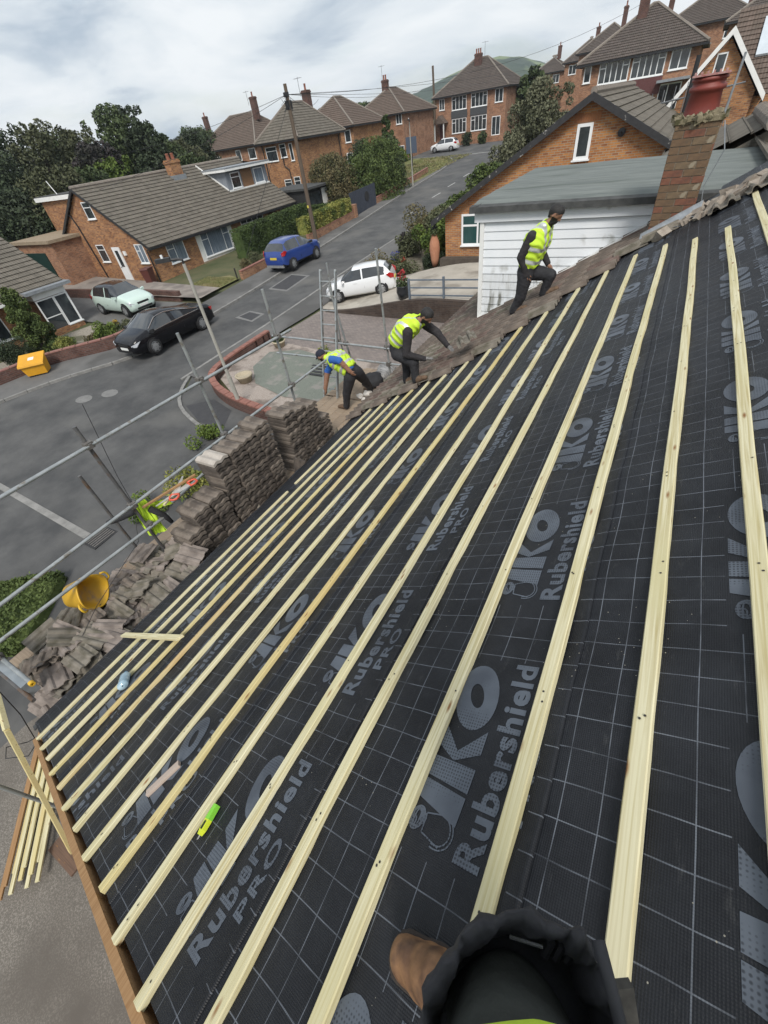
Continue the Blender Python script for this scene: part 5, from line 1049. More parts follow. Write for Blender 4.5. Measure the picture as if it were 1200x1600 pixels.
# loose things on the bare roof
def onroof(o, x, y, z, rz):
    o.matrix_world = RM @ Matrix.Translation((x, y, z)) @ Matrix.Rotation(rz, 4, 'Z')
    return o
b = MB(); b.prism([(-.02, -.026, 0), (1.62, -.026, 0), (1.68, .026, 0), (.05, .026, 0)], (0, 0, .026)); o = b.build('loose_batten', W_pale, uv=False); onroof(o, 0.47, 5.62, 0.055, R(-86)); o.rotation_euler.z += 0; tag(o, 'short mitred batten lying across the lowest battens near the eaves', 'batten')
b = MB(); b.box(0, 0.205, -.02, .02, 0, .02); o = b.build('batten_offcut', wood('pinkish_offcut', (0.46, 0.38, 0.32), (0.36, 0.28, 0.23), (0.42, 0.33, 0.27)), uv=False); onroof(o, -0.27, 2.665, 0.006, R(-24)); tag(o, 'small pinkish grey offcut of batten lying on the felt', 'offcut')
cup = thing('plastic_bottle', 'clear pale blue plastic bottle caught on the third batten', 'bottle'); onroof(cup, 0.11, 4.40, 0.03, R(65))
M_clear = mat('pale_blue_clear_plastic', (0.26, 0.38, 0.46), (0.46, 0.60, 0.68), rough=0.12, ns=9, spec=.7, lo=.4, hi=.6)
b = MB(); b.lathe([(0.005, -.105), (.033, -.10), (.036, -.085), (.033, -.05), (.036, -.01), (.033, .03), (.036, .06), (.022, .095), (.013, .105), (.013, .12), (.003, .121)], (0, 0, .012), 18, mtx=Matrix.Rotation(R(90), 3, 'Y')); b.v = [(x * 1.0, y * 1.35, z * 1.1) for x, y, z in b.v]; b.build('bottle_body', M_clear, cup, smooth=True)
b = MB(); b.tube((.112, 0, .012), (.135, 0, .012), .016, 12); b.build('bottle_cap', mat('blue_cap', (0.10, 0.22, 0.34), rough=.4), cup)
kn = thing('utility_knife', 'lime green and yellow utility knife lying against a batten', 'knife'); onroof(kn, -0.165, 2.012, 0.008, R(8) + math.pi); kn.scale = (.78, .95, .95)
b = MB(); b.prism([(-.075, -.013, 0), (0, -.016, 0), (.0, .016, 0), (-.075, .013, 0)], (0, 0, .024)); b.build('grip', mat('lime_green_grip', (0.22, 0.60, 0.05), rough=.5), kn)
b = MB(); b.prism([(0, -.016, 0), (.05, -.014, 0), (.075, -.004, 0), (.075, .006, 0), (.05, .015, 0), (0, .016, 0)], (0, 0, .022)); b.build('body', mat('lime_yellow_body', (0.62, 0.70, 0.04), rough=.5), kn)
b = MB(); b.prism([(.075, -.003, .009), (.098, -.001, .009), (.09, .006, .009), (.075, .006, .009)], (0, 0, .002)); b.build('blade', M_blade, kn)
b = MB(); b.prism([(.01, -.006, .0221), (.05, -.006, .0221), (.05, .006, .0221), (.01, .006, .0221)], (0, 0, .003)); b.build('slider', M_pipe, kn)

# timber and wire on the patio below the verge
props = [((-5.27, -1.83, .0), (-5.46, -0.93, 2.42)), ((-5.46, -0.93, 2.42), (-5.98, -0.60, 2.80))]
tp = thing('timber_prop', 'pale timber prop leaning from the patio to the scaffold end', 'prop', props[0][0])
for p, q in props: b = MB(); b.bar(p, q, .05, .075, (1, 0, 0)); wb(b, 'timber', W_yell if p[2] < 1 else W_pale, tp, uv=False)
b = MB(); b.box(-5.62, -5.0, -1.98, -1.70, 0.0, .05); o = b.build('sole_board', wood('dark_sole_board', (0.16, 0.10, 0.07), (0.11, 0.07, 0.05), (0.13, 0.08, 0.055)), uv=False); tag(o, 'dark brown board under the foot of the leaning timber prop', 'board')
for i in range(10):
    b = MB(); b.box(0, 2.6 - .13 * (i % 3), -.025, .025, 0, .03); o = b.build('loose_batten', [W_brown, W_brown, W_yell, W_pale, W_yell, W_pale, W_pale, W_yell, W_pale, W_pale][i], uv=False); o.location = (-7.62 + i * .034, -0.93 + i * .041, .10 + .001 * i + .032 * (i % 2)); o.rotation_euler = (0, 0, R(-40) + rng.uniform(-.007, .007)); tag(o, 'loose batten in the bundle lying on the patio below the verge', 'batten', 'battens bundled on the patio')
b = MB(); b.path([(-5.55, -.62, 3.05), (-5.5, -.75, 2.4), (-5.55, -.9, 1.9), (-5.75, -1.0, 1.75), (-5.8, -1.15, 1.9), (-5.55, -1.2, 2.0), (-5.35, -1.05, 1.95), (-5.25, -.9, 2.1), (-5.2, -.8, 2.2)], .006, 6); tag(b.build('cable', M_pipe), 'thin black cable looped round the leaning timber prop', 'cable')
b = MB(); b.path([(-5.6, 2.05, 5.2), (-5.62, 1.9, 4.2), (-5.64, 1.86, 3.72), (-5.6, 1.6, 3.2), (-5.3, .62, 3.05), (-5.05, .1, 2.95), (-4.95, -.2, 2.8)], .004, 5); tag(b.build('cable', M_pipe), 'thin cable dropping from the guard rail over the yellow tub', 'cable')
# ================================================================ gardens, walls and street furniture
M_cop = mat('red_coping_brick', (0.285, 0.130, 0.098), (0.215, 0.100, 0.080), rough=0.9, ns=6, bump=0.3, col3=(0.22, 0.10, 0.08), ns3=3)
def brick_wall(label, pts, h, th=0.22, m=None, coping=None, cl=0.44, cat='wall', cw=0.25, ch=0.065, zf=ground, taper=None):
    P = [Vector((p[0], p[1])) for p in pts]; t = thing('garden_wall', label, cat, (P[0].x, P[0].y, zf(*P[0])))
    b = MB()
    for i, (a, c) in enumerate(zip(P[:-1], P[1:])):
        d = (c - a).normalized(); n = Vector((-d.y, d.x)) * th / 2; e = d * th * .3 if len(P) > 2 else d * 0; a2, c2 = a - e * (i > 0), c + e * 0
        za, zc = zf(a2.x, a2.y), zf(c2.x, c2.y); q = [a2 - n, c2 - n, c2 + n, a2 + n]; zz = [za, zc, zc, za]
        o = len(b.v); b.add([(v.x, v.y, z - .5) for v, z in zip(q, zz)] + [(v.x, v.y, z + h + .001 * i) for v, z in zip(q, zz)], [(0, 3, 2, 1), (4, 5, 6, 7), (0, 1, 5, 4), (1, 2, 6, 5), (2, 3, 7, 6), (3, 0, 4, 7)])
    wb(b, 'brickwork', m or B_dark, t)
    if coping:
        L = sum((c - a).length for a, c in zip(P[:-1], P[1:])); n = max(2, int(L / cl)); E_ = even([(p.x, p.y) for p in P], n + 1)
        for a, c in zip(E_[:-1], E_[1:]):
            g = .02 / max(.1, (c - a).length); a2, c2 = a.lerp(c, g), a.lerp(c, 1 - g); b = MB(); b.bar((a2.x, a2.y, zf(*a2) + h + ch / 2 + rng.uniform(.002, .008)), (c2.x, c2.y, zf(*c2) + h + ch / 2 + rng.uniform(.002, .008)), cw, ch); wb(b, 'coping_brick', coping, t)
    return t
brick_wall('low red brick wall curving round the gravel garden by the lamp post', smooth2([(-14.6, 13.9), (-14.6, 11.2), (-14.35, 10.0), (-13.5, 9.35), (-12.3, 8.85), (-11.0, 8.6), (-9.0, 8.35), (-6.5, 8.2)], 2), 0.36, m=B_dark, coping=M_cop)
M_gravel = mat('pinkish_gravel', (0.25, 0.205, 0.175), (0.40, 0.35, 0.31), rough=1, ns=30, det=5, bump=0.6, bs=60, bdist=.015, col3=(0.17, 0.14, 0.12), ns3=1.5)
M_slatech = mat('green_grey_slate_chippings', (0.115, 0.130, 0.108), (0.195, 0.210, 0.180), rough=0.9, ns=35, det=5, bump=0.7, bs=60, bdist=.015, col3=(0.22, 0.21, 0.19), ns3=2.2, lo3=.54, hi3=.64)
patch('gravel_bed', [(-14.4, 13.7), (-14.4, 11.2), (-14.0, 10.1), (-12.2, 9.1), (-8.8, 8.6), (-4.6, 8.4), (-4.6, 12.2), (-9, 13.0)], 0.10, M_gravel)
patch('slate_bed', [(-13.5, 12.6), (-13.3, 11.3), (-12.2, 10.2), (-10.4, 9.7), (-8.0, 9.9), (-6.6, 10.6), (-6.6, 11.6), (-8.2, 12.2), (-10.2, 12.7), (-12.2, 13.1)], 0.12, M_slatech)
def lathe_thing(name, label, cat, loc, prof, m, part, n=18): t = thing(name, label, cat, loc); b = MB(); b.lathe(prof, n=n); b.build(part, m, t, smooth=True); return t
M_buffpot = mat('buff_stone_pot', (0.36, 0.31, 0.22), (0.44, 0.38, 0.28), rough=.9, ns=6, bump=.2)
p1_ = lathe_thing('plant_pot', 'round buff stone pot on the gravel beside the lamp post', 'pot', (-12.75, 10.25, .62), [(.01, 0), (.24, 0), (.30, .22), (.34, .24), (.34, .30), (.28, .30), (.26, .2), (.01, .2)], M_buffpot, 'pot')
p2_ = lathe_thing('plant_pot', 'small round stone pot at the street end of the gravel garden', 'pot', (-13.4, 13.2, .74), [(.01, 0), (.2, 0), (.27, .2), (.30, .22), (.30, .27), (.25, .27), (.22, .2), (.01, .2)], M_buffpot, 'pot')
for k in range(5):
    b = MB(); b.box(-10.9 + k * .12, -9.9 + k * .1, 12.2 - k * .22, 12.32 - k * .22, .62, .70); tag(b.build('timber_edging', M_black), 'dark timber edging strip set in the gravel by the stooping worker\'s cap', 'edging', 'timber strips in the gravel')
# retaining wall, railing and pots of the white car's drive
rt = thing('retaining_wall', 'dark brick retaining wall below the white car\'s concrete drive', 'wall', (-13.6, 17.1, .6))
b = MB(); N_ = 24
for i in range(N_ + 1):
    x = -13.7 + 9.3 * i / N_; y = 17.42 - .04 * i / N_ * 8
    for (dy, z) in ((0, ground(x, y) - .3), (0, upper(x, y) + .06), (-.2, upper(x, y) + .06), (-.2, ground(x, y) - .3)): b.v.append((x, y + dy - .03, z))
b.f = [(i * 4 + k, i * 4 + k + 1, i * 4 + 5 + k, i * 4 + 4 + k) for i in range(N_) for k in range(3)] + [(0, 3, 2, 1), (N_ * 4, N_ * 4 + 1, N_ * 4 + 2, N_ * 4 + 3)]; b.m = [0] * len(b.f); wb(b, 'brickwork', brick_mat('sooty_retaining_brick', (0.085, 0.062, 0.050), (0.060, 0.046, 0.040), (0.085, 0.072, 0.062)), rt)
rl = thing('railing', 'blue grey metal railing on the edge of the concrete drive', 'railing', (-9.0, 17.4, 1.5)); M_rail = mat('blue_grey_rail_paint', (0.10, 0.125, 0.16), (0.14, 0.17, 0.20), rough=.5, ns=6)
for x in (-9.0, -7.4, -5.8):
    b = MB(); b.box(x - .04, x + .04, 17.25, 17.33, upper(x, 17.3), upper(x, 17.3) + .85); wb(b, 'post', M_rail, rl)
for h in (.2, .5, .8): b = MB(); b.bar((-9.0, 17.29, upper(-9, 17.3) + h), (-4.8, 17.29, upper(-5.2, 17.3) + h), .04, .05); wb(b, 'rail', M_rail, rl)
pt = lathe_thing('plant_pot', 'dark glazed pot of red flowers at the end of the railing', 'pot', (-9.45, 17.55, upper(-9.4, 17.5) + .02), [(.01, 0), (.20, 0), (.30, .3), (.27, .5), (.31, .55), (.26, .55), (.22, .45), (.01, .45)], mat('dark_glazed_pot', (0.025, 0.028, 0.032), rough=.3), 'pot')
am = lathe_thing('amphora', 'tall terracotta amphora against the corner of the gable house', 'amphora', (-9.95, 22.2, upper(-9.9, 22.2)), [(.01, 0), (.14, 0), (.2, .3), (.26, .75), (.24, 1.05), (.15, 1.3), (.13, 1.36), (.17, 1.42), (.11, 1.42)], mat('pale_terracotta', (0.42, 0.20, 0.12), (0.36, 0.16, 0.09), rough=.85, ns=4), 'body')
b = MB(); b.box(-9.5, -7.3, 21.75, 22.2, 1.2, upper(-8, 21.8) + .20); wbp = b.build('planting_bed', mat('dark_soil', (0.05, 0.038, 0.03), (0.085, 0.07, 0.055), ns=5)); wbp['kind'] = 'structure'
patch('rockery', [(-14.4, 21.6), (-14.4, 31), (-10.2, 31), (-9.6, 22.3), (-10.5, 21.6)], 0.12, mat('planted_soil', (0.09, 0.075, 0.05), (0.20, 0.18, 0.14), rough=1, ns=4, bump=.6, bs=12, bdist=.04))
# left side walls
brick_wall('curved dark red brick garden wall behind the yellow grit bin', smooth2([(-27.5, -8), (-26.7, 2.0), (-25.15, 6.4), (-24.85, 8.6), (-23.4, 10.3), (-22.45, 11.4), (-22.6, 13.2)], 2), 0.55, m=B_dark, coping=mat('worn_coping', (0.22, 0.10, 0.085), (0.28, 0.15, 0.12), rough=.95, ns=5), cl=.6, ch=.05)
brick_wall('dark brick step wall between the paths behind the pale green car', [(-24.6, 17.35), (-29.5, 17.2), (-36.5, 16.4)], .55, m=B_dark)
brick_wall('low red brick wall before the lawn next to the blue car', [(-23.2, 21.3), (-23.25, 26.2)], .42, m=B_red, coping=M_cop, ch=.06)
brick_wall('red brick wall below the variegated hedge behind the utility pole', [(-23.35, 29.0), (-23.75, 36.2)], .55, m=B_red, coping=M_cop, ch=.05)
brick_wall('brick gate pier at the end of the variegated hedge', [(-23.75, 36.3), (-23.78, 36.72)], 1.0, th=.42, m=B_red)
brick_wall('long low brick wall beneath the tall conifer hedge by the far lamp post', [(-24.55, 41.7), (-25.6, 51.2), (-26.4, 57.5)], .5, m=B_red, coping=M_cop, ch=.05, cl=.6)
brick_wall('brick front wall of the far semis behind the far white car', [(-44, 83.0), (-22, 82.0)], .7, m=B_red, cl=.8)
b = MB(); b.box(-23.42, -23.36, 21.05, 21.11, 1.0, 1.75); tag(b.build('gate_post', M_black), 'thin black post at the end of the low red wall by the lawn', 'post')
# dark gate and fence
gt = thing('gate', 'dark blue grey boarded gate with round crest between hedge and conifers', 'gate', (-24.4, 37.0, 1.6)); M_gate = mat('dark_blue_grey_boards', (0.035, 0.042, 0.060), (0.050, 0.058, 0.078), rough=.7, ns=5)
for k in range(14): b = MB(); t = k / 14; b.bar((-24.3 - .7 * 0 - .0, 37.0 + k * .32, 1.3), (-24.3, 37.0 + k * .32, 3.35 + .012 * k), .035, .30, (0, 1, 0)); wb(b, 'board', M_gate, gt)
b = MB(); b.lathe([(.36, 0), (.36, .03), (.01, .03)], (-24.29, 39.7, 2.75), 18, mtx=Matrix.Rotation(R(90), 3, 'Y')); wb(b, 'crest', M_black, gt)
fn = thing('fence', 'black close boarded fence between the garden room and the hedge', 'fence', (-27.4, 36.3, 1.5))
for k in range(12): b = MB(); b.bar((-27.2, 33.2 + k * .33, 1.2), (-27.2, 33.2 + k * .33, 2.75), .03, .31, (0, 1, 0)); wb(b, 'board', M_black, fn)
# bins
def bin_(label, x, y, rz, m, lidm):
    t = thing('wheelie_bin', label, 'bin', (x, y, ground(x, y) + .06), rz)
    b = MB(); b.add([(-.22, -.26, .08), (.22, -.26, .08), (.22, .24, .08), (-.22, .24, .08), (-.29, -.33, .98), (.29, -.33, .98), (.29, .33, .98), (-.29, .33, .98)], [(0, 3, 2, 1), (4, 5, 6, 7), (0, 1, 5, 4), (1, 2, 6, 5), (2, 3, 7, 6), (3, 0, 4, 7)]); b.build('body', m, t)
    b = MB(); b.prism([(-.31, -.36, .985), (-.31, .40, .985), (-.31, .36, 1.06), (-.31, -.30, 1.05)], (.62, 0, 0)); b.build('lid', lidm, t)
    for s in (-.2, .2): b = MB(); b.tube((s - .03, .28, .09), (s + .03, .28, .09), .09, 12); b.build('wheel', M_pipe, t)
    b = MB(); b.tube((-.22, .42, 1.0), (.22, .42, 1.0), .018, 8); b.build('handle', m, t)
M_binb = mat('black_bin_plastic', (0.018, 0.018, 0.02), rough=.5); M_binbr = mat('brown_bin_plastic', (0.10, 0.032, 0.025), rough=.5); M_binbl = mat('blue_bin_plastic', (0.05, 0.08, 0.16), (0.07, 0.1, 0.18), rough=.5)
bin_('black wheelie bin against the gable of the long roofed bungalow', -38.3, 19.5, 0, M_binb, M_binb); bin_('blue grey wheelie bin with pale lid by the garage', -39.9, 19.5, 0, M_binbl, mat('pale_bin_lid', (.5, .52, .54), rough=.5)); bin_('dark red brown wheelie bin at the corner of the long roofed bungalow', -29.9, 19.4, R(20), M_binbr, M_binbr)
# grit bin
gb = thing('grit_bin', 'yellow grit bin with sloping lid on the pavement by the curved wall', 'grit bin', (-24.05, 8.05, ground(-24, 8) + .09), R(48)); M_grit = mat('yellow_grit_bin', (0.66, 0.33, 0.015), (0.60, 0.29, 0.015), rough=.5, ns=3)
b = MB(); b.add([(-.42, -.30, .06), (.42, -.30, .06), (.42, .28, .06), (-.42, .28, .06), (-.50, -.38, .50), (.50, -.38, .50), (.50, .36, .72), (-.50, .36, .72)], [(0, 3, 2, 1), (4, 5, 6, 7), (0, 1, 5, 4), (1, 2, 6, 5), (2, 3, 7, 6), (3, 0, 4, 7)]); b.build('body', M_grit, gb)
b = MB(); b.prism([(-.55, -.46, .50), (-.55, .42, .755), (-.55, .40, .83), (-.55, -.44, .57)], (1.10, 0, 0)); b.build('lid', M_grit, gb)
for s in (-.28, .28): b = MB(); b.box(s - .12, s + .12, -.28, .26, 0, .065); b.build('skid', M_binb, gb)
b = MB(); b.prism([(-.12, -.1, .676), (.12, -.1, .676), (.12, .1, .734), (-.12, .1, .734)], (0, -.001, .003)); b.build('sticker', M_white, gb)
# lamp posts
def lamp(label, x, y, h, arm, ax=(-1, 0)):
    z = ground(x, y); t = thing('street_lamp', label, 'lamp post', (x, y, z)); M_col = mat('grey_lamp_column', (0.30, 0.29, 0.255), (0.38, 0.37, 0.33), rough=.7, ns=4, stretch=(6, 6, .5))
    b = MB(); b.tube((0, 0, -.3), (0, 0, 1.25), .075, 14); b.tube((0, 0, 1.25), (0, 0, h), .055, 12, .045); b.build('column', M_col, t)
    b = MB(); b.path([(0, 0, h - .02), (0, 0, h + .10), (ax[0] * .12, ax[1] * .12, h + .13), (ax[0] * arm, ax[1] * arm, h + .14)], .035, 8); b.build('arm', M_black, t)
    b = MB(); b.box(-.2, .2, -.09, .09, -.04, .06); o = b.build('lantern', M_black, t); o.location = (ax[0] * (arm + .15), ax[1] * (arm + .15), h + .15); o.rotation_euler = (0, 0, math.atan2(ax[1], ax[0]))
    b = MB(); b.tube((0, 0, .06), (0, 0, .14), .035, 8); b.build('photocell', M_upvc, o)
    return t
lamp('near street lamp with pale column and black lantern beside the gravel garden', -11.56, 8.68, 4.60, .35, (-.75, -.66)); lamp('far street lamp at the end of the long conifer hedge', -24.5, 49.6, 5.0, .25, (0.3, -.95))
# utility pole with wires
up_ = thing('utility_pole', 'leaning wooden utility pole with tangle of wires beside the blue car', 'utility pole', (-21.75, 27.9, 1.2)); M_pole = mat('weathered_pole', (0.085, 0.062, 0.045), (0.125, 0.095, 0.07), rough=.95, ns=3, stretch=(8, 8, .6), bump=.2)
b = MB(); b.tube((0, 0, -.4), (0.05, -.1, 8.45), .15, 12, .10); b.build('pole', M_pole, up_)
b = MB(); b.box(-.14, .14, -.2, .12, 7.35, 7.75); b.tube((.0, -.1, 7.9), (0.0, -.1, 8.1), .17, 10)
for k in range(16): b.path([(.05, -.1, 7.6 + rng.uniform(-.3, .3)), (rng.uniform(-.4, .4), rng.uniform(-.5, .3), 7.6 + rng.uniform(-.4, .4)), (.05, -.1, 7.6 + rng.uniform(-.3, .3))], .012, 4)
b.build('junction_box', M_pipe, up_)
b = MB(); b.box(-.06, .06, -.175, -.155, 2.5, 2.65); b.build('number_plate', mat('yellow_plate', (.6, .5, .08), rough=.5), up_)
def wire(p, q, s, label, grp):
    p, q = Vector(p), Vector(q); b = MB(); b.path([p.lerp(q, i / 14) - Vector((0, 0, s * 4 * (i / 14) * (1 - i / 14))) for i in range(15)], .012, 4); tag(b.build('overhead_wire', M_pipe), label, 'wire', grp)
pt_ = (-21.7, 27.8, 9.2)
for q in ((-38, 20, 6.0), (-50, 30, 8.2), (-46, 60, 8.0), (-30.4, 43.4, 9.6)): wire(pt_, q, .5, 'overhead wire running left from the utility pole to the roofs', 'wires left of the pole')
for q in ((-32.0, 86, 12.0), (-26, 110, 12.0), (-12, 110, 12.8), (-6.5, 57, 11.8)): wire(pt_, q, 1.2, 'overhead wire running right from the utility pole up the street', 'wires right of the pole')
wire((-21.7, 27.8, 8.9), (-24.0, 22.3, 1.3), .0, 'stay wire slanting down from the utility pole to the low wall', None)
b = MB(); b.tube((-39.7, 90.5, 3), (-39.9, 90.5, 13.2), .18, 8); tag(b.build('distant_pole', M_pole), 'dark distant pole on the skyline left of the grey panelled semis', 'pole')
sg = thing('sign_post', 'blue grey notice board on a post at the edge of the grass verge', 'sign', (-31.2, 63.4, 2.6)); b = MB(); b.tube((0, 0, 0), (0, 0, 1.9), .07, 8); b.build('post', M_pipe, sg); b = MB(); b.box(-.75, .75, -.06, -.02, 1.5, 3.1); b.build('board', mat('blue_grey_board', (.07, .09, .13), rough=.6), sg)
b = MB()
gr_ = thing('drain_grate', 'iron drain grating at the end of the pale line on the forecourt', 'drain', (-11.0, 2.45, ground(-11, 2.4) + .016))
b.box(-.34, .34, -.34, .34, -.02, 0); b.build('pit', M_black, gr_)
for k in range(7): b = MB(); b.box(-.30 + k * .09, -.26 + k * .09, -.30, .30, .001, .012); b.build('grate_bar', M_coup, gr_)
# ================================================================ cars
def paint(name, c, c2=None, rough=.3, coat=.8, spec=.5): return mat(name, c, c2, rough=rough, ns=2, coat=coat, spec=spec)
M_tyre = mat('tyre_rubber', (0.012, 0.012, 0.013), rough=.85); M_rim = mat('silver_wheel', (0.34, 0.35, 0.36), (0.45, 0.46, 0.47), rough=.35, metal=.6, ns=9)
M_cglass = mat('car_glass', (0.014, 0.017, 0.020), (0.028, 0.033, 0.038), rough=.04, ns=2, spec=.9, coat=.5); M_trim = mat('black_car_trim', (0.014, 0.014, 0.015), rough=.55)
M_red = mat('red_lamp_lens', (0.36, 0.012, 0.012), rough=.15, coat=.6); M_lens = mat('clear_lamp_lens', (0.55, 0.57, 0.60), (.40, .42, .45), rough=.1, ns=30, coat=.6); M_chrome = mat('chrome_trim', (0.6, 0.6, 0.61), rough=.15, metal=.9)
M_yplate = mat('yellow_number_plate', (0.60, 0.46, 0.05), rough=.5); M_wplate = mat('white_number_plate', (0.70, 0.70, 0.68), rough=.5)
def lerp1(t, a):
    for (x0, v0), (x1, v1) in zip(a[:-1], a[1:]):
        if t <= x1: u = (t - x0) / (x1 - x0) if x1 > x0 else 0; u = max(0, u); return v0 + (v1 - v0) * u
    return a[-1][1]
def car(label, loc, heading, style, body, L, W, H, wb_, rim=M_rim, scale=1.0, slope_=0.0, twotone=None, cladding=False, twin=()):
    """x forward from the rear bumper; sections lofted from sill to roof, glass cut out of the same loft"""
    t = thing('parked_car', label, 'car', loc); t.rotation_euler = (0, slope_, heading); t.scale = (scale,) * 3
    st = dict(
        saloon=dict(top=[(0, .62), (.02, .86), (.05, 1.0), (.20, 1.06), (.42, 1.36), (.55, 1.0 * H), (.66, .985 * H), (.80, 1.04), (.93, .90), (.985, .74), (1, .58)], belt=[(0, .55), (.03, .84), (.2, .97), (.75, .93), (.93, .80), (.985, .66), (1, .5)], xr=(.19, .40), xf=(.655, .80)),
        hatch=dict(top=[(0, .60), (.015, .85), (.05, 1.10), (.115, H - .12), (.20, H - .02), (.40, H), (.57, H - .03), (.74, 1.06), (.80, 1.0), (.94, .86), (.985, .72), (1, .55)], belt=[(0, .52), (.02, .86), (.06, 1.0), (.3, .99), (.74, .92), (.94, .78), (.985, .64), (1, .48)], xr=(.045, .125), xf=(.57, .745)),
        suv=dict(top=[(0, .70), (.015, .95), (.04, 1.13), (.11, H - .16), (.20, H - .03), (.40, H), (.55, H - .05), (.73, 1.17), (.78, 1.14), (.94, 1.02), (.985, .86), (1, .65)], belt=[(0, .60), (.02, .96), (.06, 1.10), (.3, 1.08), (.73, 1.03), (.94, .93), (.985, .78), (1, .56)], xr=(.038, .115), xf=(.555, .735)))[style]
    xs = sorted(set([0, .008, .02, .04, .06, .09, .12, .15, .19, .23, .28, .33, .38, .43, .45, .48, .53, .57, .60, .655, .69, .72, .76, .80, .84, .88, .92, .95, .97, .985, .995, 1.0] + [st['xr'][0], st['xr'][1], st['xf'][0], st['xf'][1]]))
    hw0 = W / 2; plan = [(0, .80), (.015, .90), (.05, .965), (.15, .995), (.5, 1), (.85, .985), (.95, .93), (.985, .84), (1, .70)]
    zb = .20 if style != 'suv' else .27
    rings = []
    for u in xs:
        hw = hw0 * lerp1(u, plan); zt = lerp1(u, st['top']); zbl = min(lerp1(u, st['belt']), zt - .02); gh = max(0, min(1, (zt - zbl - .03) / .40)); hr = hw * (.955 - .23 * gh)
        lo = zb + .10 * max(0, (u - .93) / .07) + .10 * max(0, (.05 - u) / .05)
        rings.append([(hw * .86, lo), (hw * .97, lo + .10), (hw, lo + (zbl - lo) * .52), (hw * .985, zbl - .07), (hw * .955, zbl), (hr, zt - .055 * gh - .012), (hr * .86, zt - .006), (hr * .45, zt + .012), (0, zt + .016)])
    K = 9; V = []
    for u, r in zip(xs, rings):
        X_ = (u - .5) * L
        for (y, z) in r: V.append((X_, y, z))
        for (y, z) in r[:-1][::-1]: V.append((X_, -y, z))
    n = 2 * K - 1; fb, fg, fr = [], [], []
    xr, xf = st['xr'], st['xf']; pill = .43 if style != 'saloon' else .50
    for i in range(len(xs) - 1):
        um = (xs[i] + xs[i + 1]) / 2
        for k in range(n - 1):
            kk = k if k < K - 1 else n - 2 - k
            f = (i * n + k, (i + 1) * n + k, (i + 1) * n + k + 1, i * n + k + 1)
            side = kk == 4 and xr[1] * .9 + .02 < um < xf[1] - .012 and abs(um - pill) > .012
            scr = kk >= 5 and (xf[0] < um < xf[1] or xr[0] < um < xr[1])
            if kk == 5 and scr and not (xf[0] + .0 < um): scr = scr and style != 'hatch'
            if side or scr: fg.append(f)
            elif twotone and kk >= 5 and xr[1] <= um <= xf[0]: fr.append(f)
            elif (cladding or False) and kk == 0: fr.append(f)
            else: fb.append(f)
    fb += [tuple(range(n)), tuple(range((len(xs) - 1) * n + n - 1, (len(xs) - 1) * n - 1, -1))]
    fb += [(i * n, i * n + n - 1, (i + 1) * n + n - 1, (i + 1) * n) for i in range(len(xs) - 1)]
    def sub(fs, name, m, sm=True):
        if not fs: return
        used = sorted({i for f in fs for i in f}); mp_ = {a: j for j, a in enumerate(used)}; b = MB(); b.add([V[i] for i in used], [tuple(mp_[i] for i in f) for f in fs]); return b.build(name, m, t, smooth=sm, uv=False)
    bd = sub(fb, 'body', body); sub(fg, 'window', M_cglass); sub(fr, 'roof_panel' if twotone else 'cladding', twotone or M_trim)
    R_ = .315 if style != 'suv' else .335; fo = .5 * L - (L - wb_) * .475; ro = fo - wb_
    for x in (fo, ro):
        for s in (-1, 1):
            y = s * (hw0 * .965)
            a = MB(); a.tube((x, y - s * .12, R_ + .025), (x, y + s * .018, R_ + .025), R_ + .055, 22); a.build('wheel_arch', M_trim, t, smooth=False, uv=False)
            w_ = MB(); w_.lathe([(.20, -.10), (R_ - .02, -.10), (R_, -.06), (R_, .06), (R_ - .02, .085), (R_ - .07, .09), (.20, .075)], (x, y + s * .0, R_), 22, mtx=Matrix.Rotation(R(-90 * s), 3, 'X')); wo = w_.build('wheel', M_tyre, t, smooth=True, uv=False)
            r_ = MB(); r_.lathe([(.0, .075), (.05, .082), (.215, .055), (.225, .085), (.215, .09)], (x, y, R_), 22, mtx=Matrix.Rotation(R(-90 * s), 3, 'X'))
            for q in range(7):
                an = q * 2 * math.pi / 7; r_.bar((x + .04 * math.cos(an), y + s * .088, R_ + .04 * math.sin(an)), (x + .205 * math.cos(an), y + s * .088, R_ + .205 * math.sin(an)), .035, .012, (0, 1, 0))
            r_.build('wheel_rim', rim, wo, uv=False)
            d_ = MB(); d_.lathe([(.0, .078), (.20, .060)], (x, y, R_), 18, mtx=Matrix.Rotation(R(-90 * s), 3, 'X')); d_.build('wheel_disc', M_trim, wo, uv=False)
    for s in (-1, 1):
        zc = lerp1(.95, st['belt']) - .10; b = MB(); x0 = .5 * L
        b.prism([(x0 - .40, s * hw0 * .955, zc + .11), (x0 - .12, s * hw0 * .86, zc + .05), (x0 - .045, s * hw0 * .62, zc - .02), (x0 - .045, s * hw0 * .62, zc - .09), (x0 - .13, s * hw0 * .90, zc - .09)], (.035, s * .022, .012)); b.build('headlight', M_lens, t, uv=False)
        zr = lerp1(.03, st['belt']); b = MB()
        if style == 'saloon': b.prism([(-x0 + .02, s * hw0 * .84, zr - .02), (-x0 + .30, s * hw0 * .97, zr + .02), (-x0 + .20, s * hw0 * .97, zr - .14), (-x0 + .02, s * hw0 * .80, zr - .15)], (-.03, s * .02, .005))
        else: b.prism([(-x0 + .02, s * hw0 * .80, zr + .06), (-x0 + .22, s * hw0 * .955, zr + .16), (-x0 + .42, s * hw0 * .985, zr + .08), (-x0 + .20, s * hw0 * .97, zr - .10), (-x0 + .02, s * hw0 * .82, zr - .12)], (-.03, s * .022, .004))
        b.build('tail_light', M_red, t, uv=False)
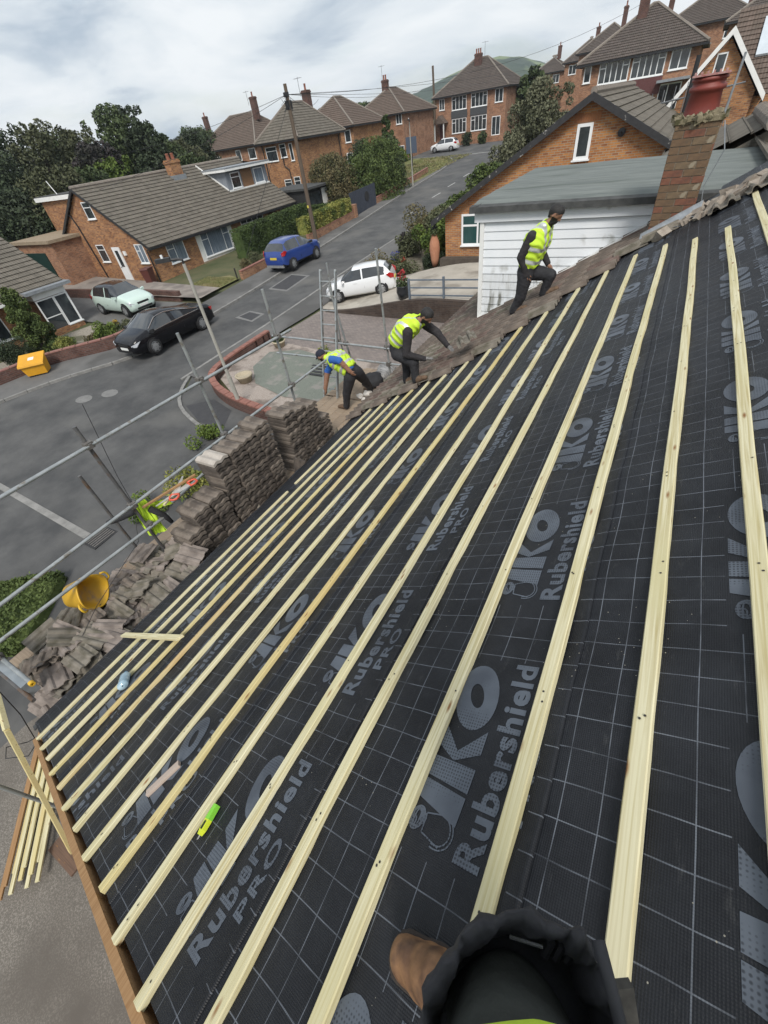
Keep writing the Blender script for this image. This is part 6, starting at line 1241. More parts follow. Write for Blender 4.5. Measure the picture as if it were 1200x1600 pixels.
        b = MB(); xm = (xf[1] - .5) * L - .12; zm = lerp1(xf[1], st['belt']) + .05; b.add([(xm - .06, s * hw0 * .93, zm - .04), (xm + .08, s * hw0 * .93, zm - .05), (xm + .06, s * (hw0 + .17), zm - .03), (xm - .05, s * (hw0 + .17), zm - .02), (xm - .06, s * hw0 * .93, zm + .06), (xm + .08, s * hw0 * .93, zm + .05), (xm + .05, s * (hw0 + .16), zm + .10), (xm - .05, s * (hw0 + .16), zm + .11)], [(0, 3, 2, 1), (4, 5, 6, 7), (0, 1, 5, 4), (1, 2, 6, 5), (2, 3, 7, 6), (3, 0, 4, 7)]); b.build('mirror', M_trim if style != 'hatch' else body, t, uv=False)
        for xh in ((.05,) if style != 'saloon' else (.02, -.20)):
            b = MB(); b.box(xh * L - .10, xh * L + .08, s * hw0 * .985 - .012, s * hw0 * .985 + .022, lerp1(.5, st['belt']) - .15, lerp1(.5, st['belt']) - .11); b.build('door_handle', body if body != M_trim else M_trim, t, uv=False)
        b = MB(); b.bar((-.08 * L, s * (hw0 * 1.0 + .001), .52), (-.08 * L, s * (hw0 * .96), lerp1(.42, st['belt']) - .02), .012, .006, (1, 0, 0)); b.build('door_seam', M_trim, t, uv=False)
    b = MB(); b.box(-L / 2 - .012, -L / 2 + .05, -.26, .26, lerp1(.02, st['belt']) - .26, lerp1(.02, st['belt']) - .14); b.build('rear_number_plate', M_yplate, t, uv=False)
    b = MB(); b.box(L / 2 - .05, L / 2 + .015, -.26, .26, .42, .53); b.build('front_number_plate', M_wplate, t, uv=False)
    b = MB(); b.box(L / 2 - .10, L / 2 + .006, -.48, .48, .30, .40); b.box(L / 2 - .10, L / 2 + .004, -.36, .36, .56, .66); b.build('grille', M_trim, t, uv=False)
    b = MB(); b.box(-L / 2 - .008, -L / 2 + .10, -hw0 * .78, hw0 * .78, .26, .40); b.build('rear_bumper_insert', M_rim if style == 'suv' else body, t, uv=False)
    if style == 'saloon':
        for s in (-1, 1):
            b = MB(); pts = []
            for u in (.19, .24, .30, .36, .42, .48, .55, .62, .67, .72, .76, .785):
                hw = hw0 * lerp1(u, plan); zt = lerp1(u, st['top']); zbl = min(lerp1(u, st['belt']), zt - .02); gh = max(0, min(1, (zt - zbl - .03) / .40)); pts.append(((u - .5) * L, s * (hw * (.955 - .20 * gh) + .006), zt - .055 * gh - .008))
            b.path(pts, .014, 5); b.path([((u - .5) * L, s * (hw0 * lerp1(u, plan) * .955 + .008), lerp1(u, st['belt']) + .004) for u in (.19, .4, .6, .785)], .013, 5); b.build('window_trim', M_chrome, t, uv=False)
    return t
P_black = paint('black_car_paint', (0.006, 0.006, 0.008), rough=.2, coat=.25, spec=.25); P_blue = paint('deep_blue_car_paint', (0.014, 0.042, 0.20), (0.016, 0.048, 0.23)); P_white = paint('white_car_paint', (0.72, 0.73, 0.74)); P_mint = paint('mint_green_car_paint', (0.50, 0.62, 0.56), (.53, .65, .59))
gz = lambda x, y, d=.0: (x, y, ground(x, y) + d)
car('black saloon car with chrome window line parked against the kerb', gz(-20.12, 12.72, .05), R(-90), 'saloon', P_black, 4.85, 1.84, 1.47, 2.92)
car('blue compact suv parked half on the pavement by the hedge', gz(-20.95, 24.25, .06), R(90), 'suv', P_blue, 4.05, 1.76, 1.64, 2.52, cladding=True)
w_ = car('white three door hatchback parked on the concrete drive', (-12.80, 19.45, upper(-12.8, 19.45) + .03), math.atan2(-.87, -2.02), 'hatch', P_white, 3.95, 1.71, 1.49, 2.52, scale=.90); w_.rotation_euler = (0, R(3.5), math.atan2(-.87, -2.02))
car('pale mint green hatchback with dark windows on the drive by the white porch', gz(-27.1, 15.3, .07), R(-2), 'hatch', P_mint, 4.0, 1.75, 1.50, 2.54, twotone=P_black)
car('far white hatchback parked on the side road above the grass verge', gz(-32.0, 76.2, .02), R(184), 'hatch', P_white, 4.1, 1.76, 1.5, 2.55)

# ================================================================ people (signed-distance bodies, surfaced as one skin)
def surface_net(F, lo, h):
    S = F < 0; nx, ny, nz = F.shape; c = [(i, j, k) for i in (0, 1) for j in (0, 1) for k in (0, 1)]
    sl = lambda o: tuple(slice(o[a], F.shape[a] - 1 + o[a]) for a in range(3))
    cnt = sum(S[sl(o)].astype(int) for o in c); act = (cnt > 0) & (cnt < 8); idx = -np.ones(act.shape, int); ii = np.argwhere(act); idx[act] = np.arange(len(ii))
    acc = np.zeros((len(ii), 3)); m = np.zeros(len(ii))
    for a in c:
        for d in range(3):
            if a[d]: continue
            b_ = list(a); b_[d] = 1; fa = F[sl(a)][act]; fb = F[sl(tuple(b_))][act]; x = (fa < 0) != (fb < 0); t = np.where(x, fa / np.where(x, fa - fb, 1), 0)
            p = np.tile(np.array(a, float), (len(ii), 1)); p[:, d] += t; acc[x] += p[x]; m[x] += 1
    V = (ii + acc / m[:, None]) * h + lo; Q = []
    for d in range(3):
        e1, e2 = (d + 1) % 3, (d + 2) % 3; s0 = [slice(None)] * 3; s1 = [slice(None)] * 3; s0[d] = slice(0, -1); s1[d] = slice(1, None)
        X = S[tuple(s0)] != S[tuple(s1)]; inside = S[tuple(s0)]
        for p in np.argwhere(X):
            if p[e1] < 1 or p[e2] < 1 or p[e1] >= act.shape[e1] or p[e2] >= act.shape[e2]: continue
            q = [p.copy() for _ in range(4)]; q[1][e1] -= 1; q[2][e1] -= 1; q[2][e2] -= 1; q[3][e2] -= 1
            v = [idx[tuple(w)] for w in q]
            if min(v) < 0: continue
            Q.append(v[::-1] if not inside[tuple(p)] else v)
    return V, np.array(Q)
def rcone(P, a, b_, ra, rb):
    a, b_ = np.array(a), np.array(b_); ab = b_ - a; t = np.clip(((P - a) @ ab) / max(1e-9, ab @ ab), 0, 1); return np.linalg.norm(P - a - t[..., None] * ab, axis=-1) - (ra + (rb - ra) * t)
def smin(a, b_, k): h = np.clip(.5 + .5 * (b_ - a) / k, 0, 1); return b_ + (a - b_) * h - k * h * (1 - h)
def field(P, prims, k): 
    d = None
    for p in prims: e = rcone(P, *p[:4]); d = e if d is None else smin(d, e, k)
    return d
def sdf_mesh(name, f, lo, hi, h, mats, zone, parent, wob=0.0, smooth=True):
    lo = np.array(lo, float); n = np.ceil((np.array(hi) - lo) / h).astype(int) + 1
    G_ = np.stack(np.meshgrid(*[np.arange(k) * h for k in n], indexing='ij'), -1) + lo; F = f(G_)
    V, Q = surface_net(F, lo, h)
    me = bpy.data.meshes.new(name); me.from_pydata([tuple(v) for v in V], [], [tuple(int(i) for i in q) for q in Q])
    for m in mats: me.materials.append(m)
    if len(mats) > 1: C_ = V[Q].mean(1); me.polygons.foreach_set('material_index', zone(C_).astype(int))
    me.polygons.foreach_set('use_smooth', [smooth] * len(Q)); me.update(); return link(name, me, parent)
M_skin = mat('brown_skin', (0.25, 0.130, 0.082), (0.29, 0.155, 0.10), rough=.55, ns=12); M_hair = mat('black_hair', (0.010, 0.009, 0.009), (0.020, 0.018, 0.017), rough=.7, ns=60, bump=.6, bs=120)
M_trous = mat('black_work_trousers', (0.014, 0.014, 0.017), (0.026, 0.026, 0.030), rough=.85, ns=9, bump=.35, bs=22, bdist=.02); M_hood = mat('black_hoodie', (0.016, 0.014, 0.016), (0.030, 0.027, 0.029), rough=.9, ns=8, bump=.35, bs=18, bdist=.02)
M_blue = mat('blue_tshirt', (0.02, 0.09, 0.33), (.025, .11, .38), rough=.85, ns=6, bump=.2); M_glove = mat('grey_work_glove', (0.13, 0.125, 0.125), (0.20, 0.195, 0.19), rough=.9, ns=20, bump=.3)
M_boot = mat('tan_leather_boot', (0.255, 0.135, 0.062), (0.135, 0.068, 0.034), rough=.62, ns=22, det=8, bump=.25, bs=35, bdist=.004, col3=(0.075, 0.040, 0.024), ns3=13, lo3=.5, hi3=.66); M_sole = mat('boot_sole', (0.035, 0.027, 0.022), rough=.9); M_navy = mat('navy_cap', (0.014, 0.016, 0.030), rough=.85)
def hand(b, w, d, up, s, curl=.5):
    """palm, four bent fingers of unequal length and a thumb leaving the side of the palm"""
    w, d, up = Vector(w), Vector(d).normalized(), Vector(up); sd = d.cross(up).normalized(); up = sd.cross(d).normalized()
    for k, (o, l) in enumerate(((-.030, .060), (-.010, .072), (.010, .068), (.029, .052))):
        p = w + (d * .085 + sd * o) * s; a = p + (d * l * .5 - up * l * .18 * curl) * s; c = a + (d * l * .35 - up * l * .40 * curl) * s; e = c + (d * l * .12 - up * l * .32 * curl) * s
        b.path([p - d * .03 * s, p, a, c, e], [.0095 * s, .0095 * s, .009 * s, .008 * s, .0065 * s], 7)
    p = w + (d * .025 - sd * .032) * s; b.path([p, p + (d * .03 - sd * .022 - up * .006) * s, p + (d * .058 - sd * .024 - up * .022) * s], [.0115 * s, .010 * s, .0075 * s], 7)
    b.path([w - d * .01 * s, w + d * .04 * s, w + d * .092 * s], [.024 * s, .031 * s, .028 * s], 10)
def person(label, J, s, loc, shirt, sleeve_bare, glove, hat=None, beard=True, vest=True, face=(1, 0, 0), h=.0125, head=True, sleeves=None, girth=1.42):
    """J: joints in world metres; s: size; face: direction the head looks"""
    t = thing('person', label, 'person', loc); L_ = Vector(loc); j = {k: np.array(Vector(v) - L_) for k, v in J.items() if k[:2] not in ('hd', 'up', 'cu')}
    fd = np.array(Vector(face).normalized()); hd, nk = j['head'], j['neck']; upv = hd - nk; upv = upv / np.linalg.norm(upv); upv = upv - fd * (upv @ fd); upv /= np.linalg.norm(upv); sdv = np.cross(fd, upv)
    sl = sleeves or shirt; arm = M_skin if sleeve_bare else sl; hm = M_glove if glove else M_skin
    mats = [M_trous, shirt, sl, arm, M_skin, hm, mat('dusty_work_boot', (0.155, 0.095, 0.055), (0.09, 0.058, 0.038), rough=.8, ns=14), M_hair, M_sole]; pr = []
    A = lambda a, b_, ra, rb, z: pr.append((a, b_, ra * s * (girth if z in (0, 1, 2, 3) else 1.05), rb * s * (girth if z in (0, 1, 2, 3) else 1.05), z))
    across = j['shR'] - j['shL']; across = across / np.linalg.norm(across); hip = j['hipR'] - j['hipL']; hip /= np.linalg.norm(hip)
    for q in (-.07, .07):
        A(j['pelvis'] + hip * q * s, j['waist'] + across * q * s * .9, .105, .10, 0); A(j['waist'] + across * q * s * .9, j['chest'] + across * q * 1.2 * s, .105, .118, 1)
        A(j['chest'] + across * q * 1.2 * s, j['neck'] + across * q * .9 * s - upv * .05 * s, .118, .062, 1)
    for S_ in 'LR':
        A(j['hip' + S_], j['kn' + S_], .095, .066, 0); A(j['kn' + S_], j['an' + S_], .066, .050, 0)
        A(j['sh' + S_], j['el' + S_], .066, .050, 2); A(j['el' + S_] * .999 + .001 * j['wr' + S_], j['wr' + S_], .047, .034, 3)
        ft = j['toe' + S_] - j['an' + S_]; A(j['an' + S_] - np.array((0, 0, .02 * s)), j['an' + S_] + ft * .35 - np.array((0, 0, .01)), .055, .052, 6); A(j['an' + S_] + ft * .3, j['toe' + S_], .052, .040, 6)
    A(nk - upv * .02 * s, hd - upv * .06 * s, .058, .055, 4)
    if head:
        A(hd + upv * .02 * s - fd * .02 * s, hd + upv * .03 * s + fd * .01 * s, .092, .090, 4); A(hd - upv * .02 * s + fd * .025 * s, hd - upv * .085 * s + fd * .05 * s, .072, .042, 4)
        A(hd + fd * .095 * s - upv * .005 * s, hd + fd * .112 * s - upv * .035 * s, .010, .015, 4)
        for q in (-1, 1): A(hd + sdv * q * .088 * s - upv * .0 * s, hd + sdv * q * .092 * s - upv * .04 * s - fd * .005, .016, .012, 4)
    allp = np.array([p for q in pr for p in (q[0], q[1])]); lo, hi = allp.min(0) - .15 * s, allp.max(0) + .16 * s
    def zone(C_):
        D = np.stack([rcone(C_, *q[:4]) for q in pr]); z = np.array([q[4] for q in pr])[D.argmin(0)]
        if beard and head:
            r = C_ - hd; f, u = r @ fd, r @ upv; z = np.where((z == 4) & (u < -.030 * s) & (f > -.01 * s) & (u > -.16 * s) & ~((f > .085 * s) & (u > -.052 * s)), 7, z)
        z = np.where((z == 6), 6, z); return z
    f0 = lambda P: field(P, pr, .022 * s) + .004 * s * np.sin(P[..., 0] * 47 / s + 3 * np.sin(P[..., 2] * 31 / s)) * np.sin(P[..., 1] * 39 / s + P[..., 2] * 58 / s)
    sdf_mesh('body', f0, lo, hi, h * s, mats, zone, t)
    for S_ in 'LR':
        hb = MB(); hand(hb, j['wr' + S_], J.get('hd' + S_, j['wr' + S_] - j['el' + S_]), J.get('up' + S_, (0, 0, 1)), s * 1.05, J.get('curl' + S_, .6)); hb.build('hand', hm, t, smooth=True, uv=False)
    if head:
        hp = [(hd + upv * .03 * s - fd * .022 * s, hd + upv * .04 * s + fd * .01 * s, .104 * s, .098 * s), (hd - fd * .05 * s - upv * .02 * s, hd - fd * .045 * s - upv * .06 * s, .07 * s, .055 * s)]
        def fh(P):
            d = field(P, hp, .02 * s) + .0035 * np.sin(P[..., 0] * 310) * np.sin(P[..., 1] * 290) * np.sin(P[..., 2] * 300); r = P - hd
            return np.maximum(d, (r @ fd) * .8 - (r @ upv) * .9 - .028 * s) if hat is None else np.maximum(d, np.maximum((r @ fd) - .09 * s, -(r @ upv) - .0 * s + (r @ fd) * .15))
        sdf_mesh('cap' if hat else 'hair', fh, hd - .2 * s, hd + .2 * s, .009 * s, [hat or M_hair], lambda C_: np.zeros(len(C_)), t)
        if hat:
            b = MB(); pts = [tuple(hd + upv * .035 * s + fd * .07 * s + sdv * q * .075 * s) for q in (-1, -.5, 0, .5, 1)] + [tuple(hd + upv * .015 * s + fd * (.17 - .04 * abs(q)) * s + sdv * q * .07 * s) for q in (1, .5, 0, -.5, -1)]; b.prism(pts, tuple(upv * .012 * s)); b.build('cap_peak', hat, t, uv=False)
        e = MB()
        for q in (-1, 1): e.lathe([(0, .007 * s), (.007 * s, 0), (0, -.007 * s)], tuple(hd + fd * .083 * s + sdv * q * .032 * s + upv * .008 * s), 8)
        e.build('eyes', M_trim, t, uv=False)
    if vest:
        vp = [(p[0], p[1], p[2] + .024 * s, p[3] + .024 * s) for p in pr if p[4] == 1] + [(j['pelvis'] * .35 + j['waist'] * .65 + hip * q * s, j['waist'] + across * q * s * .9, .13 * s, .126 * s) for q in (-.07, .07)]
        ax = j['neck'] - j['pelvis']; Lx = np.linalg.norm(ax); ax /= Lx
        def fv(P):
            d = field(P, vp, .03 * s) + .007 * s * np.sin(P @ ax * 60 / s + 2 * np.sin(P @ across * 30 / s)) ; r = P - j['pelvis']; tt = r @ ax
            d = np.maximum(d, .05 * s + .02 * s * np.sin(P @ across * 20) - tt); d = np.maximum(d, -(rcone(P, nk, nk + upv * .2 * s, .085 * s, .10 * s)))
            for S_ in 'LR': d = np.maximum(d, -rcone(P, j['sh' + S_] + (across if S_ == 'R' else -across) * .025 * s, j['el' + S_] * .55 + j['sh' + S_] * .45, .082 * s, .066 * s))
            return d
        def zv(C_):
            r = C_ - j['pelvis']; tt = (r @ ax) / Lx; xx = np.abs(r @ across) / s; z = np.zeros(len(C_)); z[(np.abs(tt - .27) < .045) | (np.abs(tt - .55) < .045)] = 1; z[(np.abs(xx - .085) < .024) & (tt > .58)] = 1; return z
        sdf_mesh('hi_vis_vest', fv, lo - .05, hi + .05, .0115 * s, [M_lime, M_refl], zv, t)
    return t, j
rz_ = lambda x, off=.06: RO.z + (x - RO.x) * math.tan(TH) + off
person('worker in hi-vis vest and dark hoodie walking up the tiles against the white cladding', dict(
    pelvis=(-1.69, 7.2, 5.32), waist=(-1.67, 7.2, 5.47), chest=(-1.59, 7.2, 5.72), neck=(-1.49, 7.2, 5.90), head=(-1.385, 7.2, 6.02), shL=(-1.58, 7.36, 5.80), shR=(-1.64, 7.04, 5.79), elL=(-1.56, 7.40, 5.54), elR=(-1.76, 7.01, 5.54), wrL=(-1.44, 7.36, 5.38), wrR=(-1.67, 7.04, 5.31),
    hipL=(-1.66, 7.28, 5.28), hipR=(-1.70, 7.12, 5.27), knL=(-1.36, 7.28, 5.24), knR=(-1.735, 7.10, 4.98), anL=(-1.43, 7.28, rz_(-1.43) + .07), anR=(-1.83, 7.10, rz_(-1.83) + .07), toeL=(-1.24, 7.27, rz_(-1.24) + .03), toeR=(-1.64, 7.08, rz_(-1.64) + .03), upR=(0, -1, 0), upL=(0, 1, 0)), .86, (-1.8, 7.2, 4.65), M_hood, False, False, face=(.80, -.12, -.50))
person('worker in hi-vis vest crouching on the tiles and holding a loose tile', dict(
    pelvis=(-3.33, 5.88, 4.54), waist=(-3.30, 5.88, 4.68), chest=(-3.13, 5.88, 4.86), neck=(-2.93, 5.88, 4.98), head=(-2.79, 5.86, 5.06), shL=(-2.98, 6.05, 4.90), shR=(-3.05, 5.71, 4.86), elL=(-2.74, 6.10, 4.73), elR=(-3.07, 5.64, 4.54), wrL=(-2.53, 6.02, 4.57), wrR=(-2.80, 5.72, 4.46),
    hipL=(-3.31, 5.99, 4.47), hipR=(-3.30, 5.78, 4.47), knL=(-3.27, 6.0, 4.18), knR=(-2.99, 5.72, 4.38), anL=(-3.31, 6.0, rz_(-3.31) + .07), anR=(-2.97, 5.70, rz_(-2.97) + .07), toeL=(-3.14, 5.93, rz_(-3.14) + .03), toeR=(-2.77, 5.66, rz_(-2.77) + .03), hdR=(.8, .3, .05), hdL=(.7, -.3, -.3), curlL=.3, curlR=.4), .86, (-3.2, 5.88, 3.85), M_hood, False, True, face=(.72, -.15, -.62))
o = link('roof_tile', tm2); tag(o, 'loose grey tile held flat between the hands of the crouching worker', 'roof tile'); o.matrix_world = RM @ Matrix.Translation((5.66, 3.16, .24)) @ Matrix.Rotation(R(-62), 4, 'Z') @ Matrix.Rotation(R(6), 4, 'X')
person('bearded worker in navy cap and blue t-shirt stooping on the scaffold to lift tiles', dict(
    pelvis=(-5.18, 7.0, 3.36), waist=(-5.27, 7.0, 3.47), chest=(-5.50, 7.0, 3.62), neck=(-5.76, 7.0, 3.68), head=(-5.93, 6.98, 3.68), shL=(-5.62, 7.17, 3.64), shR=(-5.52, 6.82, 3.70), elL=(-5.92, 7.06, 3.28), elR=(-5.26, 6.73, 3.74), wrL=(-5.98, 6.92, 2.92), wrR=(-5.10, 6.80, 3.50),
    hipL=(-5.13, 7.12, 3.31), hipR=(-5.19, 6.88, 3.30), knL=(-5.17, 7.42, 2.96), knR=(-5.34, 6.86, 2.92), anL=(-5.25, 7.72, 2.60), anR=(-5.42, 6.86, 2.59), toeL=(-5.46, 7.76, 2.55), toeR=(-5.63, 6.86, 2.545), hdL=(0, -.1, -1), upL=(1, 0, 0), upR=(0, -1, 0)), .98, (-5.3, 7.0, 2.5), M_blue, True, False, hat=M_navy, face=(-.75, -.1, -.60))

# ---- the person taking the picture: leg, boot, tool pouch seen from above
ph = thing('person', 'person below the camera in black trousers, tan boot and lime vest, standing on the felt', 'person', (0.12, -.15, 5.75))
wl_ = Vector((0.12, -.15, 5.75)); LP = lambda x, y, z: np.array((x - wl_.x, y - wl_.y, z - wl_.z))
zb_ = lambda x: RO.z + (x - RO.x) * math.tan(TH)
pr = []; A = lambda a, b_, ra, rb, z: pr.append((a, b_, ra, rb, z))
A(LP(.10, -.10, zb_(.10) + .13), LP(.13, -.10, 6.15), .062, .085, 0); A(LP(.13, -.10, 6.15), LP(.16, -.17, 6.52), .088, .105, 0)         # near leg
A(LP(.30, -.34, zb_(.30) + .10), LP(.26, -.30, 6.2), .06, .085, 0); A(LP(.26, -.30, 6.2), LP(.22, -.28, 6.55), .088, .11, 0)
A(LP(.088, -.045, 6.385), LP(.12, -.12, 6.50), .078, .105, 0); A(LP(.17, -.17, 6.52), LP(.20, -.26, 6.58), .125, .125, 0); A(LP(.17, -.21, 6.62), LP(.19, -.25, 7.0), .135, .145, 1); A(LP(.10, -.22, 7.02), LP(.27, -.28, 7.02), .10, .10, 1); A(LP(.18, -.28, 7.08), LP(.17, -.30, 7.22), .058, .055, 2)
A(LP(.15, -.33, 7.32), LP(.15, -.34, 7.36), .095, .09, 2); A(LP(.08, -.2, 7.02), LP(-.06, -.24, 6.84), .065, .05, 1); A(LP(-.06, -.24, 6.84), LP(-.03, -.14, 7.12), .045, .034, 1); A(LP(.27, -.28, 7.02), LP(.36, -.28, 6.8), .065, .05, 1); A(LP(.36, -.28, 6.8), LP(.16, -.13, 7.14), .045, .034, 1)
fP = lambda P: field(P, pr, .04) + .006 * np.sin(P[..., 0] * 38 + 2 * np.sin(P[..., 2] * 30)) * np.sin(P[..., 1] * 33 + P[..., 2] * 41)
sdf_mesh('body', fP, LP(-.2, -.55, 5.68), LP(.5, .06, 7.55), .016, [mat('dark_olive_workwear', (0.024, 0.027, 0.023), (0.042, 0.046, 0.040), rough=.85, ns=7, bump=.4, bs=26, bdist=.015), M_hood, M_skin, M_hair], lambda C_: np.where((np.stack([rcone(C_, *q[:4]) for q in pr]).argmin(0) == 9) & (C_[:, 2] > 1.6), 3, np.array([q[4] for q in pr])[np.stack([rcone(C_, *q[:4]) for q in pr]).argmin(0)]), ph)
for (p_, d_, u_) in (((-.03, -.14, 7.12), (.03, .07, .04), (-1, 0, .3)), ((.16, -.13, 7.14), (-.05, .07, .03), (1, 0, .3))): hb = MB(); hand(hb, Vector(LP(*p_)), d_, u_, 1, .5); hb.build('hand', M_skin, ph, smooth=True, uv=False)
vp = [(LP(.165, -.20, 6.60), LP(.18, -.23, 6.95), .155, .165), (LP(.098, -.108, 6.68), LP(.12, -.14, 6.80), .105, .113)]
sdf_mesh('hi_vis_vest', lambda P: np.maximum(field(P, vp, .05) + .004 * np.sin(P[..., 0] * 60), 6.622 + .006 * np.sin(P[..., 0] * 25) - wl_.z - P[..., 2]), LP(-.1, -.5, 6.4), LP(.45, .06, 7.2), .012, [M_lime], lambda C_: np.zeros(len(C_)), ph)
# boots: uppers, soles, laces
def boot(hx, hy, ang, name='boot'):
    c, s_ = math.cos(ang), math.sin(ang); z0 = zb_; sl_ = math.tan(TH) * c
    def q(u, v, w): x, y = hx + c * u - s_ * v, hy + s_ * u + c * v; return LP(x, y, zb_(x) + .012 + w)
    bp = [(q(.0, 0, .075), q(.01, 0, .20), .052, .060), (q(.0, 0, .045), q(.14, .004, .042), .046, .047), (q(.13, .004, .050), q(.205, .012, .040), .050, .046), (q(.02, 0, .12), q(.12, .004, .068), .050, .046)]
    f = lambda P: np.maximum(field(P, bp, .03) + .0022 * np.sin(P[..., 0] * 90 + P[..., 1] * 60) * np.sin(P[..., 2] * 110), -(P[..., 2] - (zb_(0) - wl_.z + (P[..., 0] + wl_.x) * math.tan(TH)) - .024))
    o = sdf_mesh(name, f, q(.08, 0, .1) - .24, q(.08, 0, .1) + .24, .0085, [M_boot], lambda C_: np.zeros(len(C_)), ph)
    sp = [(q(.0, 0, .012), q(.13, .003, .012), .052, .054), (q(.13, .003, .012), q(.209, .012, .012), .060, .055)]
    g = lambda P: np.maximum(field(P, sp, .03), np.abs(P[..., 2] - (zb_(0) - wl_.z + (P[..., 0] + wl_.x) * math.tan(TH)) - .016) - .013)
    sdf_mesh('sole', g, q(.08, 0, .1) - .24, q(.08, 0, .1) + .24, .007, [M_sole], lambda C_: np.zeros(len(C_)), o)
    b = MB()
    for k in range(4):
        u = .055 + k * .026; w = .125 - k * .017; b.path([q(u, -.036, w - .018), q(u + .012, -.01, w + .004), q(u + .016, .012, w + .003), q(u + .006, .038, w - .018)], .0045, 6); b.path([q(u, .036, w - .018), q(u + .016, .0, w + .006), q(u + .012, -.03, w - .012)], .004, 6)
    b.build('laces', M_trous, o, smooth=True, uv=False)
    b = MB()
    for u0, lift in ((.150, .098), (.158, .097)): b.path([q(u0 - .02, -.050, .045), q(u0, -.036, lift - .018), q(u0 + .012, -.012, lift), q(u0 + .012, .016, lift), q(u0, .044, lift - .018), q(u0 - .018, .058, .045)], .0018, 5)
    b.path([q(.02, -.050, .14), q(.06, -.050, .10), (q(.10, -.052, .05))], .0018, 5); b.path([q(.02, .052, .14), q(.06, .052, .10), (q(.10, .055, .05))], .0018, 5)
    b.build('stitching', M_sole, o, uv=False)
    b = MB(); n_ = 20
    b.path([q(.005 + .062 * math.cos(k * 2 * math.pi / n_), .062 * math.sin(k * 2 * math.pi / n_), .205 + .006 * math.sin(k * 3)) for k in range(n_ + 1)], .014, 8); b.build('padded_collar', mat('dark_boot_collar', (.06, .035, .02), (.09, .055, .03), rough=.8, ns=30), o, smooth=True, uv=False)
boot(.105, -.075, R(178)); boot(.30, -.34, R(165))
# tool pouch: folded rim, lining, contents
pch = thing('tool_pouch', 'open black nylon tool pouch at the waist of the person below the camera', 'tool pouch', (0.10, .02, 6.4)); wp_ = Vector((0.10, .02, 6.4))
def pq(x, y, z): return (x - wp_.x, y - wp_.y, z - wp_.z)
RIM = [(-.005, -.085), (-.012, -.045), (-.003, -.005), (.020, .030), (.050, .052), (.085, .066), (.118, .078), (.137, .070), (.150, .048), (.172, .030), (.192, .008), (.200, -.035), (.19, -.08)]
RIM = [tuple(p) for p in smooth2(RIM, 2)]
b = MB(); n = len(RIM); cen = Vector((.10, -.05)); lay = [(1.00, 6.30, 0), (1.03, 6.40, 0), (1.07, 6.455, 0), (1.08, 6.475, 1), (1.03, 6.488, 1), (.955, 6.480, 1), (.92, 6.462, 1), (.90, 6.43, 1), (.86, 6.35, 0), (.80, 6.26, 0)]
for li, (sc_, z, w) in enumerate(lay):
    for i, p in enumerate(RIM):
        d = Vector(p) - cen; wv = 1 + (.035 * math.sin(i * .9 + li * .8) + .03 * math.sin(i * .37 + 1.3) + .02 * math.sin(i * 2.1 + li)) * (1 if w else .5); r = cen + d * sc_ * wv; b.v.append(pq(r.x, r.y, z + .008 * math.sin(i * .7 + li * .5) + .006 * math.sin(i * 1.7)))
b.f = [(i_ * n + k, i_ * n + k + 1, (i_ + 1) * n + k + 1, (i_ + 1) * n + k) for i_ in range(len(lay) - 1) for k in range(n - 1)]; b.m = [0] * len(b.f)
M_ny = mat('black_nylon', (0.022, 0.022, 0.026), (0.040, 0.040, 0.046), rough=.75, ns=18, bump=.3, bs=160, bdist=.002)
b.build('pouch_rim', M_ny, pch, smooth=True, uv=False)
b = MB(); b.path([pq(x * .0 + .0 + (.155 + .0 * k), .055 - k * .0, 6.50) if False else pq(.140 + .012 * k, .082 - .022 * k, 6.492 + .004 * math.sin(k)) for k in range(5)], [.008, .007, .007, .007, .006], 7); b.build('binding', M_ny, pch, smooth=True, uv=False)
for k in range(3): b = MB(); b.tube(pq(.098 + .012 * k, .046 + .004 * k, 6.43), pq(.100 + .012 * k, .060 + .004 * k, 6.452), .0055, 8); b.build('bit', M_pipe, pch, uv=False)
b = MB(); b.tube(pq(.055, .040, 6.445), pq(.092, .050, 6.452), .002, 6); b.build('pencil', M_chrome, pch, uv=False)
b = MB(); b.lathe([(.001, -.02), (.10, -.02), (.11, -.12)], pq(.10, -.03, 6.40), 16); b.build('lining', M_trous, pch, smooth=True, uv=False)
hm = thing('hammer', 'dark worn hammer handle sticking out beside the tool pouch', 'hammer', (.20, .05, 6.35)); hh = Vector((.20, .05, 6.35))
b = MB(); b.bar(Vector((.188, .068, 6.405)) - hh, Vector((.245, -.02, 6.30)) - hh, .022, .012, (0, 0, 1)); b.build('handle', mat('dark_worn_steel', (.045, .042, .038), (.09, .085, .075), rough=.5, ns=30, metal=.4), hm, uv=False)
b = MB(); b.bar(Vector((.215, .0, 6.33)) - hh, Vector((.262, -.04, 6.28)) - hh, .028, .02, (0, 0, 1)); b.build('grip', M_pipe, hm, uv=False)
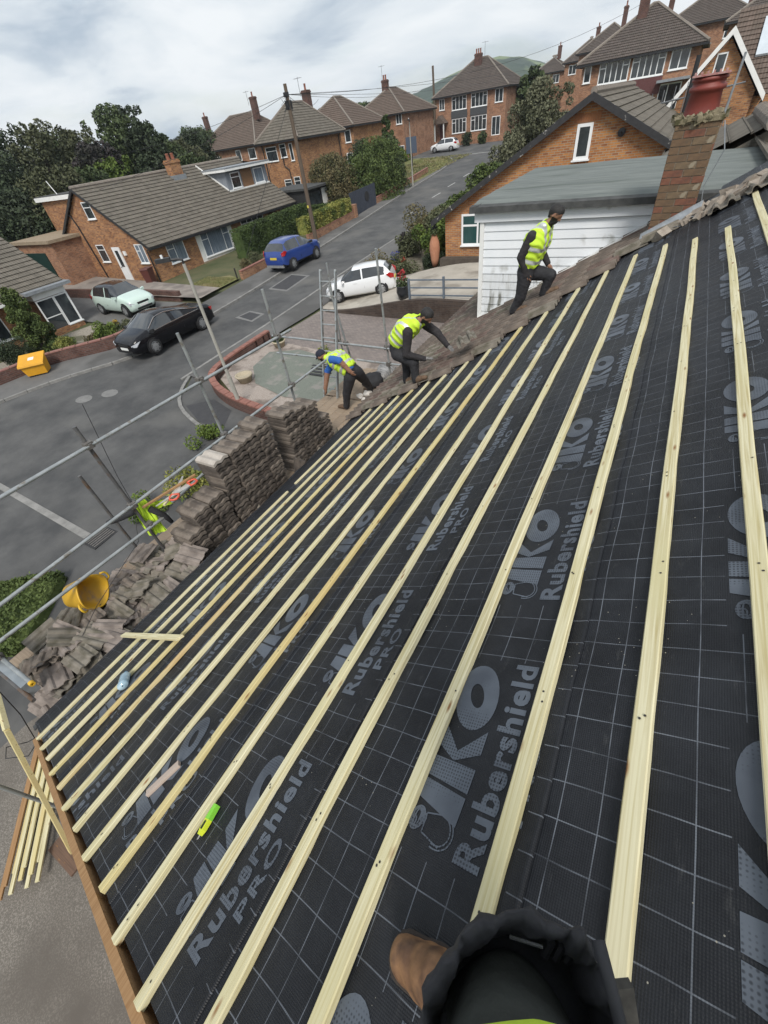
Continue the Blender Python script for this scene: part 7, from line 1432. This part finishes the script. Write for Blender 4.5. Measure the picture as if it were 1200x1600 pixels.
# ================================================================ vegetation: leaf-sized faces spread through each crown
def leaf_mat(name, c1, c2, c3, s=0.5):
    m = mat(name, c1, c2, rough=.75, ns=s * 3, det=4, col3=c3, ns3=s, lo3=.45, hi3=.62, spec=.3)
    return m
L_dark = leaf_mat('dark_evergreen_leaves', (0.032, 0.048, 0.024), (0.054, 0.074, 0.036), (0.040, 0.052, 0.030)); L_mid = leaf_mat('mid_green_leaves', (0.058, 0.084, 0.032), (0.095, 0.122, 0.050), (0.048, 0.070, 0.030))
L_olive = leaf_mat('olive_grey_leaves', (0.075, 0.085, 0.042), (0.115, 0.122, 0.065), (0.060, 0.068, 0.034)); L_purple = leaf_mat('dark_purple_leaves', (0.030, 0.024, 0.028), (0.048, 0.036, 0.040), (0.036, 0.038, 0.028))
L_bright = leaf_mat('bright_green_leaves', (0.085, 0.130, 0.022), (0.140, 0.185, 0.040), (0.060, 0.095, 0.020), 1.5); L_yellow = leaf_mat('variegated_yellow_leaves', (0.20, 0.21, 0.045), (0.28, 0.27, 0.075), (0.085, 0.12, 0.03), 1.2); L_oliv2 = leaf_mat('pale_olive_leaves', (0.115, 0.120, 0.070), (0.165, 0.168, 0.105), (0.085, 0.092, 0.052)); L_bright2 = leaf_mat('soft_green_conifer', (0.070, 0.100, 0.026), (0.115, 0.150, 0.045), (0.050, 0.076, 0.022), .9); L_brown = leaf_mat('brownish_shrub_leaves', (0.115, 0.095, 0.045), (0.155, 0.130, 0.065), (0.075, 0.080, 0.034), 1.0)
L_clip = leaf_mat('clipped_hedge_leaves', (0.040, 0.066, 0.018), (0.080, 0.115, 0.034), (0.030, 0.048, 0.015), .9)
M_bark = mat('bark', (0.060, 0.048, 0.036), (0.10, 0.082, 0.062), rough=.95, ns=6, stretch=(4, 4, .8), bump=.4)
def leaves(name, P, size, m, parent=None, aspect=1.7, up=0.25, kind=None):
    n = len(P); nr = npr.normal(size=(n, 3)); nr[:, 2] = np.abs(nr[:, 2]) * (1 + up) ; nr /= np.linalg.norm(nr, axis=1)[:, None]
    a = np.cross(nr, npr.normal(size=(n, 3))); a /= np.linalg.norm(a, axis=1)[:, None] + 1e-9; c = np.cross(nr, a); s = size * npr.uniform(.55, 1.35, (n, 1))
    bend = nr * s * .22
    V = np.stack([P - a * s * aspect / 2, P - c * s * .5 + bend, P + a * s * aspect / 2, P + c * s * .5 + bend], 1).reshape(-1, 3)
    me = bpy.data.meshes.new(name); me.vertices.add(n * 4); me.vertices.foreach_set('co', V.ravel()); me.loops.add(n * 4); me.loops.foreach_set('vertex_index', np.arange(n * 4)); me.polygons.add(n); me.polygons.foreach_set('loop_start', np.arange(n) * 4); me.polygons.foreach_set('loop_total', np.full(n, 4)); me.materials.append(m); me.update(calc_edges=True)
    return link(name, me, parent, kind)
def cloud(centers, radii, n, shell=.55):
    w = np.array(radii) ** 2; k = npr.choice(len(radii), n, p=w / w.sum()); d = npr.normal(size=(n, 3)); d /= np.linalg.norm(d, axis=1)[:, None]; r = npr.uniform(shell ** 3, 1, n) ** (1 / 3)
    return np.array(centers)[k] + d * (r * np.array(radii)[k])[:, None]
def tree(label, x, y, ztop, w, m, leaf=.30, n=3200, bottom=0.15, shape='round', group=None, name='tree', cat='tree', seed=0, wispy=0, zg=None):
    z0 = ground(x, y) if zg is None else zg; h = ztop - z0; t = thing(name, label, cat, (x, y, z0), 0, group); r = random.Random(seed or int(x * 31 + y * 17)); cs, rs = [], []
    K = 26 if shape == 'round' else 22; b = MB(); b.path([(0, 0, -.3), (r.uniform(-.1, .1), 0, h * .3), (r.uniform(-.2, .2), r.uniform(-.2, .2), h * .62), (0, 0, h * .86)], [w * .045 + .06, w * .036 + .05, w * .022 + .03, .02], 8)
    for i in range(K):
        u = (i + .5) / K; z = h * (bottom + (1 - bottom) * u)
        if shape == 'round': prof = math.sin(math.pi * min(1, .12 + .86 * u)) ** .7
        elif shape == 'hedge': prof = .95 * (1 - u ** 4) + .1
        elif shape == 'column': prof = (1 - u ** 3) * (.75 + .25 * math.sin(math.pi * u))
        else: prof = max(.06, 1 - u) ** .8
        a = i * 2.4 + r.uniform(-.5, .5); rr = w / 2 * prof * r.uniform(.45, .95); sz = w * (.15 if shape == 'round' else .20 if shape == 'hedge' else .17) * r.uniform(.7, 1.35) * (.6 + .5 * prof)
        cs.append((rr * math.cos(a), rr * math.sin(a), min(z, h - sz * .7))); rs.append(sz)
        if i % 2 == 0: b.path([(0, 0, z * .72), (rr * .5 * math.cos(a), rr * .5 * math.sin(a), z * .90), (rr * math.cos(a), rr * math.sin(a), z)], [.05 + w * .008, .04, .012], 5)
    for i in range(wispy):
        a = r.uniform(0, 6.28); rr = w * .5 * r.uniform(.2, 1.0); z = h * r.uniform(.72, 1.0); cs.append((rr * math.cos(a), rr * math.sin(a), z)); rs.append(w * r.uniform(.04, .08))
    b.build('trunk', M_bark, t, uv=False); P = cloud(cs, rs, n); Pc = cloud([(0, 0, h * (bottom + .3)), (0, 0, h * (bottom + .55))], [w * .30, w * .26], n // 4, .0) ; P = np.concatenate([P, Pc * np.array((1, 1, 1.0))]); P[:, 2] = np.clip(P[:, 2], .05, None)
    leaves('crown', P, leaf, m, t); return t
# wood behind the bungalows, tree by tree
TR = [(-58.8, 30.0, 11.2, 7, L_dark, 'dark bushy tree at the left edge of the wood'), (-54.2, 30.1, 11.3, 6, L_olive, 'feathery grey green tree with thin top near the left edge of the wood'), (-60.4, 35.3, 10.8, 6.5, L_mid, 'mid green tree behind the feathery grey green one'), (-55.8, 35.2, 10.6, 6, L_olive, 'olive tree in the middle of the wood over the flat roofed rear wing'),
      (-50.2, 32.8, 9.2, 5.5, L_purple, 'dark purplish tree above the apex of the long roofed bungalow'), (-52.1, 37.1, 11.9, 5.5, L_mid, 'tall thin topped tree, first of the two tallest right of the gap'), (-52.9, 39.8, 11.8, 5.5, L_dark, 'tall dark tree, second of the two tallest right of the gap'), (-47.3, 36.9, 10.2, 5, L_dark, 'dense dark tree just right of the two tallest trees'),
      (-49.7, 40.3, 9.2, 5, L_mid, 'mid green tree sloping down to the small far house'), (-53.4, 45.3, 8.8, 6, L_olive, 'pale grey green tree behind the bungalow chimney'), (-58, 52, 9.6, 6, L_dark, 'dark far tree left of the small far hipped house'), (-66.0, 60.6, 10.3, 7, L_mid, 'far tree behind the small far hipped house'),
      (-47.2, 21.8, 7.0, 6.5, L_dark, 'low dark evergreen in front of the wood by the garage'), (-45.9, 25.4, 7.9, 6, L_olive, 'brownish olive shrub tree behind the flat roofed rear wing'), (-47.5, 17.0, 6.6, 7, L_dark, 'very dark evergreen at the left edge above the garage roof'), (-46.6, 28.3, 7.6, 5.5, L_mid, 'green bushy tree between the rear wing and the ridge'),
      (-48.1, 32.0, 8.0, 5, L_bright, 'lighter yellow green conifer in the wood above the ridge'), (-45.6, 35.3, 7.8, 5, L_dark, 'dark shrubby tree behind the long tiled ridge'), (-44.5, 38.5, 7.4, 4.5, L_mid, 'green shrub tree left of the bungalow chimney'), (-52, 24, 9.4, 7, L_dark, 'dark tree filling the wood left of the rear wing'), (-56, 22, 9.8, 7, L_olive, 'grey green tree at the far left of the wood'), (-63, 27, 10.8, 8, L_mid, 'broad tree deep in the wood at the left edge'), (-43.5, 14, 4.6, 4, L_mid, 'low green shrub behind the ridge of the left bungalow')]
for i, (x, y, z, w, m, lb) in enumerate(TR): tree(lb, x, y, z, w * 1.12, m, .17, 11000, bottom=.06, seed=i + 3, wispy=10 if i in (0, 1, 3, 5, 6) else 3)
for (x, y, z, w, m, lb) in ((-66.0, 100.2, 11.4, 8, L_dark, 'round dark tree between chimneys above the orange brick house'), (-62.0, 103.0, 11.0, 7, L_mid, 'green tree behind the roofs right of the utility pole'), (-63.2, 90.1, 10.6, 8, L_dark, 'dark tree on the skyline left of the orange brick house chimney'), (-52.8, 107.8, 10.3, 6, L_dark, 'dark tree on the skyline left of the distant pole'), (-72, 85, 10.4, 8, L_mid, 'far mid green tree behind the brown hipped house'), (-44.5, 106, 10.2, 6, L_mid, 'small tree beneath the hill beside the distant pole'), (-23.8, 92.0, 10.8, 4.5, L_mid, 'conical green tree beside the grey panelled semis')): tree(lb, x, y, z, w, m, .36, 2200, bottom=.1)
tree('large olive grey bushy tree behind the black bargeboard', -11.3, 46.5, 8.3, 5.0, L_oliv2, .12, 13000, bottom=.05, wispy=10, seed=77); tree('smaller olive bush filling in left of the large bushy tree', -12.6, 43.0, 5.6, 3.2, L_oliv2, .12, 6000, bottom=.02, seed=78)
tree('dark green rounded hedge bush by the road behind the bargeboard', -13.0, 39.0, 4.1, 3.4, L_bright2, .12, 6000, bottom=.0, seed=79); tree('second dark hedge bush behind the bargeboard', -12.6, 34.6, 3.1, 2.8, L_bright2, .11, 5000, bottom=.0, seed=80)
# hedge trees along the low wall
tree('tall columnar dark conifer before the brown brick semis', -27.9, 51.2, 7.9, 2.3, L_clip, .10, 8000, bottom=.0, shape='column', seed=81)
for k, (x, y, z, w, m, lb) in enumerate(((-26.6, 48.6, 6.3, 3.8, L_mid, 'green conifer nearest the far street lamp in the tall hedge'), (-26.5, 46.0, 6.4, 4.2, L_bright2, 'yellowish green conifer in the middle of the tall hedge'), (-26.3, 43.6, 5.5, 3.8, L_bright2, 'green conifer beside the dark gate in the tall hedge'), (-29.0, 47.5, 6.4, 3.6, L_dark, 'dark conifer behind the tall hedge'), (-29.0, 41.8, 5.8, 4.4, L_brown, 'brownish shrub behind the dark gate'), (-31.0, 44.2, 5.6, 4.2, L_olive, 'olive shrub against the orange brick house'), (-28.0, 40.6, 4.8, 3.2, L_brown, 'brown green shrub over the garden room roof'))): tree(lb, x, y, z, w, m, .10, 11000, bottom=.0, shape='hedge', seed=90 + k, name='conifer' if 'conifer' in lb else 'shrub', cat='conifer' if 'conifer' in lb else 'shrub')
tree('green shrub in front of the grey panelled semis by the far car', -30.2, 80.5, 4.9, 1.6, L_dark, .12, 1200, bottom=0, name='shrub', cat='shrub', seed=101); tree('second small shrub in front of the grey panelled semis', -27.8, 80.8, 4.7, 1.4, L_mid, .12, 1200, bottom=0, name='shrub', cat='shrub', seed=102); tree('low hedge bush at the corner of the brown semis behind the sign', -36.0, 68.5, 4.5, 3.6, L_bright, .14, 2600, bottom=0, name='shrub', cat='shrub', seed=103)
def hedge(label, pts, w, h, zoff, m, n, leaf, name='hedge', zf=ground):
    t = thing(name, label, 'hedge', (pts[0][0], pts[0][1], zf(*pts[0]) + zoff)); E_ = even(pts, 14); b = MB(); L = Vector(t.location); Q = []
    for a, c in zip(E_[:-1], E_[1:]):
        d = (c - a).normalized(); s = Vector((-d.y, d.x)) * (w / 2 - .08); za = zf(*a) + zoff; zc = zf(*c) + zoff; P = [(a - s, za), (c - s, zc), (c + s, zc), (a + s, za)]
        b.add([(v.x, v.y, z) for v, z in P] + [(v.x, v.y, z + h - .12) for v, z in P], [(0, 3, 2, 1), (4, 5, 6, 7), (0, 1, 5, 4), (1, 2, 6, 5), (2, 3, 7, 6), (3, 0, 4, 7)])
    wb(b, 'inner_twigs', m, t, uv=False)
    for i in range(n):
        f = rng.random() * 12.999; k = int(f); a, c = E_[k], E_[k + 1]; p = a.lerp(c, f - k); d = (c - a).normalized(); s = Vector((-d.y, d.x)); z = zf(*p) + zoff; bump = .06 * noise.noise(Vector((p.x * 1.5, p.y * 1.5, 0)))
        q = rng.random()
        if q < .42: o, zz = rng.uniform(-w / 2, w / 2), h + rng.gauss(0, .035) + bump
        else: o, zz = rng.choice((-1, 1)) * (w / 2 + rng.gauss(0, .03) + bump), rng.uniform(.02, h)
        if k in (0, 12) and rng.random() < .15: o = rng.uniform(-w / 2, w / 2); p = (E_[0] if k == 0 else E_[13]); zz = rng.uniform(0, h)
        Q.append((p.x + s.x * o - L.x, p.y + s.y * o - L.y, z + zz - L.z))
    leaves('foliage', np.array(Q), leaf, m, t); return t
hedge('clipped dark green hedge along the bungalow garden behind the blue car', [(-26.9, 25.4), (-26.6, 33.4)], 1.1, 1.75, 0, L_clip, 9000, .075); hedge('clipped green hedge turning across the garden end behind the variegated hedge', [(-26.4, 33.4), (-24.4, 34.6)], 1.0, 1.5, 0, L_clip, 3000, .075)
hedge('yellow variegated hedge on top of the red brick wall by the pole', [(-23.75, 29.1), (-24.1, 36.0)], .85, .95, .55, L_yellow, 8000, .085)
hedge('dark hedge on the forecourt below the scaffold at the left edge', [(-12.8, -1.7), (-9.9, 0.45)], 1.9, .35, 0.0, L_bright2, 14000, .045); hedge('low dark hedge at the left edge behind the leaning timber prop', [(-9.9, -1.5), (-8.6, -2.9)], 1.3, .45, 0.0, L_clip, 7000, .045); hedge('dark green hedge bordering the road beyond the gable house', [(-13.7, 31.5), (-13.4, 46)], 1.2, 1.2, 0, L_bright2, 7000, .10)
def bush(label, x, y, w, h, m, n=2500, leaf=.06, zf=ground, zo=.05, name='shrub', cat='shrub', group=None):
    t = thing(name, label, cat, (x, y, zf(x, y) + zo), 0, group); r = random.Random(int(x * 100) + int(y * 10)); cs = [(r.gauss(0, w * .2), r.gauss(0, w * .2), h * r.uniform(.25, .85)) for _ in range(9)] + [(0, 0, h * .45)]; rs = [w * r.uniform(.16, .30) for _ in range(9)] + [min(w, h) * .42]
    P = cloud(cs, rs, n, .5); P[:, 2] = np.clip(P[:, 2], 0.01, None); b = MB()
    for k in range(5): b.path([(0, 0, -.05), (r.uniform(-w, w) * .2, r.uniform(-w, w) * .2, h * .6)], [.02, .008], 5)
    b.build('stem', M_bark, t, uv=False); leaves('foliage', P, leaf, m, t); return t
# planting by the gable house
for a in (('olive brown tall shrub at the road end of the gable house garden', -13.0, 28.6, 3.0, 2.0, L_brown, 5000, .08), ('tall yellow green grassy shrub in front of the gable house', -11.6, 26.8, 2.8, 2.2, L_olive, 5000, .08), ('bright green leafy shrub nearest the amphora', -10.9, 24.6, 2.0, 2.0, L_bright, 5200, .08), ('grey green shrub between the brown and bright green shrubs', -13.2, 25.6, 1.8, 1.3, L_olive, 3000, .07), ('dark shrub low behind the amphora', -10.6, 23.2, 1.1, 1.0, L_dark, 2500, .06), ('low dry brown planting behind the white hatchback', -13.2, 22.6, 2.4, .6, L_brown, 3500, .06), ('low grey green planting on the rockery edge', -11.8, 22.4, 1.6, .5, L_olive, 2600, .06), ('dark purple spiky shrub at the kerb end of the rockery', -14.2, 27.0, .8, 1.2, L_purple, 1400, .06)): bush(*a)
def flowers(name, label, x, y, z, w, h, c, nl=500, nf=90):
    t = thing(name, label, 'flowers', (x, y, z)); P = cloud([(0, 0, h * .3)], [w * .5], nl, .2); P[:, 2] = np.abs(P[:, 2]); leaves('leaves', P, .05, L_mid, t); P = cloud([(0, 0, h * .75), (w * .15, 0, h)], [w * .35, w * .22], nf, .4); leaves('petals', P, .06, mat('petals_' + name, c, tuple(v * .75 for v in c), ns=9, rough=.7), t, aspect=1.1)
flowers('red_flowers', 'red flowers growing in the dark glazed pot by the railing', -9.45, 17.55, upper(-9.45, 17.5) + .5, .55, .6, (.45, .03, .04)); flowers('purple_flowers', 'dark purple flowers in the top of the tall amphora', -9.95, 22.2, upper(-9.9, 22.2) + 1.38, .45, .35, (.055, .03, .10)); flowers('blue_flowers', 'blue flowers in the rockery by the kerb', -13.5, 24.4, ground(-13.5, 24.4) + .1, .8, .5, (.05, .06, .32)); flowers('scarlet_flowers', 'patch of scarlet flowers on the rockery beside the blue ones', -12.7, 23.9, ground(-12.7, 23.9) + .1, .5, .4, (.5, .05, .03))
flowers('trailing_plant', 'small yellow green plant in the stone pot at the street end of the gravel', -13.4, 13.2, ground(-13.4, 13.2) + .33, .5, .2, (.3, .3, .08)); flowers('yellow_plant', 'yellowish plant in the gravel beside the stooping worker', -10.6, 12.7, ground(-10.6, 12.7) + .1, .7, .4, (.25, .28, .06))
# left bungalow's front garden
patch('garden_bed', [(-24.9, 8.9), (-23.5, 10.5), (-22.7, 11.6), (-22.9, 13.1), (-27.5, 13.1), (-28.2, 11.2), (-28.2, 6.5), (-25.4, 6.6)], .07, mat('pale_garden_gravel', (.20, .175, .14), (.33, .30, .25), rough=1, ns=14, bump=.5, bs=40, col3=(.10, .095, .06), ns3=.8))
cf = tree('tall dense garden conifer in front of the white porch', -27.0, 9.9, 3.75, 1.7, L_bright2, .06, 12000, bottom=.0, shape='column', name='conifer', cat='conifer', seed=120)
bush('dark rounded clipped bush beside the yellow grit bin', -26.3, 8.3, 1.7, 1.15, L_dark, 6000, .045)
for a in (('bright spiky green shrub behind the garden wall near the black car', -24.0, 11.7, 1.2, .85, L_bright, 2200, .06), ('low yellow green plant inside the garden wall beside the conifer', -25.3, 10.2, 1.1, .5, L_yellow, 1800, .05), ('dark red leaved low plant behind the curved wall', -24.6, 11.5, .8, .35, L_brown, 1200, .05), ('green ground cover plant at the foot of the conifer', -26.2, 10.3, 1.1, .35, L_clip, 1600, .05), ('dull shrub by the pale green car', -23.3, 12.6, .9, .7, L_olive, 1500, .05), ('green plant inside the wall at the left edge of the road', -26.7, 6.2, 1.3, .6, L_clip, 1900, .05), ('brown dry shrub on the wall by the blue car', -23.9, 22.5, 1.0, .75, L_brown, 1500, .05), ('grey green shrub behind the wall by the blue car', -24.3, 23.9, 1.2, .8, L_olive, 1500, .05)): bush(*a)
flowers('pink_flowers', 'low red pink flowers behind the curved wall by the green car', -24.4, 12.4, ground(-24.4, 12.4) + .1, .8, .3, (.30, .05, .05)); flowers('orange_flowers', 'small yellow flowers beside the pale green car', -24.9, 13.0, ground(-24.9, 13) + .1, .5, .4, (.5, .32, .03))
for a in (('yellow green weeds on the forecourt behind the tall tile stacks', -9.6, 4.6, 1.3, .7, L_yellow, 2200, .05), ('weeds by the kerb ring behind the tallest stack', -11.2, 6.9, .9, .4, L_bright, 1200, .05), ('weeds beside the drain grating', -10.4, 3.6, .8, .35, L_bright, 900, .05)): bush(*a)
# rough grass on the near lawn strips
P = np.array([(rng.uniform(-33, -25.4), rng.uniform(51.5, 70), 0) for _ in range(5000)]); P[:, 2] = [ground(x, y) + .13 for x, y, _ in P]
o = leaves('grass', P, .09, leaf_mat('dry_grass', (.14, .155, .05), (.20, .19, .08), (.22, .19, .09), 1), None, kind='stuff'); tag(o, 'short rough grass on the corner verge', 'grass')
P = np.array([(rng.uniform(-26.3, -23.4), rng.uniform(19, 21.2), 0) for _ in range(3500)]); P[:, 2] = [ground(x, y) + .12 for x, y, _ in P]
o = leaves('grass', P, .035, leaf_mat('dry_grass', (.14, .155, .05), (.20, .19, .08), (.22, .19, .09), 1), None, kind='stuff'); tag(o, 'worn lawn in front of the long roofed bungalow', 'grass')
# ================================================================ damp air: far things fade towards the sky
b = MB(); b.box(-1500, 1500, -500, 1900, -8, 62); hz_ = b.build('haze', bpy.data.materials.new('haze'), uv=False, kind='stuff')
m = hz_.data.materials[0]; m.use_nodes = True; t = m.node_tree; t.nodes.clear(); o_ = N(t, 'ShaderNodeOutputMaterial'); v = N(t, 'ShaderNodeVolumePrincipled')
v.inputs['Color'].default_value = (0.80, 0.88, 0.97, 1); v.inputs['Density'].default_value = 0.00028; v.inputs['Anisotropy'].default_value = 0.2; t.links.new(v.outputs[0], o_.inputs['Volume']); tag(hz_, 'thin damp haze over the whole street and hill', 'haze')
